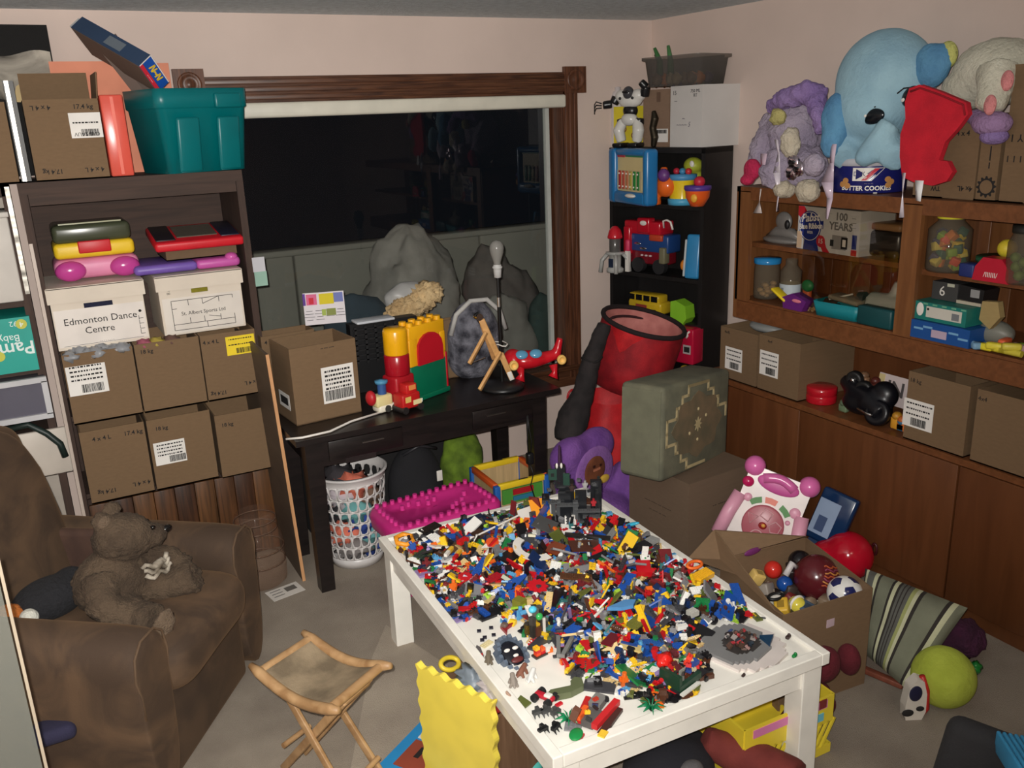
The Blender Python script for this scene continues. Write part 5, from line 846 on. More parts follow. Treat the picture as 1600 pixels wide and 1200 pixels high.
for a, b_ in ((-0.19, xd-0.004), (xd+0.004, xd+0.80), (xd+0.808, HL)): MB().rbox(((a+b_)/2, 0.006, 0.36), (b_-a, 0.022, 0.575), 0.003).build('door', CWD, hu)
prt('counter_back', (HL/2, HD-0.02, 0.86), (HL, 0.008, 0.36), CWD, hu)
GLS = mat((236, 232, 226), 'glass')
gl = T('sliding_glass', 'sliding glass pane closing the right part of the left hutch bay', 'glass door', (HX+0.03, HY1-0.66, 1.115), -90); MB().box((0, 0, 0.24), (0.52, 0.004, 0.48)).build('pane', GLS, gl)
def HT(name, label, cat, px, py, d, z, rz=0, group=None):
    """thing in the hutch under a pixel, its middle d behind the front plane, base at z"""
    p = PX(px, py, HX+d); return T(name, label, cat, (HX+d, p.y, z), -90+rz, group)
ZL, ZM, ZMR = 1.107, 1.374, 1.364
# left bay, upper shelf
t = HT('ornament', 'grey pewter toy ship on the left end of the upper hutch shelf', 'ornament', 1224, 365, 0.16, ZM); b = MB(); b.ell((0, 0, 0.012), (0.12, 0.06, 0.022)); b.tube([(-0.1, 0, 0.02), (-0.03, 0, 0.05), (0.06, 0, 0.045), (0.11, 0, 0.02)], [0.012, 0.03, 0.026, 0.01]); b.ell((0, 0, 0.10), (0.05, 0.02, 0.045)); b.build('hull', mat((120, 116, 112), 'plain', 0.35), t); MB().ell((0.05, -0.03, 0.09), (0.014, 0.01, 0.022)).build('dark_knob', BLACK, t)
t = HT('beer_carton', 'white printed beer carton with a big blue emblem on the upper hutch shelf', 'carton', 1320, 355, 0.17, ZM, 0); WPB = mat((206, 206, 204)); t.rotation_euler.z += math.radians(-3)
MB().box((0, 0, 0.095), (0.36, 0.20, 0.19)).build('box_body', WPB, t); NB = mat((34, 50, 130)); REDP = mat((196, 36, 48)); y = -0.1008
def flat(poly, m, name, par, dy=0.0): return MB().prism(poly, 0.0008, 0, TR(0, y-dy, 0) @ R4('X', 90)).build(name, m, par)
flat([(-0.18, 0.19), (-0.145, 0.19), (-0.115, 0.155), (-0.16, 0.135), (-0.18, 0.15)], REDP, 'red_corner', t); flat([(-0.08, 0.09), (-0.02, 0.06), (0.0, 0.02), (0.02, 0.0), (-0.02, 0.0)], REDP, 'red_ribbon', t, 0.0003)
flat([(-0.105+0.068*math.cos(a*PI/14), 0.105+0.068*math.sin(a*PI/14)) for a in range(28)], NB, 'blue_emblem', t, 0.0006); flat([(-0.14, 0.0), (-0.045, 0.0), (-0.07, 0.075), (-0.13, 0.075)], NB, 'blue_ribbon', t, 0.0003); flat([(-0.17, 0.085), (-0.025, 0.10), (-0.025, 0.135), (-0.17, 0.118)], NB, 'blue_band', t, 0.0009)
rg = MB(); rg.tube([(-0.105+0.062*math.cos(a*PI/14), y-0.002, 0.105+0.062*math.sin(a*PI/14)) for a in range(28)], 0.0015, 5, closed=True); rg.build('white_ring', WHITE, t)
text('Pabst', 0.050, WHITE, t, (-0.105, y-0.003, 0.142), (PI/2, math.radians(-8), 0), shear=0.35, bold=0.001); text('Blue Ribbon', 0.034, WHITE, t, (-0.098, y-0.003, 0.105), (PI/2, math.radians(-6), 0), sx=0.85, bold=0.001); text('BEER', 0.016, WHITE, t, (-0.10, y-0.003, 0.078))
flat([(-0.035+0.026*math.cos(a*PI/10), 0.045+0.026*math.sin(a*PI/10)) for a in range(20)], REDP, 'red_roundel', t, 0.0009); text('15', 0.03, WHITE, t, (-0.035, y-0.003, 0.045))
GI = mat((110, 108, 106), 'plain', 0.7); text('100\nYEARS', 0.046, GI, t, (0.075, y-0.001, 0.138), bold=0.001); text('---\n----\n----', 0.022, GI, t, (0.145, y-0.001, 0.14)); text('---- --- -----', 0.010, GI, t, (0.0, y-0.001, 0.17))
prt('grey_panel', (0.07, y-0.0005, 0.05), (0.08, 0.001, 0.06), mat((150, 148, 146)), t); prt('photo_block', (0.10, y-0.001, 0.05), (0.035, 0.001, 0.05), BLACK, t); prt('photo', (0.10, y-0.002, 0.05), (0.018, 0.001, 0.03), WHITE, t); prt('dark_print', (0.03, y-0.001, 0.045), (0.02, 0.001, 0.028), INK, t); prt('blue_print', (0.155, y-0.001, 0.06), (0.025, 0.001, 0.06), NB, t); prt('red_print', (0.155, y-0.001, 0.015), (0.03, 0.001, 0.025), REDP, t); prt('tan_patch', (-0.165, y-0.0012, 0.04), (0.03, 0.001, 0.075), mat((210, 180, 150)), t)
t = HT('dark_case', 'dark case lying at the right end of the upper hutch shelf behind glass', 'case', 1400, 375, 0.2, ZM); MB().rbox((0, 0, 0.055), (0.16, 0.16, 0.11), 0.02).build('case_body', mat((40, 36, 34), 'plain', 0.3), t); MB().rbox((0, 0, 0.125), (0.15, 0.15, 0.03), 0.01).build('tan_lid', mat((150, 112, 74)), t)
# left bay, lower shelf
def jar(name, label, px, py, d, z, R, Hh, lidm, parts, neck=0.8):
    t = HT(name, label, 'jar', px, py, d, z); MB().lathe([(0, 0.003), (R*0.92, 0.003), (R, 0.015), (R, Hh*0.72), (R*neck, Hh*0.86), (R*neck, Hh)], 28).build('glass_body', mat((210, 200, 180), 'clear', 0.05, None, fac=0.14, surf=(190, 180, 160)), t)
    if lidm: MB().lathe([(R*neck*1.06, Hh*0.9), (R*neck*1.08, Hh*0.92), (R*neck*1.08, Hh+0.006), (0, Hh+0.008)], 28).build('lid', lidm, t)
    return t
t = jar('glass_jar', 'clear jar with a blue lid holding pale shells on the lower hutch shelf', 1198, 440, 0.10, ZL, 0.062, 0.19, mat((40, 130, 190), 'gloss'), 0, 0.95)
for k in range(12): a = k*2.4; r_ = 0.038*((k*5 % 7)/7)**0.5; MB().ell((r_*math.cos(a), r_*math.sin(a), 0.016+0.005*k), (0.02, 0.014, 0.012), 0, R4('Z', 0), 8, 6).build('shell', mat((190, 160, 120)), t)
t = jar('glass_bottle', 'clear glass bottle with a white label beside the blue lidded jar', 1236, 430, 0.14, ZL, 0.05, 0.2, None, 0, 0.55); MB().lathe([(0.051, 0.03), (0.051, 0.085)], 24).build('label', mat((190, 200, 206)), t)
for k in range(3): text('II', 0.028, INK, t, (-0.02+0.04*k*0.5, -0.0525, 0.058)) if k < 2 else None
t = HT('toy_boat', 'purple toy boat with a yellow flap on the lower hutch shelf', 'toy', 1245, 460, 0.03, ZL); MB().prism([(-0.05, 0.0), (0.06, 0.0), (0.085, 0.05), (0.0, 0.075), (-0.06, 0.05)], 0.06, 0, TR(0, 0.03, 0) @ R4('X', 90)).build('hull', mat((104, 36, 120)), t); b = MB().rbox((0, 0, 0), (0.10, 0.05, 0.014), 0.006).build('yellow_flap', mat((236, 206, 40)), t, (-0.085, -0.01, 0.055)); b.rotation_euler = (0, math.radians(28), 0); MB().ell((0.03, -0.032, 0.045), (0.028, 0.004, 0.008)).build('pink_mark', mat((230, 130, 150)), t)
t = HT('toy_ring', 'small green and orange toy behind the purple boat', 'toy', 1262, 445, 0.10, ZL); MB().rbox((0, 0, 0.055), (0.04, 0.03, 0.11), 0.01).build('orange_body', mat((226, 110, 60)), t); MB().ell((0.01, -0.01, 0.10), (0.032, 0.02, 0.028)).build('green_top', mat((40, 130, 70)), t)
for k, (px, py, c, s_, nm) in enumerate(((1283, 465, (96, 74, 50), 0.05, 'brown'), (1298, 455, (70, 56, 44), 0.045, 'dark brown'), (1272, 478, (150, 130, 90), 0.02, 'tan'), (1240, 475, (130, 90, 110), 0.018, 'mauve'), (1265, 482, (176, 150, 110), 0.018, 'cream'))):
    q = HT('small_toy', nm+' odd small toy lying near the purple boat on the lower hutch shelf', 'toy', px, py, 0.05+0.03*(k < 2), ZL); MB().ell((0, 0, s_*0.6), (s_, s_*0.7, s_*0.62), 0, None, 14, 9, 0.8, 8).build('body', mat(c), q)
t = HT('plastic_tray', 'teal plastic tray of odds and ends on the lower hutch shelf', 'tray', 1322, 478, 0.09, ZL, 6); tub([rrect(0.21, 0.15, 0.02, 0), rrect(0.235, 0.17, 0.02, 0.065), rrect(0.225, 0.16, 0.02, 0.065), rrect(0.20, 0.14, 0.02, 0.01)], mat((20, 130, 140)), 'tray_body', t); MB().rbox((0.0, 0, 0.075), (0.15, 0.09, 0.02), 0.008, 0, R4('Y', 6)).build('grey_cloth', mat((150, 140, 120), 'fabric'), t); MB().cyl((-0.06, -0.04, 0.07), (0.03, 0.0, 0.10), 0.004).build('rod', mat((190, 190, 180)), t)
t = HT('hair_dryer', 'pale grey hair dryer lying behind the glass on the lower hutch shelf', 'hair dryer', 1382, 470, 0.14, ZL); blob('body', [('t', [(-0.06, 0, 0.06), (0.0, 0, 0.07), (0.09, 0, 0.075)], [0.055, 0.05, 0.035]), ('t', [(0.03, 0, 0.07), (0.05, 0.02, 0.17)], [0.025, 0.02])], mat((180, 184, 176)), t, 0.008, 4); MB().cyl((-0.118, -0.01, 0.055), (-0.09, 0, 0.06), 0.05).build('nozzle', mat((60, 58, 56)), t)
t = HT('dark_box', 'dark teal box on the lower hutch shelf behind the glass pane', 'box', 1372, 500, 0.04, ZL); MB().rbox((0, 0, 0.04), (0.17, 0.06, 0.08), 0.008).build('box_body', mat((16, 70, 74)), t)
# right bay, upper shelf
t = jar('candy_jar', 'big clear jar with a yellow lid full of coloured blocks on the right upper shelf', 1481, 400, 0.09, ZMR, 0.078, 0.225, mat((214, 206, 60), 'gloss'), 0, 0.6)
cs = [(240, 80, 50), (240, 220, 60), (150, 200, 60), (60, 60, 120), (240, 140, 50), (30, 110, 110), (236, 226, 120)]
q = random.Random(3)
for k in range(34):
    a = q.uniform(0, 6.28); r_ = 0.055*q.uniform(0.5, 1)
    MB().rbox((0, 0, 0), (0.034, 0.03, 0.03), 0.004).build('block', mat(cs[k % 7]), t, (r_*math.cos(a), r_*math.sin(a), 0.02+0.13*k/34)).rotation_euler = (q.uniform(0, 3), q.uniform(0, 3), q.uniform(0, 3))
t = HT('toy_blocks', 'dark blue toy blocks beside the big candy jar', 'toy', 1517, 420, 0.06, ZMR); MB().rbox((0, 0, 0.025), (0.06, 0.06, 0.05), 0.006).build('block', mat((36, 50, 110)), t); MB().rbox((0.05, -0.01, 0.025), (0.014, 0.03, 0.05), 0.004).build('green_edge', mat((120, 170, 90)), t)
t = HT('toy_dome', 'red toy dome with lettering on the right upper hutch shelf', 'toy', 1556, 425, 0.04, ZMR); MB().prism([(-0.07, 0), (0.07, 0), (0.065, 0.05), (0.035, 0.085), (-0.035, 0.085), (-0.062, 0.05)], 0.06, 0, TR(0, 0.03, 0) @ R4('X', 90)).build('body', mat((190, 24, 50)), t); text('/IIIIII/', 0.026, WHITE, t, (0.0, -0.0312, 0.024), sx=1.0)
t = HT('toy_plate', 'green toy plate with a yellow ball behind the red dome', 'toy', 1572, 405, 0.13, ZMR); MB().lathe([(0, 0.05), (0.10, 0.06), (0.10, 0.075), (0, 0.07)], 24).build('plate', mat((20, 90, 60)), t); MB().cyl((0, 0, 0), (0, 0, 0.055), 0.05).build('foot', mat((20, 80, 54)), t); MB().ell((0.0, 0, 0.105), 0.034).build('yellow_ball', mat((230, 206, 60)), t)
t = jar('glass_jar', 'jar of green marbles at the far right of the upper shelf', 1600, 420, 0.06, ZMR, 0.06, 0.2, mat((30, 30, 26)), 0, 0.8)
for k in range(14): a = k*2.4; MB().ell((0.03*math.cos(a), 0.03*math.sin(a), 0.02+0.006*k), 0.018, 0, None, 10, 7).build('marble', mat((110, 150, 70)), t)
# right bay, lower shelf
t = HT('game_box', 'blue flat game box with a white pattern on the right lower hutch shelf', 'game box', 1488, 520, 0.08, ZL); MB().box((0, 0, 0.035), (0.25, 0.16, 0.07)).build('box_body', mat((26, 80, 150)), t); prt('pale_logo', (0.0, -0.081, 0.03), (0.065, 0.001, 0.03), mat((190, 170, 190)), t)
for dx, dz in ((-0.09, 0.04), (-0.05, 0.05), (0.06, 0.045), (0.10, 0.03)): prt('pale_print', (dx, -0.081, dz), (0.04, 0.001, 0.008), mat((120, 170, 210)), t)
t = HT('puzzle_box', 'green box with a white label lying on the blue game box', 'box', 1486, 495, 0.09, ZL+0.072); MB().box((0, 0, 0.035), (0.225, 0.15, 0.07)).build('box_body', mat((30, 120, 110)), t); prt('white_label', (0.02, -0.0758, 0.035), (0.15, 0.001, 0.042), mat((206, 202, 190)), t); prt('grey_code', (0.07, -0.0768, 0.032), (0.03, 0.001, 0.026), mat((120, 124, 128)), t); MB().ell((-0.082, -0.0765, 0.04), (0.016, 0.001, 0.026)).build('white_swirl', WHITE, t); MB().ell((-0.047, -0.0768, 0.045), (0.005, 0.001, 0.005)).build('dot', INK, t)
for k in range(5): prt('green_print', (-0.06+0.04*k, -0.0762, 0.064), (0.02, 0.001, 0.006), mat((110, 170, 140)), t)
t = HT('number_box', 'dark grey box printed with a white 6 on the right lower hutch shelf', 'box', 1488, 452, 0.13, ZL+0.144); MB().box((0, 0, 0.035), (0.11, 0.09, 0.07)).build('box_body', mat((66, 66, 66)), t); text('6', 0.055, WHITE, t, (-0.01, -0.0462, 0.034)); prt('pale_sticker', (0.025, -0.0462, 0.062), (0.03, 0.001, 0.012), mat((190, 190, 170)), t)
t = HT('video_box', 'black box with a grey label next to the number six box', 'box', 1528, 455, 0.13, ZL+0.144); MB().box((0, 0, 0.04), (0.10, 0.09, 0.055), 0, R4('Y', 5)).build('box_body', mat((24, 24, 26)), t); prt('grey_label', (0.02, -0.0458, 0.045), (0.036, 0.001, 0.03), mat((150, 150, 150)), t); prt('white_base', (0.0, -0.02, 0.006), (0.10, 0.06, 0.012), mat((190, 180, 160)), t)
t = HT('tan_box', 'tan cardboard piece beside the black labelled box', 'cardboard', 1556, 462, 0.10, ZL+0.10); MB().prism([(-0.035, 0), (0.01, -0.03), (0.045, 0.02), (0.03, 0.075), (-0.03, 0.07)], 0.03, 0, R4('X', 90)).build('piece', mat((170, 146, 96), 'card'), t)
heap(HX+0.13, PX(1560, 490, HX+0.13).y, ZL+0.05, 0.05, 0.07, 0.045, mat((130, 130, 120)), 'grey_toys', 'heap of grey toy parts right of the green box', 'toy', 41)
for k, (px, py, c, nm) in enumerate(((1540, 533, (230, 214, 50), 'yellow'), (1556, 538, (226, 210, 60), 'pale yellow'), (1580, 548, (214, 200, 70), 'mustard'), (1532, 545, (120, 160, 190), 'blue'), (1590, 528, (130, 180, 60), 'green'), (1572, 520, (226, 100, 60), 'orange'), (1566, 528, (190, 60, 60), 'red'), (1596, 515, (200, 160, 160), 'pink'))):
    q = HT('toy_link', nm+' linking toy piece spilling over the right lower hutch shelf edge', 'toy', px, py, 0.025 if k < 4 else 0.07, ZL); MB().rbox((0, 0, 0.016+0.01*(k % 3)), (0.065, 0.03, 0.026), 0.008, 0, R4('Z', 20*k)).build('link', mat(c), q); MB().cyl((-0.04, 0, 0.016), (0.04, 0, 0.016), 0.012).build('peg', mat(c), q)
# counter
def counter(px0, px1, py, H, D_, label, d=0.0, **kw):
    a = PX(px0, py, HX+d).y; b_ = PX(px1, py, HX+d).y; return carton(label, (HX+d+D_/2, (a+b_)/2, 0.681), -90, abs(a-b_), D_, H, 'cartons on the hutch counter', **kw)
c_ = counter(1124, 1181, 590, 0.265, 0.28, 'open carton with a white label at the left end of the hutch counter', d=0.004); sticker(c_, (-0.03, -0.1408, 0.11), 0.12, 0.115, seed=51, rows=3, barrow='bottom', bars=(0.3, 0.5)); text('4x4L', 0.02, INK, c_, (-0.08, -0.1408, 0.24))
c_ = counter(1183, 1247, 610, 0.275, 0.36, 'open carton with a white label, second from the left on the hutch counter', d=0.004); sticker(c_, (-0.06, -0.1808, 0.14), 0.12, 0.12, seed=52, rows=3, barrow='bottom', bars=(0.35, 0.5)); text('4x4', 0.02, INK, c_, (-0.06, -0.1808, 0.25))
tag(heap(HX+0.15, 3.14, 0.95, 0.06, 0.10, 0.03, mat((150, 152, 150)), 'plastic_wrap', 'clear grey plastic wrap on the leftmost counter carton', 'wrap', 44), 'clear grey plastic wrap on the leftmost counter carton', 'wrap')
c_ = counter(1410, 1507, 690, 0.285, 0.30, 'open carton with a large white label near the right end of the hutch counter', d=0.004, flaps=(('b', 0.04, 4),)); sticker(c_, (-0.075, -0.1508, 0.115), 0.135, 0.115, seed=53, rows=3, barrow='bottom', bars=(0.28, 0.5)); text('18 kg', 0.024, INK, c_, (-0.10, -0.1508, 0.25))
c_ = counter(1513, 1625, 735, 0.285, 0.30, 'plain open carton at the far right end of the hutch counter', d=0.004, flaps=(('r', 0.05, 4),)); text('4x4', 0.024, INK, c_, (-0.11, -0.1508, 0.25))
t = T('tin', 'flat red round tin with two bands on the hutch counter', 'tin', (HX+0.10, PX(1283, 625, HX+0.10).y, 0.681)); RT_ = mat((190, 24, 40), 'gloss'); MB().lathe([(0, 0), (0.065, 0), (0.068, 0.004), (0.068, 0.035), (0.066, 0.038), (0.068, 0.04), (0.068, 0.072), (0.062, 0.076), (0, 0.076)], 28).build('tin_body', RT_, t)
t = T('toy_motorcycle', 'shiny black toy motorcycle lying on the hutch counter', 'toy', (HX+0.09, PX(1362, 640, HX+0.09).y, 0.685), -90); JB = mat((18, 18, 24), 'gloss', 0.35)
blob('body', [('t', [(-0.17, 0.02, 0.13), (-0.08, 0, 0.10), (0.02, -0.02, 0.08), (0.10, -0.05, 0.05)], [0.03, 0.055, 0.065, 0.045]), ('e', (-0.04, -0.03, 0.06), (0.09, 0.05, 0.05)), ('e', (0.06, 0.0, 0.12), (0.06, 0.05, 0.06))], JB, t, 0.01, 3)
for c in ((-0.10, 0.0, 0.15), (-0.03, -0.02, 0.125)): o = MB().lathe([(0.03, -0.02), (0.038, -0.01), (0.038, 0.01), (0.03, 0.02), (0.018, 0.012), (0, 0.012)], 20).build('wheel', BLACK, t, c); o.rotation_euler = (PI/2, 0.3, 0.2); MB().ell((0, 0, 0.016), 0.012).build('hub', CHROME, o)
o = MB().lathe([(0.04, -0.025), (0.055, -0.015), (0.055, 0.015), (0.04, 0.025), (0.02, 0.01), (0, 0.01)], 24).build('wheel', JB, t, (0.08, -0.06, 0.055)); o.rotation_euler = (1.2, 0.4, 0); MB().tube([(0.0, -0.09, 0.06), (0.05, -0.1, 0.055), (0.09, -0.115, 0.06)], 0.006).build('silver_strip', CHROME, t)
for k, (px, py, z, c, nm) in enumerate(((1350, 592, 0.80, (150, 110, 80), 'tan'), (1368, 600, 0.79, (110, 50, 40), 'maroon'), (1378, 612, 0.76, (236, 190, 120), 'cream and orange'), (1404, 628, 0.70, (226, 160, 50), 'yellow'), (1412, 640, 0.69, (226, 120, 50), 'orange'), (1410, 660, 0.684, (80, 140, 180), 'blue'), (1318, 648, 0.684, (110, 130, 100), 'sage green'))):
    p = PX(px, py, HX+0.15 if k < 3 else HX+0.06); q = T('small_toy', nm+' little toy in the heap around the black motorcycle on the counter', 'toy', (p.x, p.y, 0.682)); b = MB(); zz = max(z-0.682, 0); b.rbox((0, 0, 0.02+zz/2), (0.03, 0.045, 0.035+zz), 0.008); b.build('body', mat(c), q); MB().ell((0, 0, 0.042+zz), (0.022, 0.02, 0.018)).build('head', mat(tuple(int(v*0.85) for v in c)), q)
t = T('white_sign', 'white card with grey letters leaning behind the toys on the counter', 'card', (HX+0.20, PX(1392, 610, HX+0.20).y, PX(1392, 610, HX+0.20).z-0.065), -90); t.rotation_euler = (math.radians(-8), 0, -PI/2); MB().box((0, 0, 0.065), (0.15, 0.004, 0.13)).build('card_sheet', mat((224, 208, 206)), t); text('UN', 0.09, mat((90, 84, 84)), t, (-0.005, -0.0024, 0.07), bold=0.002)
prt('yellow_corner', (-0.06, -0.003, 0.10), (0.03, 0.002, 0.05), mat((226, 206, 150)), t)

# ================================================================ ON TOP OF THE HUTCH
ZH = HZ+0.002
EB = mat((156, 192, 206), 'plush', None, (136, 172, 190), dist=0.004, patch=5); EBD = mat((96, 150, 186), 'plush', None, (80, 130, 170), dist=0.006)
def W3(px, py, x): return PX(px, py, x)
def S(v, d): v = v.copy(); v.x += d; return v
t = T('plush_elephant', 'big pale blue plush elephant with a huge head on top of the hutch', 'plush toy', (3.12, 2.42, ZH)); t0 = t.location.copy()
L3 = lambda px, py, x: PX(px, py+8, x)-t0
hc = L3(1383, 120, 3.14)
blob('body', [('e', hc, (0.17, 0.21, 0.205)), ('e', hc+Vector((-0.04, 0.02, -0.10)), (0.15, 0.18, 0.15)), ('e', L3(1350, 190, 3.13), (0.14, 0.15, 0.13)), ('t', [L3(1392, 185, 3.0), L3(1375, 206, 2.97), L3(1354, 232, 2.95)], [0.046, 0.042, 0.04]), ('t', [L3(1325, 220, 3.05), L3(1318, 240, 2.98)], [0.07, 0.06]), ('t', [L3(1395, 222, 3.05), L3(1398, 240, 2.98)], [0.065, 0.055]), ('e', L3(1352, 238, 2.95), (0.045, 0.045, 0.038))], EB, t, 0.014, 8)
blob('left_ear', [('e', L3(1306, 180, 2.98), (0.05, 0.065, 0.11)), ('e', L3(1300, 212, 2.96), (0.045, 0.05, 0.07))], EBD, t, 0.012, 4, 0.004, 30); blob('right_ear', [('e', L3(1455, 95, 3.12), (0.05, 0.075, 0.085)), ('e', L3(1470, 85, 3.12), (0.04, 0.05, 0.06))], EBD, t, 0.012, 4, 0.004, 30)
MB().ell(tuple(L3(1480, 78, 3.13)), (0.03, 0.04, 0.05)).build('yellow_ear_lining', mat((206, 206, 120), 'plush'), t)
for px, py, r_, tl in ((1364, 174, (0.014, 0.054, 0.030), -8), (1424, 143, (0.014, 0.045, 0.036), -38)):
    e = MB().ell((0, 0, 0), r_).build('eye', mat((18, 24, 30), 'gloss', 0.2), t, L3(px, py, 2.985 if px < 1400 else 3.03)); e.rotation_euler = (math.radians(tl), 0, 0); MB().ell((-0.012, 0.028, 0.008), (0.004, 0.008, 0.007)).build('glint', WHITE, e)
    MB().tube([L3(px+dx, py+dy, 2.985 if px < 1400 else 3.03) for dx, dy in ((-22, -5), (-12, -13), (4, -15))], 0.003, 5).build('eyebrow', INK, t)
t = T('cookie_tin', 'round blue butter cookie tin under the blue plush elephant', 'tin', (3.14, PX(1357, 285, 3.14).y, ZH), -54); NV = mat((30, 34, 104), 'gloss', 0.25)
MB().lathe([(0, 0), (0.145, 0), (0.148, 0.004), (0.148, 0.108)], 48).build('tin_body', NV, t); MB().lathe([(0.148, 0.108), (0.153, 0.11), (0.153, 0.134), (0.148, 0.138), (0, 0.138)], 48).build('lid', mat((190, 190, 196), 'gloss'), t)
def wrap(me, R):
    for v in me.vertices: a = v.co.x/R; rr = R+v.co.z*0+0.0006; x, z = v.co.x, v.co.y; v.co = (rr*math.sin(a), -rr*math.cos(a), z)
def wtext(s_, size, m, par, x, z, R, **kw):
    o = text(s_, size, m, par, (0, 0, 0), (0, 0, 0), ext=0.0, **kw)
    for v in o.data.vertices: v.co.x += x; v.co.y += z
    wrap(o.data, R); return o
def wpoly(poly, m, par, R, name):
    b = MB(); n = len(poly); cx = sum(p[0] for p in poly)/n; cz = sum(p[1] for p in poly)/n
    vs = []; fs = []; K = 6
    for (x0, z0), (x1, z1) in zip(poly, poly[1:]+poly[:1]):
        for k in range(K): u = k/K; vs.append((x0+(x1-x0)*u, z0+(z1-z0)*u, 0))
    b.v = [(cx, cz, 0)]+vs; N = len(vs); b.f = [[0, 1+i, 1+(i+1) % N] for i in range(N)]; b.m = [0]*N; b.s = [False]*N; o = b.build(name, m, par); wrap(o.data, R); return o
wpoly([(-0.055, 0.05), (0.02, 0.05), (0.07, 0.102), (-0.055, 0.102)], WHITE, t, 0.1488, 'white_emblem'); wpoly([(-0.02, 0.052), (0.0, 0.052), (0.05, 0.10), (0.03, 0.10)], mat((200, 40, 60)), t, 0.1494, 'red_stripe'); wpoly([(0.005, 0.052), (0.018, 0.052), (0.066, 0.10), (0.056, 0.10)], NV, t, 0.1494, 'blue_stripe')
wtext('DSK', 0.026, NV, t, -0.028, 0.077, 0.1498); wtext('---- -- ---', 0.010, mat((190, 180, 150)), t, 0.01, 0.040, 0.149); wtext('BUTTER COOKIES', 0.025, WHITE, t, 0.0, 0.020, 0.149, bold=0.0008)
for x, z in ((-0.085, 0.05), (-0.10, 0.035), (-0.075, 0.03), (0.085, 0.055), (0.10, 0.045), (0.088, 0.032)): wpoly([(x+0.014*math.cos(a*PI/5), z+0.012*math.sin(a*PI/5)) for a in range(10)], mat((196, 140, 80)), t, 0.1492, 'printed_cookie')
wpoly([(0.03, 0.0), (0.045, 0.0), (0.045, 0.004), (0.03, 0.004)], WHITE, t, 0.149, 'print')
LV = mat((172, 160, 176), 'plush', None, (150, 138, 158), dist=0.014, patch=6); CRM = mat((206, 196, 176), 'plush', None, (190, 178, 156), dist=0.012); PUR = mat((148, 124, 174), 'plush', None, (128, 104, 158), dist=0.012)
t = T('plush_unicorn', 'shaggy lilac and cream plush toy slumped at the left of the hutch top', 'plush toy', (3.10, 2.95, ZH)); t0 = t.location.copy()
blob('body', [('e', L3(1245, 200, 3.12), (0.13, 0.13, 0.17)), ('e', L3(1255, 255, 3.06), (0.10, 0.12, 0.10)), ('t', [L3(1215, 175, 3.1), L3(1195, 220, 3.05), L3(1180, 255, 3.0)], [0.06, 0.07, 0.04]), ('t', [L3(1225, 230, 3.0), L3(1210, 262, 2.97), L3(1205, 285, 2.96)], [0.06, 0.07, 0.05])], LV, t, 0.014, 3, 0.014, 24)
blob('purple_mane', [('t', [L3(1205, 158, 3.05), L3(1230, 145, 3.0), L3(1265, 135, 3.02), L3(1292, 142, 3.06)], [0.03, 0.045, 0.05, 0.035]), ('t', [L3(1275, 150, 3.02), L3(1285, 195, 2.98)], [0.045, 0.03])], PUR, t, 0.012, 2, 0.012, 26)
[blob('cream_paw', [('e', L3(*q_), r_)], CRM, t, 0.012, 3, 0.008, 30) for q_, r_ in (((1235, 215, 2.95), (0.04, 0.05, 0.07)), ((1262, 290, 2.95), (0.05, 0.06, 0.05)), ((1225, 288, 2.96), (0.05, 0.05, 0.04)))]; blob('yellow_tuft', [('e', L3(1215, 175, 2.99), (0.03, 0.045, 0.04))], mat((196, 186, 120), 'plush'), t, 0.012, 2, 0.01, 30); blob('lilac_paw', [('e', L3(1272, 250, 2.93), (0.04, 0.055, 0.05))], LV, t, 0.012, 3, 0.006, 30)
fo = MB()
for k, (px, py) in enumerate(((1240, 245), (1236, 262), (1248, 255))): fo.ell(tuple(L3(px, py, 2.92)), (0.01, 0.035, 0.03), 0, None, 10, 7, 0.6, 9)
fo.build('foil_bow', mat((226, 210, 222), 'foil'), t)
t = T('plush_heart', 'small magenta plush hanging over the left corner of the hutch', 'plush toy', PX(1175, 275, 2.97)); blob('body', [('e', (0, 0, 0.03), (0.03, 0.05, 0.05)), ('e', (0, 0.03, -0.02), (0.03, 0.04, 0.025))], mat((196, 40, 84), 'plush'), t, 0.009, 4)
WPL = mat((206, 202, 184), 'plush', None, (190, 186, 168), dist=0.008); t = T('plush_horse', 'white plush horse with pink ears and lilac mane at the right of the hutch top', 'plush toy', (3.14, 1.95, ZH)); t0 = t.location.copy()
blob('body', [('e', L3(1560, 105, 3.18), (0.13, 0.17, 0.12)), ('e', L3(1515, 130, 3.16), (0.10, 0.10, 0.08)), ('t', [L3(1560, 100, 3.05), L3(1553, 140, 3.0), L3(1545, 165, 2.98)], [0.075, 0.055, 0.05])], WPL, t, 0.013, 5, 0.004, 30)
for px, py in ((1574, 118), (1547, 156)): MB().ell((0, 0, 0), (0.014, 0.022, 0.034)).build('pink_ear', mat((220, 140, 140), 'plush'), t, L3(px, py, 2.95 if py > 130 else 2.985))
blob('lilac_mane', [('e', L3(1550, 185, 3.0), (0.05, 0.075, 0.045)), ('e', L3(1530, 175, 3.02), (0.04, 0.05, 0.03))], mat((160, 128, 168), 'plush'), t, 0.012, 4); blob('purple_end', [('e', L3(1553, 205, 3.0), (0.04, 0.055, 0.03))], PUR, t, 0.012, 4)
t = T('stocking', 'red felt stocking hanging down the front of the hutch top cartons', 'stocking', PX(1455, 210, 2.95), -90); t0 = PX(1455, 210, 2.95)
op = [(1424, 138), (1440, 132), (1470, 142), (1513, 160), (1516, 178), (1500, 200), (1480, 222), (1470, 250), (1484, 252), (1492, 268), (1482, 283), (1460, 290), (1430, 284), (1413, 276), (1409, 245), (1410, 210), (1418, 185), (1417, 160)]
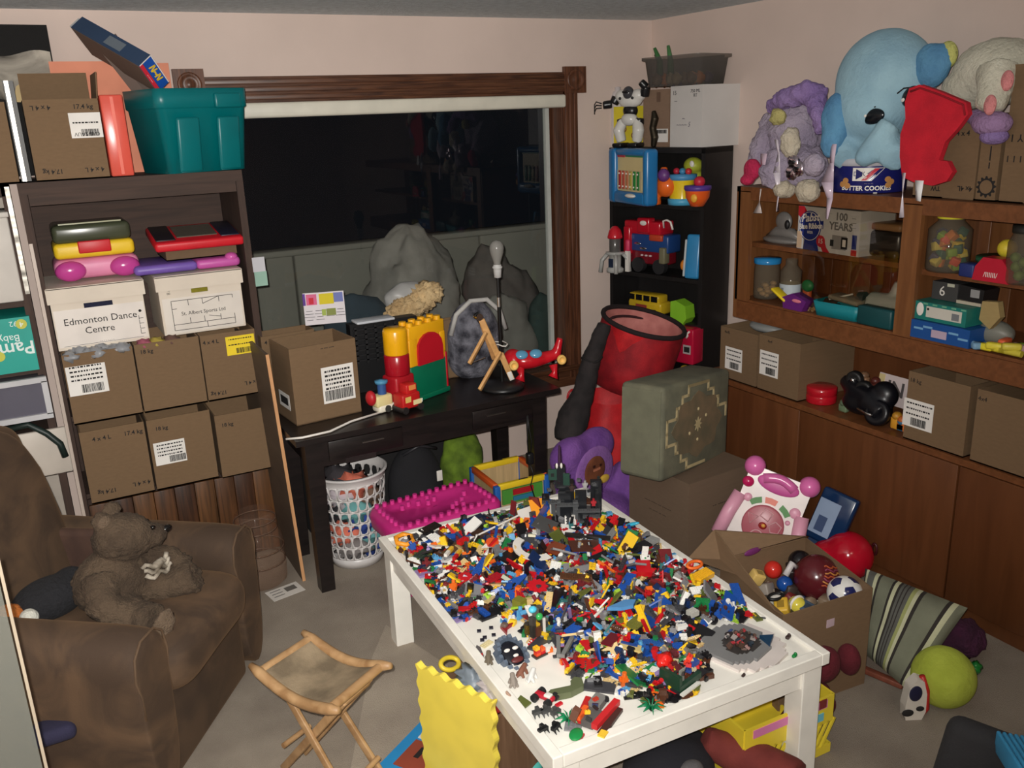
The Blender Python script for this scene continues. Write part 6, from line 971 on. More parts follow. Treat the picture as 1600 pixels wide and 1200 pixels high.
lp = [(-(PX(a, b_, 2.95).y-t0.y), PX(a, b_, 2.95).z-t0.z) for a, b_ in op]
o = MB().prism(lp, 0.024, 0, TR(0, 0.012, 0) @ R4('X', 90), sm=False).build('felt', mat((206, 26, 46), 'fabric', None, (184, 20, 40)), t); m = o.modifiers.new('b', 'BEVEL'); m.width = 0.007; m.segments = 3
MB().tube([(x*0.93, -0.0125, z*0.93) for x, z in lp[:5]], 0.004, 6).build('stitching', mat((150, 16, 32), 'fabric'), t)
def topbox(px0, px1, py, z1, D_, d, label, txt=()):
    a = PX(px0, py, HX+d).y; b_ = PX(px1, py, HX+d).y; return carton(label, (HX+d+D_/2, (a+b_)/2, ZH), -90, abs(a-b_), D_, z1, 'cartons on the hutch top', open_top=False, txt=txt)
topbox(1428, 1524, 280, 0.30, 0.24, 0.05, 'closed carton behind the red stocking on the hutch top', (('4 x 4', 0.06, 0.235, 0.026, 1), ('TW', -0.03, 0.035, 0.024, 0), ('4x 4L', 0.09, 0.04, 0.026, 0)))
c_ = topbox(1527, 1558, 280, 0.27, 0.24, 0.05, 'narrow carton with a black gear emblem on the hutch top'); c_y = -0.1206
gp = []
for a in range(48): r_ = 0.030 if (a // 2) % 2 else 0.038; gp.append((r_*math.cos(a*PI/24), r_*math.sin(a*PI/24)))
MB().prism(gp, 0.0008, 0, TR(0.0, c_y, 0.05) @ R4('X', 90)).build('gear_emblem', INK, c_); MB().prism([(0.024*math.cos(a*PI/12), 0.024*math.sin(a*PI/12)) for a in range(24)], 0.0008, 0, TR(0.0, c_y-0.0009, 0.05) @ R4('X', 90)).build('gear_middle', CARD, c_)
text('--- ------- ----', 0.026, INK, c_, (0.0, c_y, 0.17), (PI/2, -PI/2, 0), sx=0.85, bold=0.001)
topbox(1562, 1640, 300, 0.46, 0.24, 0.05, 'tall carton with handwriting at the far right of the hutch top', (('Y 1', -0.05, 0.22, 0.035, 0), ('1 1 1', -0.05, 0.15, 0.03, 0)))
def hang(name, label, pts, wd, m, x=2.93, group=None):
    b = MB(); P = [PX(a, b_, x) for a, b_ in pts]
    for j, (p, q) in enumerate(zip(P, P[1:])):
        wa = wd[j] if isinstance(wd, (list, tuple)) else wd; wb = wd[j+1] if isinstance(wd, (list, tuple)) else wd; dx = 0.012*math.sin(j*2.1); dx2 = 0.012*math.sin((j+1)*2.1)
        b.add([(p.x+dx, p.y+wa/2, p.z), (p.x-dx, p.y-wa/2, p.z), (q.x-dx2, q.y-wb/2, q.z), (q.x+dx2, q.y+wb/2, q.z)], [(0, 1, 2, 3)], 0, True)
    o = b.build(name, m); md = o.modifiers.new('s', 'SOLIDIFY'); md.thickness = 0.002; return tag(o, label, 'ribbon')
RB_ = mat((224, 214, 224), 'plain', 0.25)
hang('ribbon', 'long thin white satin ribbon hanging from the lilac plush', [(1213, 218), (1217, 240), (1214, 270), (1217, 300), (1215, 330)], [0.02, 0.03, 0.022, 0.012, 0.008], RB_)
hang('ribbon', 'wide pinkish satin ribbon hanging between lilac plush and cookie tin', [(1303, 225), (1300, 255), (1293, 285), (1297, 310), (1292, 342)], [0.03, 0.04, 0.045, 0.03, 0.03], mat((214, 194, 210), 'plain', 0.2))
hang('ribbon', 'thin white ribbon hanging left of the red stocking', [(1413, 270), (1412, 300), (1409, 340)], [0.014, 0.01, 0.006], RB_)
hang('ribbon', 'short bright white strip hanging below the red stocking', [(1437, 282), (1435, 314)], 0.036, mat((245, 245, 245)))
hang('ribbon', 'white paper tag hanging at the left edge of the hutch', [(1189, 295), (1187, 315), (1184, 333)], [0.008, 0.02, 0.035], mat((226, 212, 206)))
hang('ribbon', 'glossy pink ribbon below the magenta plush heart', [(1194, 240), (1192, 262), (1198, 290)], [0.04, 0.045, 0.03], mat((206, 180, 196), 'plain', 0.2))
# ================================================================ FLOOR ON THE RIGHT
# toy walker lying back behind the open box
P1, P2, P3 = PY(1182, 724, 2.62), PY(1266, 757, 2.44), PY(1148, 838, 2.60); xx = (P2-P1).normalized(); zz = (P1-P3); zz = (zz-xx*zz.dot(xx)).normalized()
wk = T('toy_walker', 'white and pink activity walker toy leaning behind the open box of toys', 'toy', (P1+P2)/2 - zz*0.16); wk.rotation_euler = frame_rot(xx, zz)
K = (P2-P1).length/0.262; WHG = mat((236, 226, 222), 'gloss', 0.25); PKG = mat((222, 110, 174), 'gloss', 0.25); PKP = mat((226, 160, 184), 'plain', 0.4)
def wp(poly, h, y, m, name, bev=0.008):
    o = MB().prism([(x*K, z*K) for x, z in poly], h*K, 0, TR(0, y*K, 0) @ R4('X', 90)).build(name, m, wk)
    if bev: q = o.modifiers.new('b', 'BEVEL'); q.width = bev*K; q.segments = 3
    return o
wp([(-0.10, 0.17), (0.10, 0.17), (0.15, 0.13), (0.15, -0.02), (0.185, -0.12), (0.15, -0.20), (-0.15, -0.20), (-0.185, -0.12), (-0.15, -0.02), (-0.15, 0.13)], 0.05, 0.02, WHG, 'body', 0.015)
for sx in (-1, 1):
    MB().ell((0, 0, 0), 0.050*K).build('pink_knob', PKG, wk, (sx*0.132*K, -0.01*K, 0.165*K))
    o = MB().tube([(sx*0.15*K, -0.02*K, 0.02*K), (sx*0.168*K, -0.03*K, -0.08*K), (sx*0.18*K, -0.03*K, -0.20*K)], 0.034*K, 12).build('side_rail', PKP, wk)
MB().ell((0, 0, 0), (0.028*K, 0.02*K, 0.026*K)).build('magenta_knob', mat((190, 30, 90), 'gloss'), wk, (-0.135*K, -0.03*K, 0.085*K))
MB().tube([(x*K, -0.045*K, (0.128+0.022*math.cos(x*22))*K) for x in (-0.075, -0.05, -0.025, 0, 0.025, 0.05, 0.075)], 0.024*K, 12).build('pink_handle', PKG, wk); MB().ell((0, -0.034*K, 0.118*K), (0.10*K, 0.012*K, 0.042*K)).build('handle_well', mat((206, 90, 160)), wk)
disc = MB().lathe([(0.098*K, 0), (0.098*K, 0.012*K), (0.09*K, 0.016*K), (0, 0.016*K)], 36).build('rose_dial', mat((176, 92, 104), 'plain', 0.35), wk, (0, -0.03*K, -0.085*K)); disc.rotation_euler = (PI/2, 0, 0)
RS = mat((206, 150, 156), 'plain', 0.35)
for k, (x, y, n) in enumerate(((0.0, 0.055, 4), (0.055, 0.01, 5), (-0.01, -0.058, 16), (-0.058, 0.02, 3))):
    MB().tube([((x+0.03*math.cos(2*PI*a/n+0.5))*K, (y+0.03*math.sin(2*PI*a/n+0.5))*K, 0.017*K) for a in range(n)], 0.004*K, 6, closed=True).build('shape_rim', RS, disc)
MB().ell((0, 0, 0.018*K), (0.02*K, 0.017*K, 0.008*K)).build('red_button', mat((150, 40, 40), 'gloss'), disc); MB().ell((0.003*K, 0.002*K, 0.024*K), (0.010*K, 0.009*K, 0.006*K)).build('yellow_bear', mat((226, 160, 70)), disc)
for a0, c in ((125, (60, 130, 50)), (92, (226, 120, 100)), (55, (60, 130, 50))):
    pp = [(0.108*math.cos(math.radians(a0+d_-13)), 0.108*math.sin(math.radians(a0+d_-13))-0.085) for d_ in (0, 13, 26)]+[(0.136*math.cos(math.radians(a0+d_-13)), 0.136*math.sin(math.radians(a0+d_-13))-0.085) for d_ in (26, 13, 0)]; wp(pp, 0.008, -0.029, mat(c), 'piano_key', 0)
for x, z, r_ in ((0.115, 0.025, 0.026), (-0.11, 0.015, 0.02), (0.10, -0.03, 0.012)): MB().ell((0, 0, 0), (r_*K, 0.010*K, r_*K)).build('pink_button', PKP, wk, (x*K, -0.032*K, z*K))
q = PX(1292, 832, 2.86); t = T('video_case', 'dark blue case with a pale picture leaning beside the pink walker', 'case', (2.86, q.y, 0.20), -72); t.rotation_euler = (math.radians(-20), math.radians(12), math.radians(-72)); MB().rbox((0, 0, 0.06), (0.16, 0.05, 0.24), 0.012).build('case_body', mat((20, 50, 90), 'gloss'), t); prt('pale_picture', (-0.025, -0.0265, 0.05), (0.095, 0.002, 0.16), mat((150, 170, 200)), t); prt('picture_shape', (-0.03, -0.028, 0.02), (0.04, 0.002, 0.07), mat((60, 80, 120)), t); prt('support', (0, 0.02, -0.11), (0.12, 0.04, 0.12), mat((20, 50, 90)), t)
v = PZ(1325, 868, 0.115); t = T('hopper_ball', 'shiny red rubber hopper ball with a dark ring handle against the hutch doors', 'ball', (v.x, v.y, 0.115)); blob('ball_skin', [('e', (0, 0, 0), 0.108), ('e', (-0.06, 0.06, -0.02), 0.08)], mat((196, 20, 44), 'gloss', 0.15), t, 0.01, 8); MB().tube([(0.085+0.0*a, -0.065+0.012*math.cos(a*PI/6), 0.035+0.026*math.sin(a*PI/6)) for a in range(12)], 0.006, 6, closed=True).build('ring_handle', mat((70, 20, 26)), t)
# open box of toys
bxc = mat((124, 98, 72), 'card'); c0, c1, c2_, c3 = Vector((1.975, 1.835, 0)), Vector((2.356, 1.80, 0)), Vector((2.45, 2.19, 0)), Vector((2.06, 2.235, 0)); HBX = 0.385
t = T('toy_carton', 'open cardboard carton full of balls and small toys beside the play table', 'cardboard box', (c0+c2_)/2); t0 = t.location.copy()
def wallq(par, a, b_, z0, z1, name, m, a2=None, b2=None):
    a, b_ = a-t0, b_-t0; A_ = (a2-t0) if a2 else Vector((a.x, a.y, z1)); B_ = (b2-t0) if b2 else Vector((b_.x, b_.y, z1)); n = (b_-a).cross(Vector((0, 0, 1))).normalized()*0.003
    vs = [Vector((a.x, a.y, z0))-n, Vector((b_.x, b_.y, z0))-n, B_-n, A_-n, Vector((a.x, a.y, z0))+n, Vector((b_.x, b_.y, z0))+n, B_+n, A_+n]
    return MB().add(vs, [(3, 2, 1, 0), (4, 5, 6, 7), (0, 1, 5, 4), (1, 2, 6, 5), (2, 3, 7, 6), (3, 0, 4, 7)]).build(name, m, par)
for a, b_ in ((c0, c1), (c1, c2_), (c2_, c3), (c3, c0)): wallq(t, a, b_, 0, HBX, 'box_wall', bxc)
fb = MB(); fb.add([p-t0+Vector((0, 0, 0.004)) for p in (c0, c1, c2_, c3)], [(0, 1, 2, 3)]); fb.build('box_floor', bxc, t)
F1 = PZ(1117, 828, 0.46); F2 = PZ(1260, 838, 0.42)
wallq(t, c3, c2_, HBX, HBX, 'flap', bxc, F1, F2); wallq(t, c0, c3, HBX, HBX, 'flap', bxc, c0+Vector((-0.01, 0.03, 0.39)), F1); 
fl = PZ(1076, 872, 0.40); wallq(t, c3, c3+Vector((-0.02, -0.14, 0)), HBX, HBX, 'flap', bxc, F1+Vector((-.005, 0, 0)), Vector((fl.x, fl.y, 0.40)))
fm = ((c0+c1)/2-t0); prt('hand_hole', (fm.x+0.03, fm.y-0.004, 0.30), (0.075, 0.003, 0.03), mat((206, 180, 190)), t); hp = PY(1176, 862, 2.205)-t0; o = MB().ell((0, 0, 0), (0.042, 0.006, 0.014)).build('hand_hole', mat((120, 50, 110)), t, hp)
def inbox(name, label, cat, px, py, z): v = PZ(px, py, z); return T(name, label, cat, v)
t = inbox('soccer_ball', 'small white and navy soccer ball in the open toy carton', 'ball', 1320, 927, 0.33)
bm = bmesh.new(); bmesh.ops.create_icosphere(bm, subdivisions=4, radius=0.062); b = MB(); ico = bmesh.new(); bmesh.ops.create_icosphere(ico, subdivisions=1, radius=1.0); cen = [v.co.normalized() for v in ico.verts]; ico.free()
b.v = [v.co[:] for v in bm.verts]; bm.verts.index_update()
for f_ in bm.faces: d_ = f_.calc_center_median().normalized(); b.f.append([v.index for v in f_.verts]); b.m.append(1 if max(d_.dot(c) for c in cen) > 0.945 else 0); b.s.append(True)
bm.free(); b.build('ball_skin', [mat((232, 230, 226), 'gloss'), mat((36, 40, 90), 'gloss')], t).rotation_euler = (0.3, 0.4, 0.2)
t = inbox('patterned_ball', 'large dark maroon ball printed with orange swirls in the toy carton', 'ball', 1276, 902, 0.31); MB().ell((0, 0, 0), 0.085, 0, None, 28, 18).build('ball_skin', mat((92, 30, 36), 'gloss', 0.2, (60, 22, 30)), t)
for k in range(7): MB().tube([(0.0855*math.cos(a_)*math.cos(b__), 0.0855*math.sin(a_)*math.cos(b__), 0.0855*math.sin(b__)) for a_, b__ in [(-2.2+0.16*i+0.05*k, 0.15+0.14*k-0.05*i+0.06*math.sin(i*2+k)) for i in range(9)]], 0.003, 5).build('printed_swirl', mat([(190, 90, 50), (206, 140, 70), (140, 60, 90)][k % 3]), t)
for px, py, z, r_, c, lb in ((1208, 890, 0.30, 0.034, (210, 50, 40), 'small orange red ball'), (1226, 912, 0.28, 0.03, (30, 80, 160), 'small blue ball'), (1245, 945, 0.28, 0.032, (226, 210, 80), 'yellow and white ball'), (1250, 878, 0.33, 0.045, (26, 22, 26), 'round black hat-like toy')):
    t = inbox('ball', lb+' among the things in the open toy carton', 'ball', px, py, z); MB().ell((0, 0, 0), r_).build('ball_skin', mat(c, 'gloss'), t)
    if 'yellow' in lb: MB().tube([(r_*1.0*math.cos(a*PI/10), 0.0, r_*1.0*math.sin(a*PI/10)) for a in range(20)], 0.006, 6, closed=True).build('white_band', WHITE, t)
for px, py, z, d_, c, lb in ((1182, 902, 0.33, (0.05, 0.04, 0.05), (226, 190, 110), 'cream and yellow box'), (1192, 922, 0.27, (0.07, 0.06, 0.05), (150, 140, 130), 'grey block'), (1222, 950, 0.30, (0.06, 0.05, 0.05), (226, 180, 60), 'yellow block'), (1265, 955, 0.27, (0.08, 0.05, 0.04), (70, 90, 110), 'slate blue block'), (1236, 893, 0.31, (0.06, 0.03, 0.05), (40, 30, 30), 'black block'), (1296, 958, 0.27, (0.07, 0.05, 0.04), (60, 50, 44), 'dark brown block'), (1215, 938, 0.27, (0.05, 0.05, 0.04), (190, 190, 180), 'white block')):
    t = inbox('toy_block', lb+' tilted among the things in the open toy carton', 'toy', px, py, z); t.rotation_euler = (0.3, 0.2+px % 5*0.1, px % 7); MB().rbox((0, 0, 0), d_, 0.006).build('block', mat(c), t); prt('face_print', (0, 0, d_[2]/2+0.0005), (d_[0]*0.5, d_[1]*0.5, 0.001), mat(tuple(int(v*0.7) for v in c)), t)
t = inbox('toy_goggles', 'small black ringed toy goggle in the open toy carton', 'toy', 1212, 932, 0.33); MB().tube([(0.03*math.cos(a*PI/10), 0.018*math.sin(a*PI/10), 0) for a in range(20)], 0.006, 6, closed=True).build('rim', BLACK, t); MB().ell((0, 0, -0.004), (0.024, 0.014, 0.006)).build('lens', WHITE, t)
t = inbox('toy_strap', 'white and black strap next to the maroon ball in the toy carton', 'toy', 1237, 888, 0.36); MB().tube([(-0.03, 0, -0.02), (0, 0, 0.02), (0.02, 0, 0.0)], 0.012, 8).build('strap', mat((206, 200, 200)), t)
fillz = MB(); q = random.Random(5)
for k in range(60):
    u, v_ = q.uniform(0.06, 0.94), q.uniform(0.06, 0.94); p = (c0*(1-u)+c1*u)*(1-v_)+(c3*(1-u)+c2_*u)*v_; fillz.rbox((0, 0, 0), (q.uniform(.03, .07), q.uniform(.03, .06), q.uniform(.02, .05)), 0.004, k % 6, TR(p.x, p.y, 0.20+q.uniform(0, 0.06)) @ Euler((q.uniform(0, 3), q.uniform(0, 3), q.uniform(0, 3))).to_matrix().to_4x4(), 1)
o = fillz.build('toy_jumble', [mat((60, 50, 46)), mat((130, 110, 90)), mat((40, 60, 100)), mat((120, 40, 40)), mat((170, 160, 140)), mat((50, 44, 40))]); o['kind'] = 'stuff'; tag(o, 'jumble of small dark toys filling the bottom of the open toy carton', 'toys')
v = PY(1286, 1045, 1.735); mp_ = T('maroon_plush', 'dark maroon plush toy with round lobes slumped against the front of the toy carton', 'plush toy', (v.x, v.y, 0), 0); t0 = mp_.location.copy(); MRN = mat((96, 22, 34), 'plush', None, (78, 16, 26), dist=0.005)
for px, py, r_ in ((1232, 1050, (0.05, 0.05, 0.055)), (1286, 1038, (0.065, 0.05, 0.065)), (1326, 1030, (0.035, 0.045, 0.06))): blob('lobe', [('e', PY(px, py, 1.74)-t0, r_)], MRN, mp_, 0.012, 3)
blob('body', [('e', (-0.06, 0.0, 0.055), (0.13, 0.05, 0.055)), ('e', (-0.04, 0.01, 0.10), (0.09, 0.04, 0.06))], MRN, mp_, 0.012, 3)
# striped cushion
TLc, TRc, BRc, BLc = PZ(1352, 888, 0.30), PZ(1512, 950, 0.26), PZ(1420, 1080, 0.03), PZ(1340, 1012, 0.05)
t = T('striped_cushion', 'grey green striped cushion leaning against the hutch doors on the carpet', 'cushion', (TLc+TRc+BRc+BLc)/4); t0 = t.location.copy(); nrm = (TRc-TLc).cross(BLc-TLc).normalized(); nrm = -nrm if nrm.z < 0 else nrm
SG = [mat((126, 128, 108), 'fabric'), mat((52, 46, 42), 'fabric'), mat((206, 206, 170), 'fabric'), mat((98, 98, 92), 'fabric'), mat((168, 172, 110), 'fabric')]
seq = [(0.0, 0.04, 2), (0.04, 0.07, 1), (0.07, 0.15, 0), (0.15, 0.19, 2), (0.19, 0.22, 1), (0.22, 0.30, 0)]
def stripe(u):
    for a, b_, m_ in ((0, .02, 1), (.02, .05, 2), (.05, .13, 3), (.13, .16, 2), (.16, .19, 1), (.19, .31, 0), (.31, .34, 1), (.34, .38, 2), (.38, .40, 1), (.40, .425, 3), (.425, .44, 1), (.44, .465, 3), (.465, .48, 1), (.48, .51, 3), (.51, .55, 4), (.55, .59, 2), (.59, .62, 1), (.62, .84, 0), (.84, .88, 1), (.88, .93, 2), (.93, 1.01, 0)):
        if a <= u < b_: return m_
    return 0
b = MB(); NU, NV = 80, 24
for sgn in (1, -1):
    vs = []
    for j in range(NV+1):
        for i in range(NU+1):
            u, v_ = i/NU, j/NV; p = (TLc*(1-u)+TRc*u)*(1-v_)+(BLc*(1-u)+BRc*u)*v_-t0; pin = 1-0.05*(1-abs(2*u-1))*0; h = 0.075*(max(0, 1-(2*u-1)**4)*max(0, 1-(2*v_-1)**4))**0.6; p = p+nrm*(h*sgn*(1 if sgn > 0 else 0.5)+0.004*noise.noise(Vector((u*5, v_*5, 1)))); vs.append(p)
    n0 = len(b.v); b.v += [tuple(p) for p in vs]
    for j in range(NV):
        for i in range(NU):
            q = [n0+j*(NU+1)+i, n0+j*(NU+1)+i+1, n0+(j+1)*(NU+1)+i+1, n0+(j+1)*(NU+1)+i]; b.f.append(q if sgn < 0 else q[::-1]); b.m.append(stripe((i+0.5)/NU)); b.s.append(True)
b.build('cover', SG, t)
v = PZ(1474, 1057, 0.105); t = T('tennis_ball', 'oversized yellow green felt tennis ball on the carpet at right', 'ball', (v.x, v.y, 0.104)); b = MB(); b.ell((0, 0, 0), 0.104, 0, None, 36, 22); b.v = [tuple(Vector(q_)*(1-0.10*max(0, Vector(q_).normalized().dot(Vector((-0.45, -0.25, 0.86)))-0.80)/0.2)) for q_ in b.v]; b.build('felt', mat((176, 188, 70), 'plush', None, (160, 172, 58), dist=0.004), t)
v = PZ(1430, 1072, 0.06); t = T('toy_shoe', 'white toy shoe with a dark oval and red back edge before the tennis ball', 'shoe', (v.x-0.075, v.y-0.05, 0.0), -28); o = MB().prism([(-0.03, 0.0), (0.025, 0.0), (0.036, 0.03), (0.034, 0.10), (0.02, 0.15), (0.0, 0.158), (-0.025, 0.13), (-0.035, 0.05)], 0.04, 0, TR(0, 0.02, 0) @ R4('X', 90)).build('shoe_body', mat((216, 208, 196)), t); q = o.modifiers.new('b', 'BEVEL'); q.width = 0.008; q.segments = 2
MB().ell((-0.005, -0.021, 0.105), (0.022, 0.004, 0.03)).build('dark_oval', mat((30, 30, 60)), t); MB().tube([(0.03, 0, 0.005), (0.047, 0, 0.03), (0.042, 0, 0.10), (0.02, 0, 0.158)], 0.010, 8).build('red_edge', mat((190, 40, 36)), t); MB().ell((-0.025, -0.021, 0.03), (0.02, 0.004, 0.014)).build('dark_mark', INK, t); MB().ell((0.015, -0.021, 0.045), (0.014, 0.004, 0.010)).build('dark_mark', INK, t)
v = PZ(1503, 1005, 0.06); t = T('plush_scrap', 'dark purple fluffy plush behind the tennis ball by the cushion', 'plush toy', (v.x, v.y, 0.06)); blob('fluff', [('e', (0, 0, 0.02), (0.09, 0.07, 0.07)), ('e', (-0.04, 0.05, 0.03), (0.06, 0.06, 0.05))], mat((74, 30, 60), 'plush', None, (56, 22, 46)), t, 0.012, 2, 0.015, 30)
v = PZ(1524, 1040, 0.03); t = T('green_bead', 'small green plastic bead right of the tennis ball', 'toy', (v.x, v.y, 0.022)); MB().ell((0, 0, 0), (0.026, 0.022, 0.022), 0, None, 14, 10, 0.4, 7).build('bead', mat((30, 120, 50), 'gloss'), t)
pa_, pb_ = PZ(1348, 1045, 0.012), PZ(1412, 1072, 0.012); t = T('wooden_stick', 'flat reddish brown wooden stick on the carpet below the striped cushion', 'stick', (pa_+pb_)/2); bar(pa_-(pa_+pb_)/2, pb_-(pa_+pb_)/2, 0.02, 0.03, 'stick_body', mat((130, 70, 50), 'wood', 0.6), t)
# foreground chair back with a blue mesh cloth
t = T('office_chair', 'black rounded chair back in the lower right corner', 'chair', (1.62, 0.95, 0)); o = MB().rbox((0, 0, 0), (0.40, 0.07, 0.5), 0.03, 0, None, 4).build('backrest', mat((26, 25, 27), 'fabric'), t); v1, v2 = PZ(1478, 1128, 0.72), PZ(1585, 1168, 0.70); dd = (v2-v1).normalized(); o.rotation_euler = frame_rot(dd, (0.15, 0.1, 1)); o.location = v1+dd*0.17-Vector((0, 0, 0.255))-t.location; 
MB().cyl((0, 0, 0.03), (0, 0, 0.36), 0.03).build('post', BLACK, t, (0.1, 0.02, 0)); MB().rbox((0.1, 0.02, 0.02), (0.4, 0.4, 0.04), 0.015).build('foot_base', BLACK, t)
v = PZ(1585, 1185, 0.715); t = T('mesh_cloth', 'light blue ribbed mesh cloth draped on the black chair corner', 'cloth', v); b = MB()
for k in range(10): b.rbox((0.0+0.012*k, 0, -0.02-0.002*k), (0.009, 0.16, 0.05), 0.004)
b.build('mesh_ribs', mat((40, 120, 160), 'fabric'), t).rotation_euler = (0, 0, math.radians(-35))
# ================================================================ WHITE PLAY TABLE
import numpy as np
TC = Vector((1.428, 2.271, 0)); TRZ = -2.6; TW, TL_, TZ, TS = 0.936, 1.41, 0.45, 0.438
tb = T('play_table', 'long white play table covered with thousands of toy bricks in the foreground', 'table', TC, TRZ); TWH = mat((246, 242, 232), 'plain', 0.35)
b = MB(); b.box((0, 0, TS-0.008), (TW-0.05, TL_-0.05, 0.016)); b.build('tabletop', TWH, tb)
for c, d in (((-TW/2+0.0155, 0, TZ-0.02), (0.031, TL_, 0.04)), ((TW/2-0.0155, 0, TZ-0.02), (0.031, TL_, 0.04)), ((0, -TL_/2+0.0155, TZ-0.02), (TW-0.062, 0.031, 0.04)), ((0, TL_/2-0.0155, TZ-0.02), (TW-0.062, 0.031, 0.04))): MB().rbox(c, d, 0.003, 0, None, 2, False).build('rim', TWH, tb)
for c, d in (((-TW/2+0.035, 0, 0.375), (0.022, TL_-0.16, 0.075)), ((TW/2-0.035, 0, 0.375), (0.022, TL_-0.16, 0.075)), ((0, -TL_/2+0.035, 0.375), (TW-0.16, 0.022, 0.075)), ((0, TL_/2-0.035, 0.375), (TW-0.16, 0.022, 0.075))): prt('apron', c, d, TWH, tb)
for x in (-1, 1):
    for y in (-1, 1): MB().rbox((x*(TW/2-0.05), y*(TL_/2-0.05), 0.207), (0.072, 0.072, 0.414), 0.003, 0, None, 2, False).build('leg', TWH, tb)
TM = Matrix.Translation(TC) @ Matrix.Rotation(math.radians(TRZ), 4, 'Z')
def uv(px, py, z=0.45): p = TM.inverted() @ PZ(px, py, z); return p.x, p.y
DENSE = [(-0.446, 0.62), (-0.30, 0.66), (-0.024, 0.665), (0.20, 0.665), (0.43, 0.60), (0.435, 0.343), (0.435, -0.179), (0.425, -0.443), (0.36, -0.5), (0.14, -0.55), (0.056, -0.655), (-0.106, -0.652), (-0.167, -0.586), (-0.214, -0.494), (-0.249, -0.37), (-0.251, -0.256), (-0.298, -0.129), (-0.311, -0.014), (-0.435, 0.006), (-0.437, 0.216)]
def inside(x, y, P=DENSE):
    c = False
    for (x0, y0), (x1, y1) in zip(P, P[1:]+P[:1]):
        if (y0 > y) != (y1 > y) and x < (x1-x0)*(y-y0)/(y1-y0)+x0: c = not c
    return c
def dedge(x, y, P=DENSE):
    m = 9
    for (x0, y0), (x1, y1) in zip(P, P[1:]+P[:1]):
        dx, dy = x1-x0, y1-y0; t_ = max(0, min(1, ((x-x0)*dx+(y-y0)*dy)/(dx*dx+dy*dy))); m = min(m, math.hypot(x-x0-t_*dx, y-y0-t_*dy))
    return m
HOLES = [(0.285, -0.53, 0.13), (0.30, 0.49, 0.13)]
def pile(x, y):
    d = dedge(x, y); return min(0.030, 0.10*d)*(0.75+0.5*noise.noise(Vector((x*7, y*7, 0))))
PAL = [((28, 27, 30), 22), ((66, 66, 70), 12), ((130, 130, 132), 9), ((236, 234, 228), 10), ((196, 26, 34), 12), ((30, 78, 160), 11), ((244, 198, 40), 9), ((84, 50, 34), 6), ((236, 110, 34), 4), ((30, 120, 64), 5), ((214, 186, 130), 5), ((90, 160, 206), 3), ((120, 40, 44), 4), ((96, 104, 50), 3), ((24, 44, 84), 4), ((150, 130, 180), 1.5), ((160, 200, 60), 1), ((60, 120, 120), 1.5)]
PN = ['black', 'dark grey', 'light grey', 'white', 'red', 'blue', 'yellow', 'brown', 'orange', 'green', 'tan', 'light blue', 'dark red', 'olive', 'navy', 'lavender', 'lime', 'teal']
PMAT = [mat(c, 'plain', 0.3) for c, _ in PAL]; U = 0.008; PH_ = 0.0032
def brick_mb(nx, ny, h, st=True, mi=0, ns=8):
    m = MB(); m.box((0, 0, h/2), (nx*U-0.0002, ny*U-0.0002, h), mi)
    if st: studs(m, [(-nx/2+0.5+i)*U for i in range(nx)], [(-ny/2+0.5+i)*U for i in range(ny)], h, 0.0024, 0.0017, mi, ns)
    return m
def slope_mb(nx, ny, h): m = MB(); w_, d_ = nx*U/2, ny*U/2; m.add([(-w_, -d_, 0), (w_, -d_, 0), (w_, d_, 0), (-w_, d_, 0), (-w_, -d_, h*0.2), (w_, -d_, h*0.2), (w_, d_, h), (-w_, d_, h), (-w_, d_*0.2, h), (w_, d_*0.2, h)], [(3, 2, 1, 0), (0, 1, 5, 4), (4, 5, 9, 8), (8, 9, 6, 7), (2, 3, 7, 6), (1, 2, 6, 9, 5), (3, 0, 4, 8, 7)]); return m
def wedge_mb(L_, W_, h): m = MB(); m.prism([(-L_/2, -W_/2), (L_/2, -W_*0.1), (L_/2, W_*0.1), (-L_/2, W_/2)], h); return m
def wheel_mb(r, w_): m = MB(); m.lathe([(r*0.5, 0), (r*0.95, 0), (r, w_*0.2), (r, w_*0.8), (r*0.95, w_), (r*0.5, w_), (r*0.45, w_*0.6), (0, w_*0.6)], 14); return m
def rod_mb(L_, r): m = MB(); m.cyl((-L_/2, 0, r), (L_/2, 0, r), r, n=6); return m
def arch_mb(): m = MB(); m.box((-0.012, 0, 0.006), (0.008, 0.008, 0.012)); m.box((0.012, 0, 0.006), (0.008, 0.008, 0.012)); m.box((0, 0, 0.0135), (0.032, 0.008, 0.005)); return m
def fig_mb(): m = MB(); m.box((0, 0, 0.007), (0.014, 0.008, 0.012)); m.box((0, 0, 0.018), (0.015, 0.008, 0.011), 0, None, 0.75); m.cyl((0, 0, 0.0235), (0, 0, 0.032), 0.0048, n=8); m.box((0.009, -0.002, 0.018), (0.004, 0.005, 0.010)); m.box((-0.009, -0.002, 0.018), (0.004, 0.005, 0.010)); return m
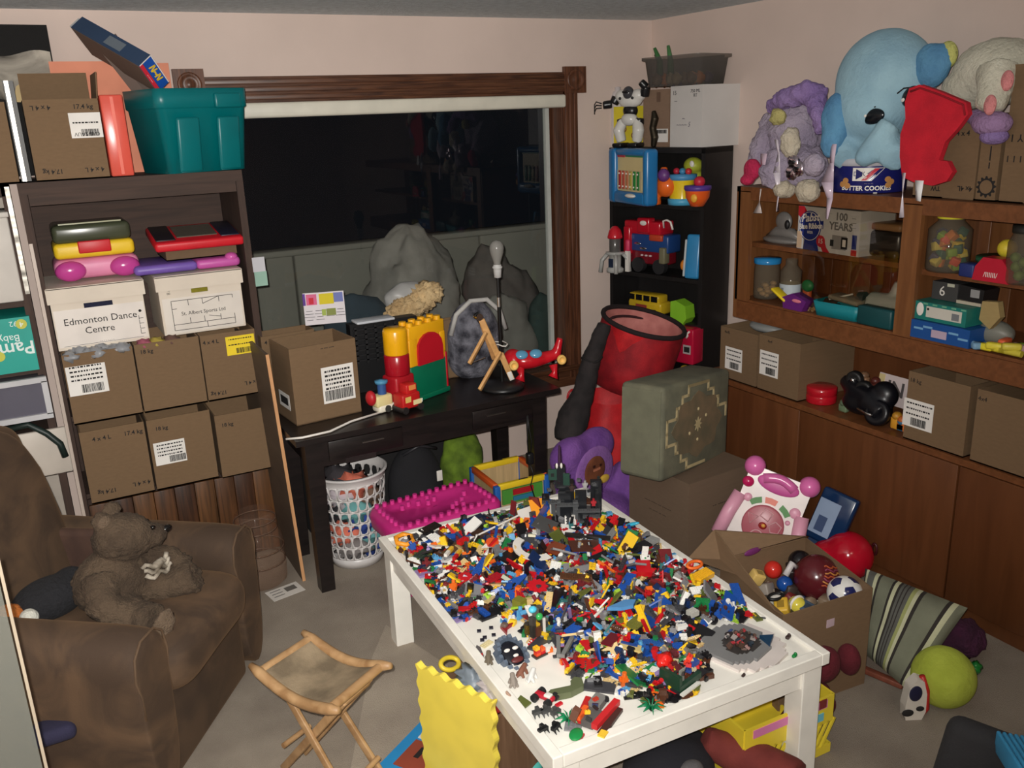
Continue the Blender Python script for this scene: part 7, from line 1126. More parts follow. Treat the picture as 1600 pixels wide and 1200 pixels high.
KIND = [('two-by-four brick', lambda: brick_mb(2, 4, 0.0096), 9), ('two-by-two brick', lambda: brick_mb(2, 2, 0.0096), 9), ('one-by-two brick', lambda: brick_mb(1, 2, 0.0096), 12), ('two-by-three brick', lambda: brick_mb(2, 3, 0.0096), 6), ('one-by-four brick', lambda: brick_mb(1, 4, 0.0096), 6), ('two-by-four plate', lambda: brick_mb(2, 4, PH_), 6), ('one-by-six plate', lambda: brick_mb(1, 6, PH_), 6), ('four-by-four plate', lambda: brick_mb(4, 4, PH_), 2.5), ('two-by-eight plate', lambda: brick_mb(2, 8, PH_), 3), ('smooth tile', lambda: brick_mb(2, 2, PH_, False), 6), ('sloped brick', lambda: slope_mb(2, 2, 0.0096), 8), ('wedge plate', lambda: wedge_mb(0.05, 0.032, PH_*1.2), 4), ('wheel', lambda: wheel_mb(0.011, 0.009), 3), ('rod', lambda: rod_mb(0.05, 0.0022), 5), ('arch brick', arch_mb, 3), ('small figure', fig_mb, 4), ('one-by-one brick', lambda: brick_mb(1, 1, 0.0096), 10), ('long panel', lambda: brick_mb(4, 8, 0.005, False), 1.5)]
def pick(q, items): tot = sum(w_ for *_, w_ in items); r = q.uniform(0, tot); k = 0
def wpick(q, ws):
    r = q.uniform(0, sum(ws)); k = 0
    while r > ws[k]: r -= ws[k]; k += 1
    return k
q = random.Random(11)
TPL = []
for nm, fn, w_ in KIND: m = fn(); TPL.append((np.array(m.v)*1.42, m.f))
VS = []; FS = []; MS = []; nv = 0; cnt = 0
while cnt < 3300:
    x, y = q.uniform(-0.437, 0.437), q.uniform(-0.66, 0.67)
    if not inside(x, y): 
        if q.random() > 0.012 or y < -0.62: continue
    if any(math.hypot(x-a, y-b_) < r for a, b_, r in HOLES): continue
    d = dedge(x, y)
    if d < 0.05 and q.random() < 0.55: continue
    k = wpick(q, [w_ for *_, w_ in KIND]); c = wpick(q, [w_ for _, w_ in PAL])
    if KIND[k][0] in ('wheel',): c = 0
    Vt, Ft = TPL[k]; hh = pile(x, y) if inside(x, y) else 0
    R_ = Euler((q.gauss(0, 0.32) if hh > 0.004 else (PI if q.random() < 0.2 else 0), q.gauss(0, 0.32) if hh > 0.004 else 0, q.uniform(0, 6.28))).to_matrix()
    if hh > 0.006 and q.random() < 0.25: R_ = R_ @ Matrix.Rotation(PI/2*q.choice([1, 2, 3]), 3, 'X')
    z = TS + 0.001 + hh*q.uniform(0.35, 1.0)
    Wv = Vt @ np.array(R_.transposed()); zm = Wv[:, 2].min(); Wv[:, 2] -= min(zm, 0) if z+zm < TS+0.0005 else 0
    Wv += np.array((x, y, z)); Wv[:, 0] = np.clip(Wv[:, 0], -0.4365, 0.4365)
    VS.append(Wv); FS += [[nv+i for i in f_] for f_ in Ft]; MS += [c]*len(Ft); nv += len(Vt); cnt += 1
me = bpy.data.meshes.new('brick_pile'); me.from_pydata(np.concatenate(VS).tolist(), [], FS)
for m in PMAT: me.materials.append(m)
me.polygons.foreach_set('material_index', MS); me.update()
o = bpy.data.objects.new('brick_pile', me); COL.objects.link(o); o.location = TC; o.rotation_euler = (0, 0, math.radians(TRZ)); o['kind'] = 'stuff'; tag(o, 'heap of thousands of small mixed toy bricks spread over the white table', 'toy bricks')
# the bricks that show largest, each an object of its own
_bm = {}; used = set(); cnt = 0; GRP = 'loose bricks on the play table'
ZN = lambda x, y: ('near', 'middle', 'far')[min(2, int((y+0.66)/0.45))]+' '+('left', 'centre', 'right')[min(2, int((x+0.44)/0.295))]
tries = 0
while cnt < 225 and tries < 20000:
    tries += 1; x, y = q.uniform(-0.42, 0.42), q.uniform(-0.64, 0.65)
    if not inside(x, y) or dedge(x, y) < 0.018 or any(math.hypot(x-a, y-b_) < r for a, b_, r in HOLES): continue
    k = wpick(q, [9, 6, 3, 6, 5, 8, 7, 6, 7, 3, 6, 5, 2, 2, 2, 3, 0.5, 5]); c = wpick(q, [w_ for _, w_ in PAL])
    if KIND[k][0] == 'wheel': c = 0
    key = (k, c, ZN(x, y))
    if key in used: continue
    used.add(key)
    if (k, c) not in _bm: mb_ = KIND[k][1](); mb_.v = [tuple(1.65*cc for cc in v_) for v_ in mb_.v]; _bm[(k, c)] = mb_.mesh('toy_brick', PMAT[c])
    o = bpy.data.objects.new('toy_brick', _bm[(k, c)]); COL.objects.link(o); hh = pile(x, y)
    o.location = TM @ Vector((x, y, TS+0.004+hh*1.02)); o.rotation_euler = (q.gauss(0, 0.2), q.gauss(0, 0.2), q.uniform(0, 6.28))
    tag(o, '%s toy %s on the pile, %s part of the table' % (PN[c], KIND[k][0], ZN(x, y)), 'toy brick', GRP); cnt += 1
# ---------------------------------------------------------------- pieces one can name
def on(name, label, cat, px, py, dz=0.0, rz=0, rx=0, ry=0, z=None):
    x, y = uv(px, py, 0.46); h_ = (pile(x, y)+0.014 if inside(x, y) and not any(math.hypot(x-a, y-b_) < r*0.9 for a, b_, r in HOLES) else 0.0015); p = TM @ Vector((x, y, TS+h_+dz))
    t = T(name, label, cat, p); t.rotation_euler = (math.radians(rx), math.radians(ry), math.radians(rz)); return t
def slab(label, px, py, L_, W_, h, col, rz, rx=0, ry=0, st=False, dz=0.008, cat='toy brick', name='toy_plate'):
    t = on(name, label, cat, px, py, dz, rz, rx, ry); m = MB(); m.box((0, 0, h/2), (L_, W_, h)); m.build('plate', mat(col, 'plain', 0.35), t)
    if st:
        s_ = MB(); nx, ny = max(1, int(L_/U+0.3)), max(1, int(W_/U+0.3)); studs(s_, [(-nx/2+0.5+i)*U for i in range(nx)], [(-ny/2+0.5+i)*U for i in range(ny)], h, 0.0024, 0.0017); o = s_.build('studs', mat(col, 'plain', 0.35), t); o['kind'] = 'stuff'
    return t
BLU2 = (34, 84, 170)
slab('long blue studded plate tilted in the middle right of the pile', 978, 922, 0.115, 0.034, 0.006, BLU2, 34, 0, -8, True); slab('long blue studded bar leaning at the right rim near the saucer', 1152, 930, 0.10, 0.03, 0.008, BLU2, 62, 0, -12, True, 0.02); slab('blue plate lying in the middle of the near pile', 1012, 1012, 0.095, 0.034, 0.006, (40, 90, 160), -20, 0, 4, True); slab('blue plate between the grey gun and the mask', 895, 988, 0.055, 0.03, 0.006, BLU2, 20, 10, 0, True)
slab('dark grey square plate standing tilted at the far side of the pile', 852, 838, 0.095, 0.085, 0.004, (84, 84, 84), 42, 18, 0, False, 0.03); slab('orange square tile leaning on the white card at the far edge', 843, 806, 0.075, 0.07, 0.004, (250, 160, 40), -8, 50, 0, False, 0.035); slab('white folded card lying behind the orange square tile', 838, 806, 0.16, 0.07, 0.003, (240, 236, 228), 8, 25, 0, False, 0.015, 'card', 'card')
slab('orange sloped strip below the orange square tile', 822, 832, 0.09, 0.028, 0.006, (240, 110, 40), 48, 0, -15, False, 0.015); slab('dark brown large wing plate far in the pile middle', 915, 862, 0.12, 0.07, 0.005, (84, 46, 34), -18, 6, 6, False, 0.012); slab('brown sloping plate left of the dark brown wing', 868, 872, 0.06, 0.06, 0.005, (130, 64, 40), 20, 0, -12, False, 0.014); slab('brown ridged plate in the middle of the pile', 900, 912, 0.11, 0.035, 0.006, (90, 56, 34), -32, 0, 5, True)
slab('white grid plate in the far left corner of the pile', 681, 848, 0.042, 0.045, 0.006, (236, 234, 230), 28, 20, 0, True, 0.015); slab('white printed plate beside the right rim', 1092, 931, 0.06, 0.028, 0.005, (240, 238, 232), -16, 25, 0, True, 0.02); slab('red box brick with a white printed tile, right middle of the pile', 1005, 896, 0.05, 0.06, 0.02, (200, 24, 34), -30, 15, 0, False, 0.01)
t = slab('white tile printed with black and green marks on the red box brick', 1008, 886, 0.034, 0.022, 0.003, (238, 236, 230), -30, 20, 0, False, 0.034); [prt('print', (-0.01+0.01*k, 0.004*(-1)**k, 0.0033), (0.006, 0.007, 0.0006), mat([(20, 20, 20), (30, 130, 70), (20, 20, 20)][k]), t) for k in range(3)]
slab('black large panel in the left middle of the pile', 795, 880, 0.075, 0.055, 0.006, (26, 26, 28), 20, 8, 0, False, 0.012); slab('black long plate in the far left of the pile', 672, 828, 0.09, 0.04, 0.006, (30, 28, 28), 20, 5, 0, True, 0.012); slab('navy dark plate in the far left of the pile', 745, 818, 0.085, 0.06, 0.006, (26, 40, 66), 12, 10, 0, True, 0.014); slab('blue long brick in the left middle of the pile', 752, 895, 0.10, 0.03, 0.01, BLU2, 40, 0, -6, True, 0.012); slab('dark red long brick in the left middle of the pile', 772, 911, 0.055, 0.03, 0.01, (170, 24, 40), 12, 0, 0, True, 0.014)
slab('brown plate behind the yellow and red bars', 708, 864, 0.10, 0.035, 0.005, (96, 74, 52), 30, 0, 0, False, 0.010); slab('dark brown plate near the white rod at the far left', 750, 843, 0.05, 0.05, 0.006, (66, 44, 34), 20, 8, 0, False, 0.012); slab('dark green plate at the far left under the white grid plate', 660, 868, 0.06, 0.04, 0.006, (44, 62, 54), 30, 0, 0, True, 0.008)
for k, (px, py, c1, c2) in enumerate(((702, 872, (240, 236, 226), (244, 196, 60)), (715, 878, (200, 30, 36), (240, 180, 50)))):
    t = on('toy_bar', ('white and yellow', 'red and yellow')[k]+' two-coloured bar in the left of the pile', 'toy brick', px, py, 0.02, 42); prt('half', (-0.016, 0, 0.006), (0.032, 0.012, 0.012), mat(c1), t); prt('half', (0.016, 0, 0.006), (0.032, 0.012, 0.012), mat(c2), t)
slab('red brick joining the two coloured bars at the left', 724, 860, 0.045, 0.022, 0.014, (206, 30, 36), 25, 0, 0, True, 0.02)
t = on('toy_rod', 'long thin white rod lying across the far left of the pile', 'toy brick', 778, 832, 0.024, 14, 0, -2); MB().cyl((-0.10, 0, 0), (0.11, 0, 0), 0.004, n=8).build('rod', WHITE, t); t = on('toy_rod', 'white perforated beam pointing at the blue windscreen', 'toy brick', 935, 970, 0.016, 26); MB().rbox((0, 0, 0), (0.065, 0.008, 0.008), 0.002).build('beam', WHITE, t)
t = on('toy_disc', 'orange round dish with white star points in the left middle', 'toy brick', 770, 861, 0.02, 0, 15); MB().cyl((0, 0, 0), (0, 0, 0.006), 0.024, n=20).build('dish', mat((238, 90, 40)), t); MB().prism([(-0.05, -0.008), (-0.01, -0.018), (0.045, 0.0), (0.0, 0.02)], 0.003, 0, TR(0, 0, -0.003)).build('white_points', WHITE, t)
sp = []
for a in range(20): r_ = (0.037, 0.028)[a % 2]; sp.append((r_*math.cos(a*PI/10), r_*math.sin(a*PI/10)))
t = on('toy_gear', 'red spiky gear plate in the left middle of the pile', 'toy brick', 840, 927, 0.02, 10, 12); MB().prism(sp, 0.006).build('gear', mat((206, 20, 36)), t); t = on('toy_gear', 'smaller red jagged plate at the left beside the blue long brick', 'toy brick', 727, 908, 0.014, 30, 5); MB().prism([(x*0.75, y*0.7) for x, y in sp], 0.006).build('gear', mat((210, 30, 40)), t)
t = on('toy_hexagon', 'orange hexagonal toy frame with grey centre in the far left corner of the table', 'toy brick', 632, 848, 0.014, 20, 12); MB().tube([(0.036*math.cos(a*PI/3), 0.034*math.sin(a*PI/3), 0.005) for a in range(6)], 0.010, 6, closed=True).build('frame', mat((250, 160, 40)), t); MB().ell((-0.005, -0.008, 0.004), (0.018, 0.014, 0.012)).build('grey_engine', mat((120, 124, 130)), t); MB().lathe([(0.008, 0.012), (0.008, 0.018), (0.004, 0.018), (0.004, 0.014), (0, 0.014)], 12, (0, -0.005, 0)).build('white_ring', WHITE, t)
t = on('toy_ring_plate', 'white curved quarter ring plate far in the pile middle', 'toy brick', 838, 872, 0.022, 0, 8); pr = [(0.085*math.cos(math.radians(a)), 0.085*math.sin(math.radians(a))) for a in range(110, 281, 10)]+[(0.055*math.cos(math.radians(a)), 0.055*math.sin(math.radians(a))) for a in range(280, 109, -10)]; MB().prism(pr, 0.005).build('ring', WHITE, t)
slab('lavender brick inside the white curved ring plate', 852, 868, 0.035, 0.014, 0.012, (160, 136, 176), 25, 0, 0, True, 0.026); slab('small white stick inside the white curved ring plate', 832, 856, 0.028, 0.009, 0.008, (244, 238, 210), -40, 0, 0, False, 0.034)
t = on('toy_windscreen', 'light blue wing shaped windscreen piece in the centre right of the pile', 'toy brick', 975, 961, 0.02, 5, 0, 0); MB().prism([(-0.055, 0.018), (0.02, 0.02), (0.05, 0.0), (0.02, -0.022), (-0.02, -0.01)], 0.012).build('screen', mat((90, 150, 206), 'gloss'), t)
slab('olive block left of the tower in the near left', 812, 948, 0.032, 0.036, 0.03, (130, 130, 50), 20, 0, 0, False, 0.0); slab('olive green sloped block in the near middle', 995, 985, 0.06, 0.04, 0.012, (110, 112, 50), 20, 10, 0, True, 0.012); slab('tan plate stripe with blue middle at the near right', 985, 1022, 0.062, 0.03, 0.006, (216, 190, 120), -45, 0, 8, False, 0.016)
slab('blue stripe tile on the tan plate', 983, 1020, 0.05, 0.009, 0.004, (36, 70, 140), -45, 0, 8, False, 0.023); slab('yellow and black long wedge in the near middle', 1002, 975, 0.075, 0.014, 0.01, (244, 200, 60), 45, 0, -6, False, 0.03); slab('dark red plate in the near middle of the pile', 955, 1010, 0.07, 0.035, 0.006, (110, 24, 36), 30, 0, 4, False, 0.014); slab('white block at the near right of the pile', 1065, 992, 0.034, 0.014, 0.014, (242, 240, 234), -12, 0, 0, False, 0.02)
slab('grey tiled engine block near the saucer', 1082, 968, 0.03, 0.028, 0.016, (190, 188, 180), 5, 0, 0, True, 0.012); slab('yellow cockpit piece by the right rim', 1098, 905, 0.07, 0.04, 0.018, (244, 186, 40), 10, 10, 0, True, 0.012); t = on('toy_ring', 'orange ring piece above the yellow cockpit by the right rim', 'toy brick', 1085, 892, 0.03, 0, 15); MB().tube([(0.03*math.cos(a*PI/8), 0.016*math.sin(a*PI/8), 0) for a in range(16)], 0.006, 6, closed=True).build('ring', mat((240, 110, 40)), t)
def plant(label, px, py, col, s_, n, dz=0.002):
    t = on('toy_plant', label, 'toy plant', px, py, dz)
    for k in range(n):
        a = 2*PI*k/n; m = MB(); m.tube([(0, 0, 0), (0.4*s_*math.cos(a), 0.4*s_*math.sin(a), 0.5*s_), (s_*math.cos(a), s_*math.sin(a), 0.35*s_+0.1*s_*(k % 2))], [0.14*s_, 0.16*s_, 0.03*s_], 6, flat=0.35); m.build('frond', mat(col, 'plain', 0.35), t)
plant('lime toy plant by the white printed plate', 1127, 936, (150, 200, 50), 0.022, 7, 0.02); plant('green toy fern beside the red ship at the near end', 888, 1118, (20, 130, 80), 0.036, 9); plant('green toy palm crown at the near end right of the red ship', 1018, 1100, (20, 120, 76), 0.04, 9); t = on('toy_leaf', 'green oval toy leaf in front of the fern at the near end', 'toy plant', 900, 1142, 0.004, 40); MB().ell((0, 0, 0.006), (0.026, 0.018, 0.006)).build('leaf', mat((24, 140, 70)), t)
for k, (px, py) in enumerate(((748, 978), (757, 988), (753, 992), (767, 973), (771, 984), (776, 994))): slab(('first', 'second', 'third', 'fourth', 'fifth', 'sixth')[k]+' of six small black square tiles in two rows on the table', px, py, 0.013, 0.012, 0.005, (30, 30, 44), -25, 0, 0, False, 0.0, name='toy_tile')
slab('tan plate lying flat near the six black tiles', 760, 998, 0.04, 0.02, 0.004, (220, 206, 160), 20, 0, 0, True, 0.0); slab('white flat plate left of the mask', 770, 1008, 0.07, 0.03, 0.003, (244, 240, 230), 12, 0, 0, False, 0.0)
t = on('toy_knife', 'grey and red pointed toy boat on the bare left of the table', 'toy', 749, 1012, 0.001, 78); MB().prism([(-0.03, -0.006), (0.02, -0.008), (0.034, 0), (0.02, 0.008), (-0.03, 0.006)], 0.008).build('hull', mat((96, 90, 90)), t); MB().prism([(-0.036, 0.0), (-0.015, -0.007), (-0.015, 0.007)], 0.009).build('red_tip', mat((190, 40, 40)), t)
t = on('toy_bike', 'red brown winged toy piece near the six black tiles', 'toy', 793, 975, 0.0, 30); b = MB(); b.prism([(-0.03, -0.015), (0.0, 0.0), (0.035, -0.005), (0.01, 0.012), (-0.005, 0.025)], 0.01); b.build('wing', mat((150, 36, 44)), t); MB().rbox((0.0, 0.012, 0.012), (0.02, 0.02, 0.016), 0.004).build('body', mat((110, 90, 80)), t)
# mask
t = on('toy_mask', 'oval grey blue rocky toy shell with a dark toothed face left on the table', 'toy', 799, 1017, 0.0, 0, 25); b = MB()
for k in range(16): a = 2*PI*k/16; b.box((0.040*math.cos(a), 0.058*math.sin(a), 0.012), (0.022, 0.022, 0.024+0.008*(k % 2)), 0, None, 0.5)
b.build('rocky_rim', mat((96, 108, 124), 'plain', 0.4, (60, 70, 84)), t); MB().ell((0, 0, 0.012), (0.034, 0.048, 0.012)).build('dark_face', mat((26, 26, 34), 'gloss'), t)
for x, y, s_ in ((-0.014, 0.012, 0.010), (0.014, 0.012, 0.010), (0.004, -0.012, 0.009)): MB().ell((x, y, 0.023), (s_, s_*0.6, 0.004)).build('white_patch', WHITE, t)
MB().ell((0.002, -0.026, 0.022), (0.02, 0.010, 0.005)).build('dark_red_mouth', mat((100, 40, 40)), t)
for px, py, c, lb, rz in ((763, 1027, (110, 100, 84), 'olive grey', 60), (815, 1046, (130, 84, 66), 'reddish brown', 30), (802, 1062, (150, 140, 130), 'pale grey', 70), (830, 1054, (226, 226, 222), 'translucent white', 40), (795, 1081, (170, 140, 120), 'tan', 100)):
    t = on('toy_animal', lb+' small toy animal figure standing on the bare left of the table', 'toy animal', px, py, 0.0, rz); s_ = 0.9 if lb != 'tan' else 0.5
    blob('body', [('t', [(-0.03*s_, 0, 0.012*s_), (0, 0, 0.02*s_), (0.026*s_, 0.0, 0.03*s_)], [0.004*s_, 0.010*s_, 0.008*s_])]+[('t', [(x*s_, y*s_*0.5, 0.016*s_), (x*s_, y*s_, 0.001)], [0.006*s_, 0.005*s_]) for x in (-0.01, 0.014) for y in (-0.013, 0.013)], mat(c, 'plain', 0.4), t, 0.0028, 1)
# black spiky pieces
for px, py, c, lb, rz in ((840, 1108, (66, 66, 66), 'left dark grey', -6), (853, 1106, (70, 70, 70), 'middle dark grey', 4), (868, 1108, (74, 74, 74), 'right dark grey', 10), (848, 1135, (26, 26, 28), 'left black', 10), (868, 1131, (24, 24, 26), 'right black', 24)):
    t = on('toy_claw', lb+' spiky toy claw piece standing near the red car', 'toy brick', px, py, 0.0, rz); b = MB(); b.box((0, 0, 0.012), (0.03, 0.012, 0.010)); b.build('claw_bar', mat(c), t)
    for k in (-1, 0, 1): MB().cyl((0.011*k, 0, 0.012), (0.013*k, -0.012, 0.0), 0.005, 0.001, 6).build('claw', mat(c), t)
    MB().box((0, 0.004, 0.02), (0.010, 0.010, 0.010)).build('knob', mat(c), t)
t = on('toy_car', 'small red toy car with fat black wheels at the near end of the table', 'toy car', 851, 1085, 0.0, 115); MB().rbox((0, 0, 0.014), (0.06, 0.02, 0.012), 0.003).build('body', mat((190, 30, 50)), t); MB().rbox((-0.012, 0, 0.022), (0.02, 0.018, 0.008), 0.002).build('white_seat', WHITE, t)
for x in (-0.022, 0.022):
    for y in (-0.018, 0.018): MB().cyl((x, y-0.006, 0.011), (x, y+0.006, 0.011), 0.0115, n=14).build('wheel', mat((36, 36, 38)), t)
slab('tiny red wedge beside the red car', 873, 1092, 0.022, 0.01, 0.006, (200, 20, 40), 10, 0, 0, False, 0.0); t = on('toy_boot', 'olive green L-shaped toy hull piece on the bare near end of the table', 'toy brick', 886, 1074, 0.0, -4); o = MB().prism([(-0.055, -0.012), (0.0, -0.022), (0.048, -0.012), (0.058, 0.02), (0.042, 0.034), (0.022, 0.022), (0.016, 0.004), (-0.045, 0.014), (-0.06, 0.004)], 0.02).build('hull', mat((98, 106, 74)), t); mm = o.modifiers.new('b', 'BEVEL'); mm.width = 0.005; mm.segments = 2
t = on('toy_gun', 'grey V-shaped toy wing pair at the edge of the near pile', 'toy brick', 880, 1015, 0.008, 50); [MB().box((0, 0.014*k, 0.01), (0.10, 0.012, 0.012), 0, R4('Z', 9*k)).build('wing', mat((128, 128, 126)), t) for k in (-1, 1)]; MB().box((-0.03, 0, 0.008), (0.04, 0.03, 0.01)).build('black_core', BLACK, t)
# tower and stacked blocks
t = on('toy_tower', 'tall grey and dark toy brick tower at the left edge of the pile', 'toy model', 838, 985, 0.0, 12); q2 = random.Random(4)
for k in range(16):
    x, y = (-0.025+0.017*(k % 4)), (-0.012+0.024*((k//4) % 2)); h_ = 0.03+0.05*q2.random(); o = MB().box((x, y, h_/2), (0.014, 0.016, h_)); studs(o, [x], [y], h_, 0.0028, 0.002); o.build('column', mat([(84, 82, 76), (110, 108, 100), (56, 50, 44), (70, 66, 60), (214, 170, 40)][k % 5]), t)
MB().ell((-0.012, 0, 0.085), (0.014, 0.012, 0.011)).build('blue_crystal', mat((90, 200, 230), 'gloss'), t); MB().ell((0.0, -0.016, 0.062), (0.012, 0.01, 0.012)).build('green_crystal', mat((60, 180, 90), 'gloss'), t); prt('brown_door', (-0.012, -0.024, 0.018), (0.02, 0.006, 0.03), mat((90, 50, 40)), t); prt('white_post', (0.012, -0.024, 0.03), (0.007, 0.006, 0.05), WHITE, t)
t = on('toy_stack', 'small stack of orange, red and yellow toy bricks beside the grey tower', 'toy model', 843, 1015, 0.0, 8)
for k, (x, z, c) in enumerate(((-0.009, 0.012, (236, 80, 40)), (0.009, 0.012, (206, 30, 36)), (-0.009, 0.022, (206, 40, 36)), (0.009, 0.022, (236, 100, 50)), (-0.012, 0.032, (246, 190, 40)))): m = brick_mb(2, 2, 0.0096); m.build('brick', mat(c), t, (x, 0, z-0.006))
prt('dark_base', (0, 0, 0.003), (0.045, 0.024, 0.006), mat((60, 50, 46)), t); prt('white_block', (0.028, 0.0, 0.014), (0.018, 0.018, 0.018), WHITE, t)
# red ship
t = on('toy_ship', 'red and grey toy brick ship at the near end of the table', 'toy model', 928, 1112, 0.0, 30); o = MB().box((0.012, -0.03, 0.018), (0.125, 0.018, 0.016), 0, R4('Z', -4)); o.build('red_wing', mat((206, 40, 44)), t); MB().box((0.0, 0.03, 0.02), (0.10, 0.016, 0.014), 0, R4('Z', 10)).build('red_wing', mat((190, 36, 36)), t); MB().box((-0.02, 0.005, 0.014), (0.06, 0.05, 0.02)).build('grey_hull', mat((96, 92, 90)), t); MB().box((-0.03, 0.02, 0.03), (0.05, 0.014, 0.014)).build('orange_strip', mat((240, 100, 40)), t); MB().box((0.045, 0.01, 0.018), (0.05, 0.035, 0.02)).build('grey_tail', mat((130, 128, 124)), t); MB().box((0.0, -0.048, 0.006), (0.12, 0.02, 0.010)).build('dark_keel', mat((70, 44, 40)), t)
for k in range(7): o = brick_mb(1, 2, 0.0096); o.build('detail', mat([(60, 60, 62), (244, 196, 50), (150, 146, 140), (50, 40, 40), (36, 50, 90), (190, 60, 40), (40, 40, 42)][k]), t, (-0.045+0.017*k, 0.0+0.012*(k % 3)-0.006, 0.026+0.004*(k % 2))).rotation_euler = (0.2, 0.3*k, 0.9*k)
prt('yellow_foot', (-0.06, -0.055, 0.008), (0.026, 0.02, 0.014), mat((244, 200, 60)), t); prt('red_foot', (-0.09, -0.0, 0.004), (0.03, 0.02, 0.006), mat((200, 60, 60)), t); MB().box((-0.055, 0.04, 0.028), (0.016, 0.02, 0.04), 0, R4('X', 20)).build('brown_mast', mat((110, 70, 54)), t)
# green walled model
t = on('toy_fort', 'dark green walled toy brick model with red roof blocks at the near right', 'toy model', 1058, 1056, -0.004, 14); DG = mat((30, 62, 44)); MB().box((-0.05, -0.015, 0.026), (0.012, 0.07, 0.05)).build('green_wall', DG, t); MB().box((-0.005, -0.045, 0.012), (0.10, 0.012, 0.02)).build('green_wall', DG, t); prt('dark_base', (0.01, 0, 0.004), (0.14, 0.10, 0.006), mat((40, 40, 44)), t); prt('white_edge', (-0.02, -0.06, 0.0035), (0.08, 0.012, 0.005), mat((220, 218, 210)), t)
for k in range(26):
    c = [(200, 30, 36), (210, 40, 40), (120, 116, 110), (96, 40, 44), (150, 148, 140), (236, 70, 50), (60, 56, 54), (214, 200, 160), (40, 70, 140)][k % 9]; m = brick_mb(*[(1, 2), (2, 2), (1, 1), (2, 3)][k % 4], 0.0096); m.build('brick', mat(c), t, (-0.03+0.1*q2.random(), -0.03+0.07*q2.random(), 0.012+0.042*q2.random())).rotation_euler = (q2.gauss(0, .4), q2.gauss(0, .4), q2.uniform(0, 3))
MB().ell((-0.02, 0.03, 0.055), (0.028, 0.022, 0.018), 0, None, 12, 8, 0.5, 6).build('red_canopy', mat((220, 36, 30), 'gloss'), t); prt('grey_panel', (-0.02, -0.03, 0.03), (0.02, 0.004, 0.045), mat((150, 150, 140)), t); prt('blue_brick', (0.05, -0.02, 0.035), (0.03, 0.02, 0.012), mat((50, 80, 160)), t)
# saucer
x, y = uv(1162, 1003, 0.46); t = T('toy_saucer', 'large round grey and white toy brick saucer at the near right of the table', 'toy model', TM @ Vector((x, y, TS)), TRZ+20)
def steps(R, cut, n=7):
    P = []; s_ = R/n
    for qd in range(4):
        pts = [(s_*(n-i), s_*math.floor(math.sqrt(max(0, n*n-(n-i)**2))+0.3)) for i in range(n+1)]; out = []
        for (x0, y0), (x1, y1) in zip(pts, pts[1:]): out += [(x0, y0), (x0, y1)]
        out.append(pts[-1]); a = qd*PI/2; P += [(x_*math.cos(a)-y_*math.sin(a), x_*math.sin(a)+y_*math.cos(a)) for x_, y_ in out]
    return [p for i, p in enumerate(P) if i == 0 or (abs(p[0]-P[i-1][0])+abs(p[1]-P[i-1][1])) > 1e-6]
MB().prism(steps(0.118, 0, 9), 0.010).build('white_disc', mat((222, 212, 206)), t)
m = MB(); m.prism([(x_*1.0-0.012, y_*0.92+0.018) for x_, y_ in steps(0.098, 0, 8)], 0.010, 0, TR(0, 0, 0.010)); m.build('grey_deck', mat((128, 128, 128)), t); MB().prism([(x_-0.005, y_*0.8+0.005) for x_, y_ in steps(0.062, 0, 6)], 0.003, 0, TR(0, 0, 0.0195)).build('open_well', mat((60, 56, 54)), t)
for k in range(34):
    a = q2.uniform(0, 6.28); r_ = 0.052*math.sqrt(q2.random()); c = [(90, 66, 56), (60, 58, 58), (140, 130, 126), (180, 60, 66), (110, 60, 50), (40, 50, 60), (70, 50, 40)][k % 7]; m = brick_mb(*[(1, 2), (1, 1), (2, 2)][k % 3], 0.0075, True, 0, 6); m.build('brick', mat(c), t, (-0.005+r_*math.cos(a), 0.005+r_*math.sin(a)*0.8, 0.022+0.012*q2.random())).rotation_euler = (q2.gauss(0, .5), q2.gauss(0, .5), q2.uniform(0, 3))
MB().prism([(-0.02, -0.02), (0.03, -0.005), (0.0, 0.025)], 0.012, 0, TR(0.05, -0.05, 0.02)).build('blue_wedge', mat((24, 60, 90)), t); MB().cyl((-0.01, 0.04, 0.02), (-0.01, 0.045, 0.038), 0.013, n=12).build('dark_dome', mat((50, 44, 42)), t); prt('blue_mark', (0.03, 0.062, 0.021), (0.018, 0.008, 0.002), mat((60, 80, 130)), t)
for px, py, c, lb, s_ in ((1232, 988, (60, 44, 40), 'dark brown', 0.012), (1242, 1017, (20, 130, 60), 'green', 0.011), (1162, 1047, (60, 44, 40), 'small dark', 0.008), (1180, 1050, (50, 40, 40), 'tiny dark', 0.007), (1035, 1103, (200, 190, 60), 'flat yellow', 0.010)): t = on('toy_bit', lb+' loose toy piece lying alone on the white tabletop', 'toy brick', px, py, 0.0, 20); MB().rbox((0, 0, s_*0.4), (s_*1.8, s_, s_*0.8), s_*0.25).build('piece', mat(c), t); MB().ell((s_*0.5, 0, s_*0.7), s_*0.45, 0, None, 8, 6).build('knob', mat(c), t)
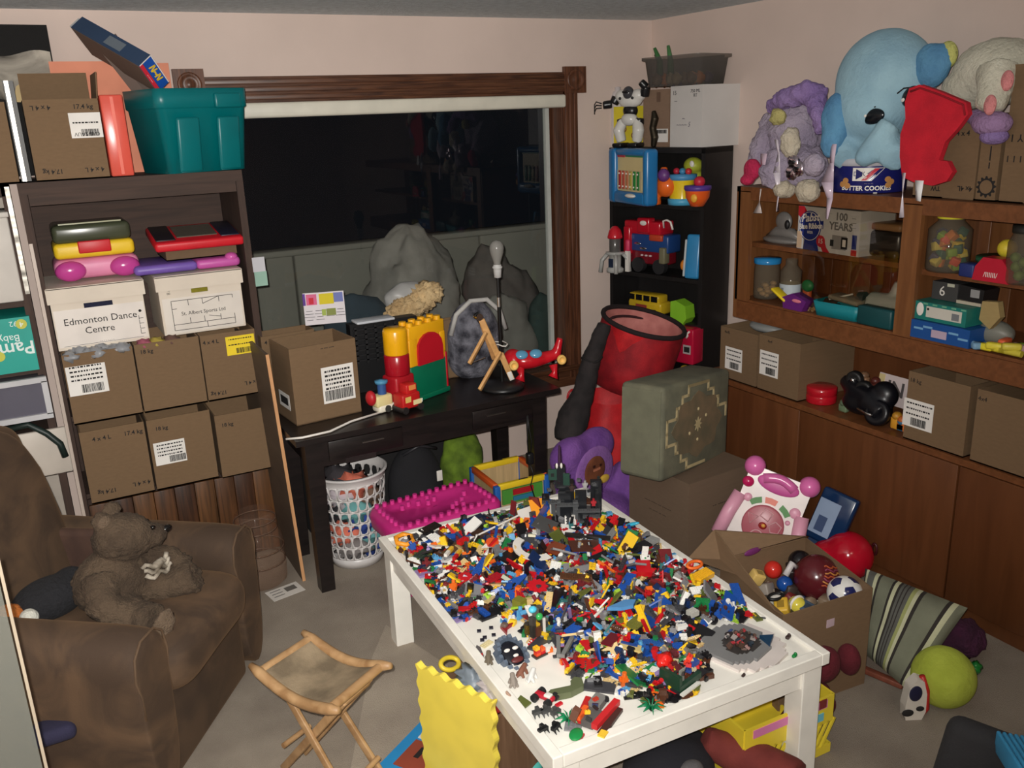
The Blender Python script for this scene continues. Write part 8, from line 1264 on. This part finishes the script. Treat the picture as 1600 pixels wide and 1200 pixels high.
# dark castle
x, y = 0.285, 0.50; t = T('toy_castle', 'tall black and grey toy brick castle at the far right corner of the table', 'toy model', TM @ Vector((x, y, TS)), TRZ-28); BKm = mat((30, 32, 36), 'plain', 0.35); GYm = mat((84, 86, 88), 'plain', 0.4); DGm = mat((40, 72, 60), 'plain', 0.4)
prt('base', (0, 0, 0.004), (0.24, 0.17, 0.008), mat((90, 90, 92)), t)
for x_, y_, w_, d_, h_, m in ((-0.105, 0.0, 0.03, 0.05, 0.085, BKm), (-0.075, -0.045, 0.018, 0.018, 0.085, GYm), (-0.055, -0.045, 0.018, 0.018, 0.085, GYm), (0.012, -0.055, 0.02, 0.02, 0.085, GYm), (-0.02, 0.04, 0.06, 0.05, 0.13, BKm), (0.10, 0.045, 0.045, 0.02, 0.13, BKm), (0.035, -0.03, 0.045, 0.012, 0.12, BKm), (0.108, -0.03, 0.012, 0.05, 0.06, BKm), (-0.03, -0.02, 0.05, 0.03, 0.11, BKm), (-0.04, -0.05, 0.018, 0.02, 0.075, BKm), (0.06, -0.055, 0.06, 0.012, 0.045, BKm), (0.10, 0.0, 0.014, 0.05, 0.10, BKm)): MB().box((x_, y_, 0.008+h_/2), (w_, d_, h_)).build('wall', m, t)
for x_, z, w_ in ((-0.09, 0.095, 0.06), (-0.02, 0.082, 0.09), (0.06, 0.055, 0.10), (0.075, 0.03, 0.07)): o = MB().box((x_, -0.066, z), (w_, 0.026, 0.006)); studs(o, [x_-w_/2+0.006+0.008*i for i in range(int(w_/0.008))], [-0.070, -0.062], z+0.003, 0.0024, 0.002); o.build('ledge', GYm, t)
MB().box((-0.045, 0.02, 0.17), (0.04, 0.04, 0.09)).build('tower', BKm, t); prt('green_panel', (-0.075, 0.0, 0.185), (0.034, 0.008, 0.045), DGm, t); prt('green_panel', (-0.02, -0.003, 0.165), (0.026, 0.008, 0.05), DGm, t); prt('dark_hole', (-0.075, -0.005, 0.185), (0.012, 0.003, 0.014), BLACK, t); MB().cyl((-0.045, 0.02, 0.215), (-0.045, 0.02, 0.30), 0.008, 0.004, 8).build('spire', mat((60, 34, 60)), t)
for dx in (-0.012, 0.006): MB().ell((-0.045+dx, 0.0, 0.222), (0.005, 0.005, 0.012)).build('white_claw', WHITE, t)
for x_, y_, z, c in ((0.065, 0.0, 0.09, (150, 150, 152)), (0.055, 0.02, 0.115, (170, 168, 166)), (0.0, -0.03, 0.125, (60, 40, 36)), (-0.055, -0.085, 0.0, (40, 36, 34)), (0.085, -0.045, 0.065, (180, 40, 50))): o = fig_mb().build('figure', mat(c), t, (x_, y_, z))
for k in range(12): m = brick_mb(*[(1, 2), (2, 2), (1, 1)][k % 3], 0.0096); m.build('brick', mat([(40, 42, 46), (90, 92, 94), (50, 56, 54)][k % 3]), t, (-0.11+0.02*k, -0.01+0.02*(k % 3), 0.09+0.02*((k*5) % 4))).rotation_euler = (0, 0, 0.2*k)
t = on('toy_stick_blade', 'blue crystal toy blade near the right rim by the castle', 'toy brick', 989, 823, 0.01, -50, 0, -20); MB().ell((0, 0, 0.008), (0.03, 0.010, 0.007)).build('blade', mat((60, 180, 214), 'gloss'), t)
slab('long black rifle-like bar lying before the castle', 918, 850, 0.17, 0.018, 0.012, (36, 34, 34), -38, 0, 3, False, 0.018); slab('grey wing plate beside the right rim in the far right', 955, 845, 0.085, 0.026, 0.006, (132, 132, 130), 30, 0, -10, True, 0.02); slab('black jagged wing plate in the far right', 1000, 862, 0.09, 0.04, 0.006, (34, 34, 36), 12, 8, 0, True, 0.016); slab('light grey block by the right rim in the far right', 1018, 848, 0.05, 0.04, 0.012, (150, 150, 148), 15, 0, 0, True, 0.008)
# ================================================================ UNDER THE TABLE
t = T('toy_crate', 'yellow plastic crate with slotted sides and a pink strip under the play table', 'crate', (1.80, 1.75, 0.0), -2); YP = mat((236, 212, 60), 'plain', 0.4); CW_, CD_, CH_ = 0.36, 0.26, 0.22
cr = MB(); cr.box((0, 0, 0.005), (CW_, CD_, 0.01))
for s_ in (-1, 1): cr.box((0, s_*CD_/2, CH_*0.78), (CW_, 0.008, CH_*0.44)); cr.box((s_*CW_/2, 0, CH_*0.78), (0.008, CD_, CH_*0.44)); cr.box((0, s_*CD_/2, 0.02), (CW_, 0.008, 0.03)); cr.box((s_*CW_/2, 0, 0.02), (0.008, CD_, 0.03))
cr.build('crate_body', YP, t)
for s_ in (-1, 1):
    for k in range(13): MB().box((0, 0, 0), (0.008, 0.008, 0.11), 0, R4('Y', 28)).build('slat', YP, t, (-0.165+0.0275*k, s_*CD_/2, 0.08))
prt('pink_strip', (0.0, -CD_/2-0.005, CH_*0.90), (0.30, 0.003, 0.028), mat((220, 130, 180)), t); prt('red_square', (0.13, -CD_/2-0.006, CH_*0.92), (0.03, 0.003, 0.03), mat((130, 50, 50)), t)
for x_, c in ((0.05, (110, 190, 200)), (0.09, (20, 70, 80)), (0.12, (120, 200, 220))): prt('blue_sticker', (x_, -CD_/2-0.005, CH_*0.70), (0.035, 0.003, 0.028), mat(c), t)
t = T('plush_toy', 'dusty red plush limb lying under the near end of the play table', 'plush toy', (1.64, 1.66, 0.0)); blob('limb', [('t', [(-0.10, 0.06, 0.16), (-0.04, 0.02, 0.12), (0.03, -0.05, 0.09), (0.06, -0.16, 0.08)], [0.045, 0.055, 0.065, 0.08])], mat((120, 50, 44), 'fabric', None, (104, 40, 36)), t, 0.014, 6)
t = T('dark_bag', 'dark blue black cloth bag with a faded round print under the play table', 'bag', (1.40, 1.72, 0.0)); blob('bag_body', [('e', (0, 0, 0.09), (0.17, 0.10, 0.10)), ('e', (0.05, 0.06, 0.08), (0.16, 0.10, 0.09))], mat((30, 30, 38), 'fabric'), t, 0.014, 4); MB().ell((0.03, -0.07, 0.14), (0.045, 0.03, 0.035)).build('round_print', mat((96, 94, 96), 'fabric'), t)
v = PZ(825, 1196, 0.02); t = T('aqua_toy', 'aqua rounded toy poking out under the left side of the play table', 'toy', (v.x, v.y, 0)); MB().ell((0, 0, 0.03), (0.05, 0.05, 0.03)).build('body', mat((90, 190, 180)), t); MB().ell((0, 0, 0.062), (0.02, 0.02, 0.008)).build('top', mat((110, 200, 190)), t)
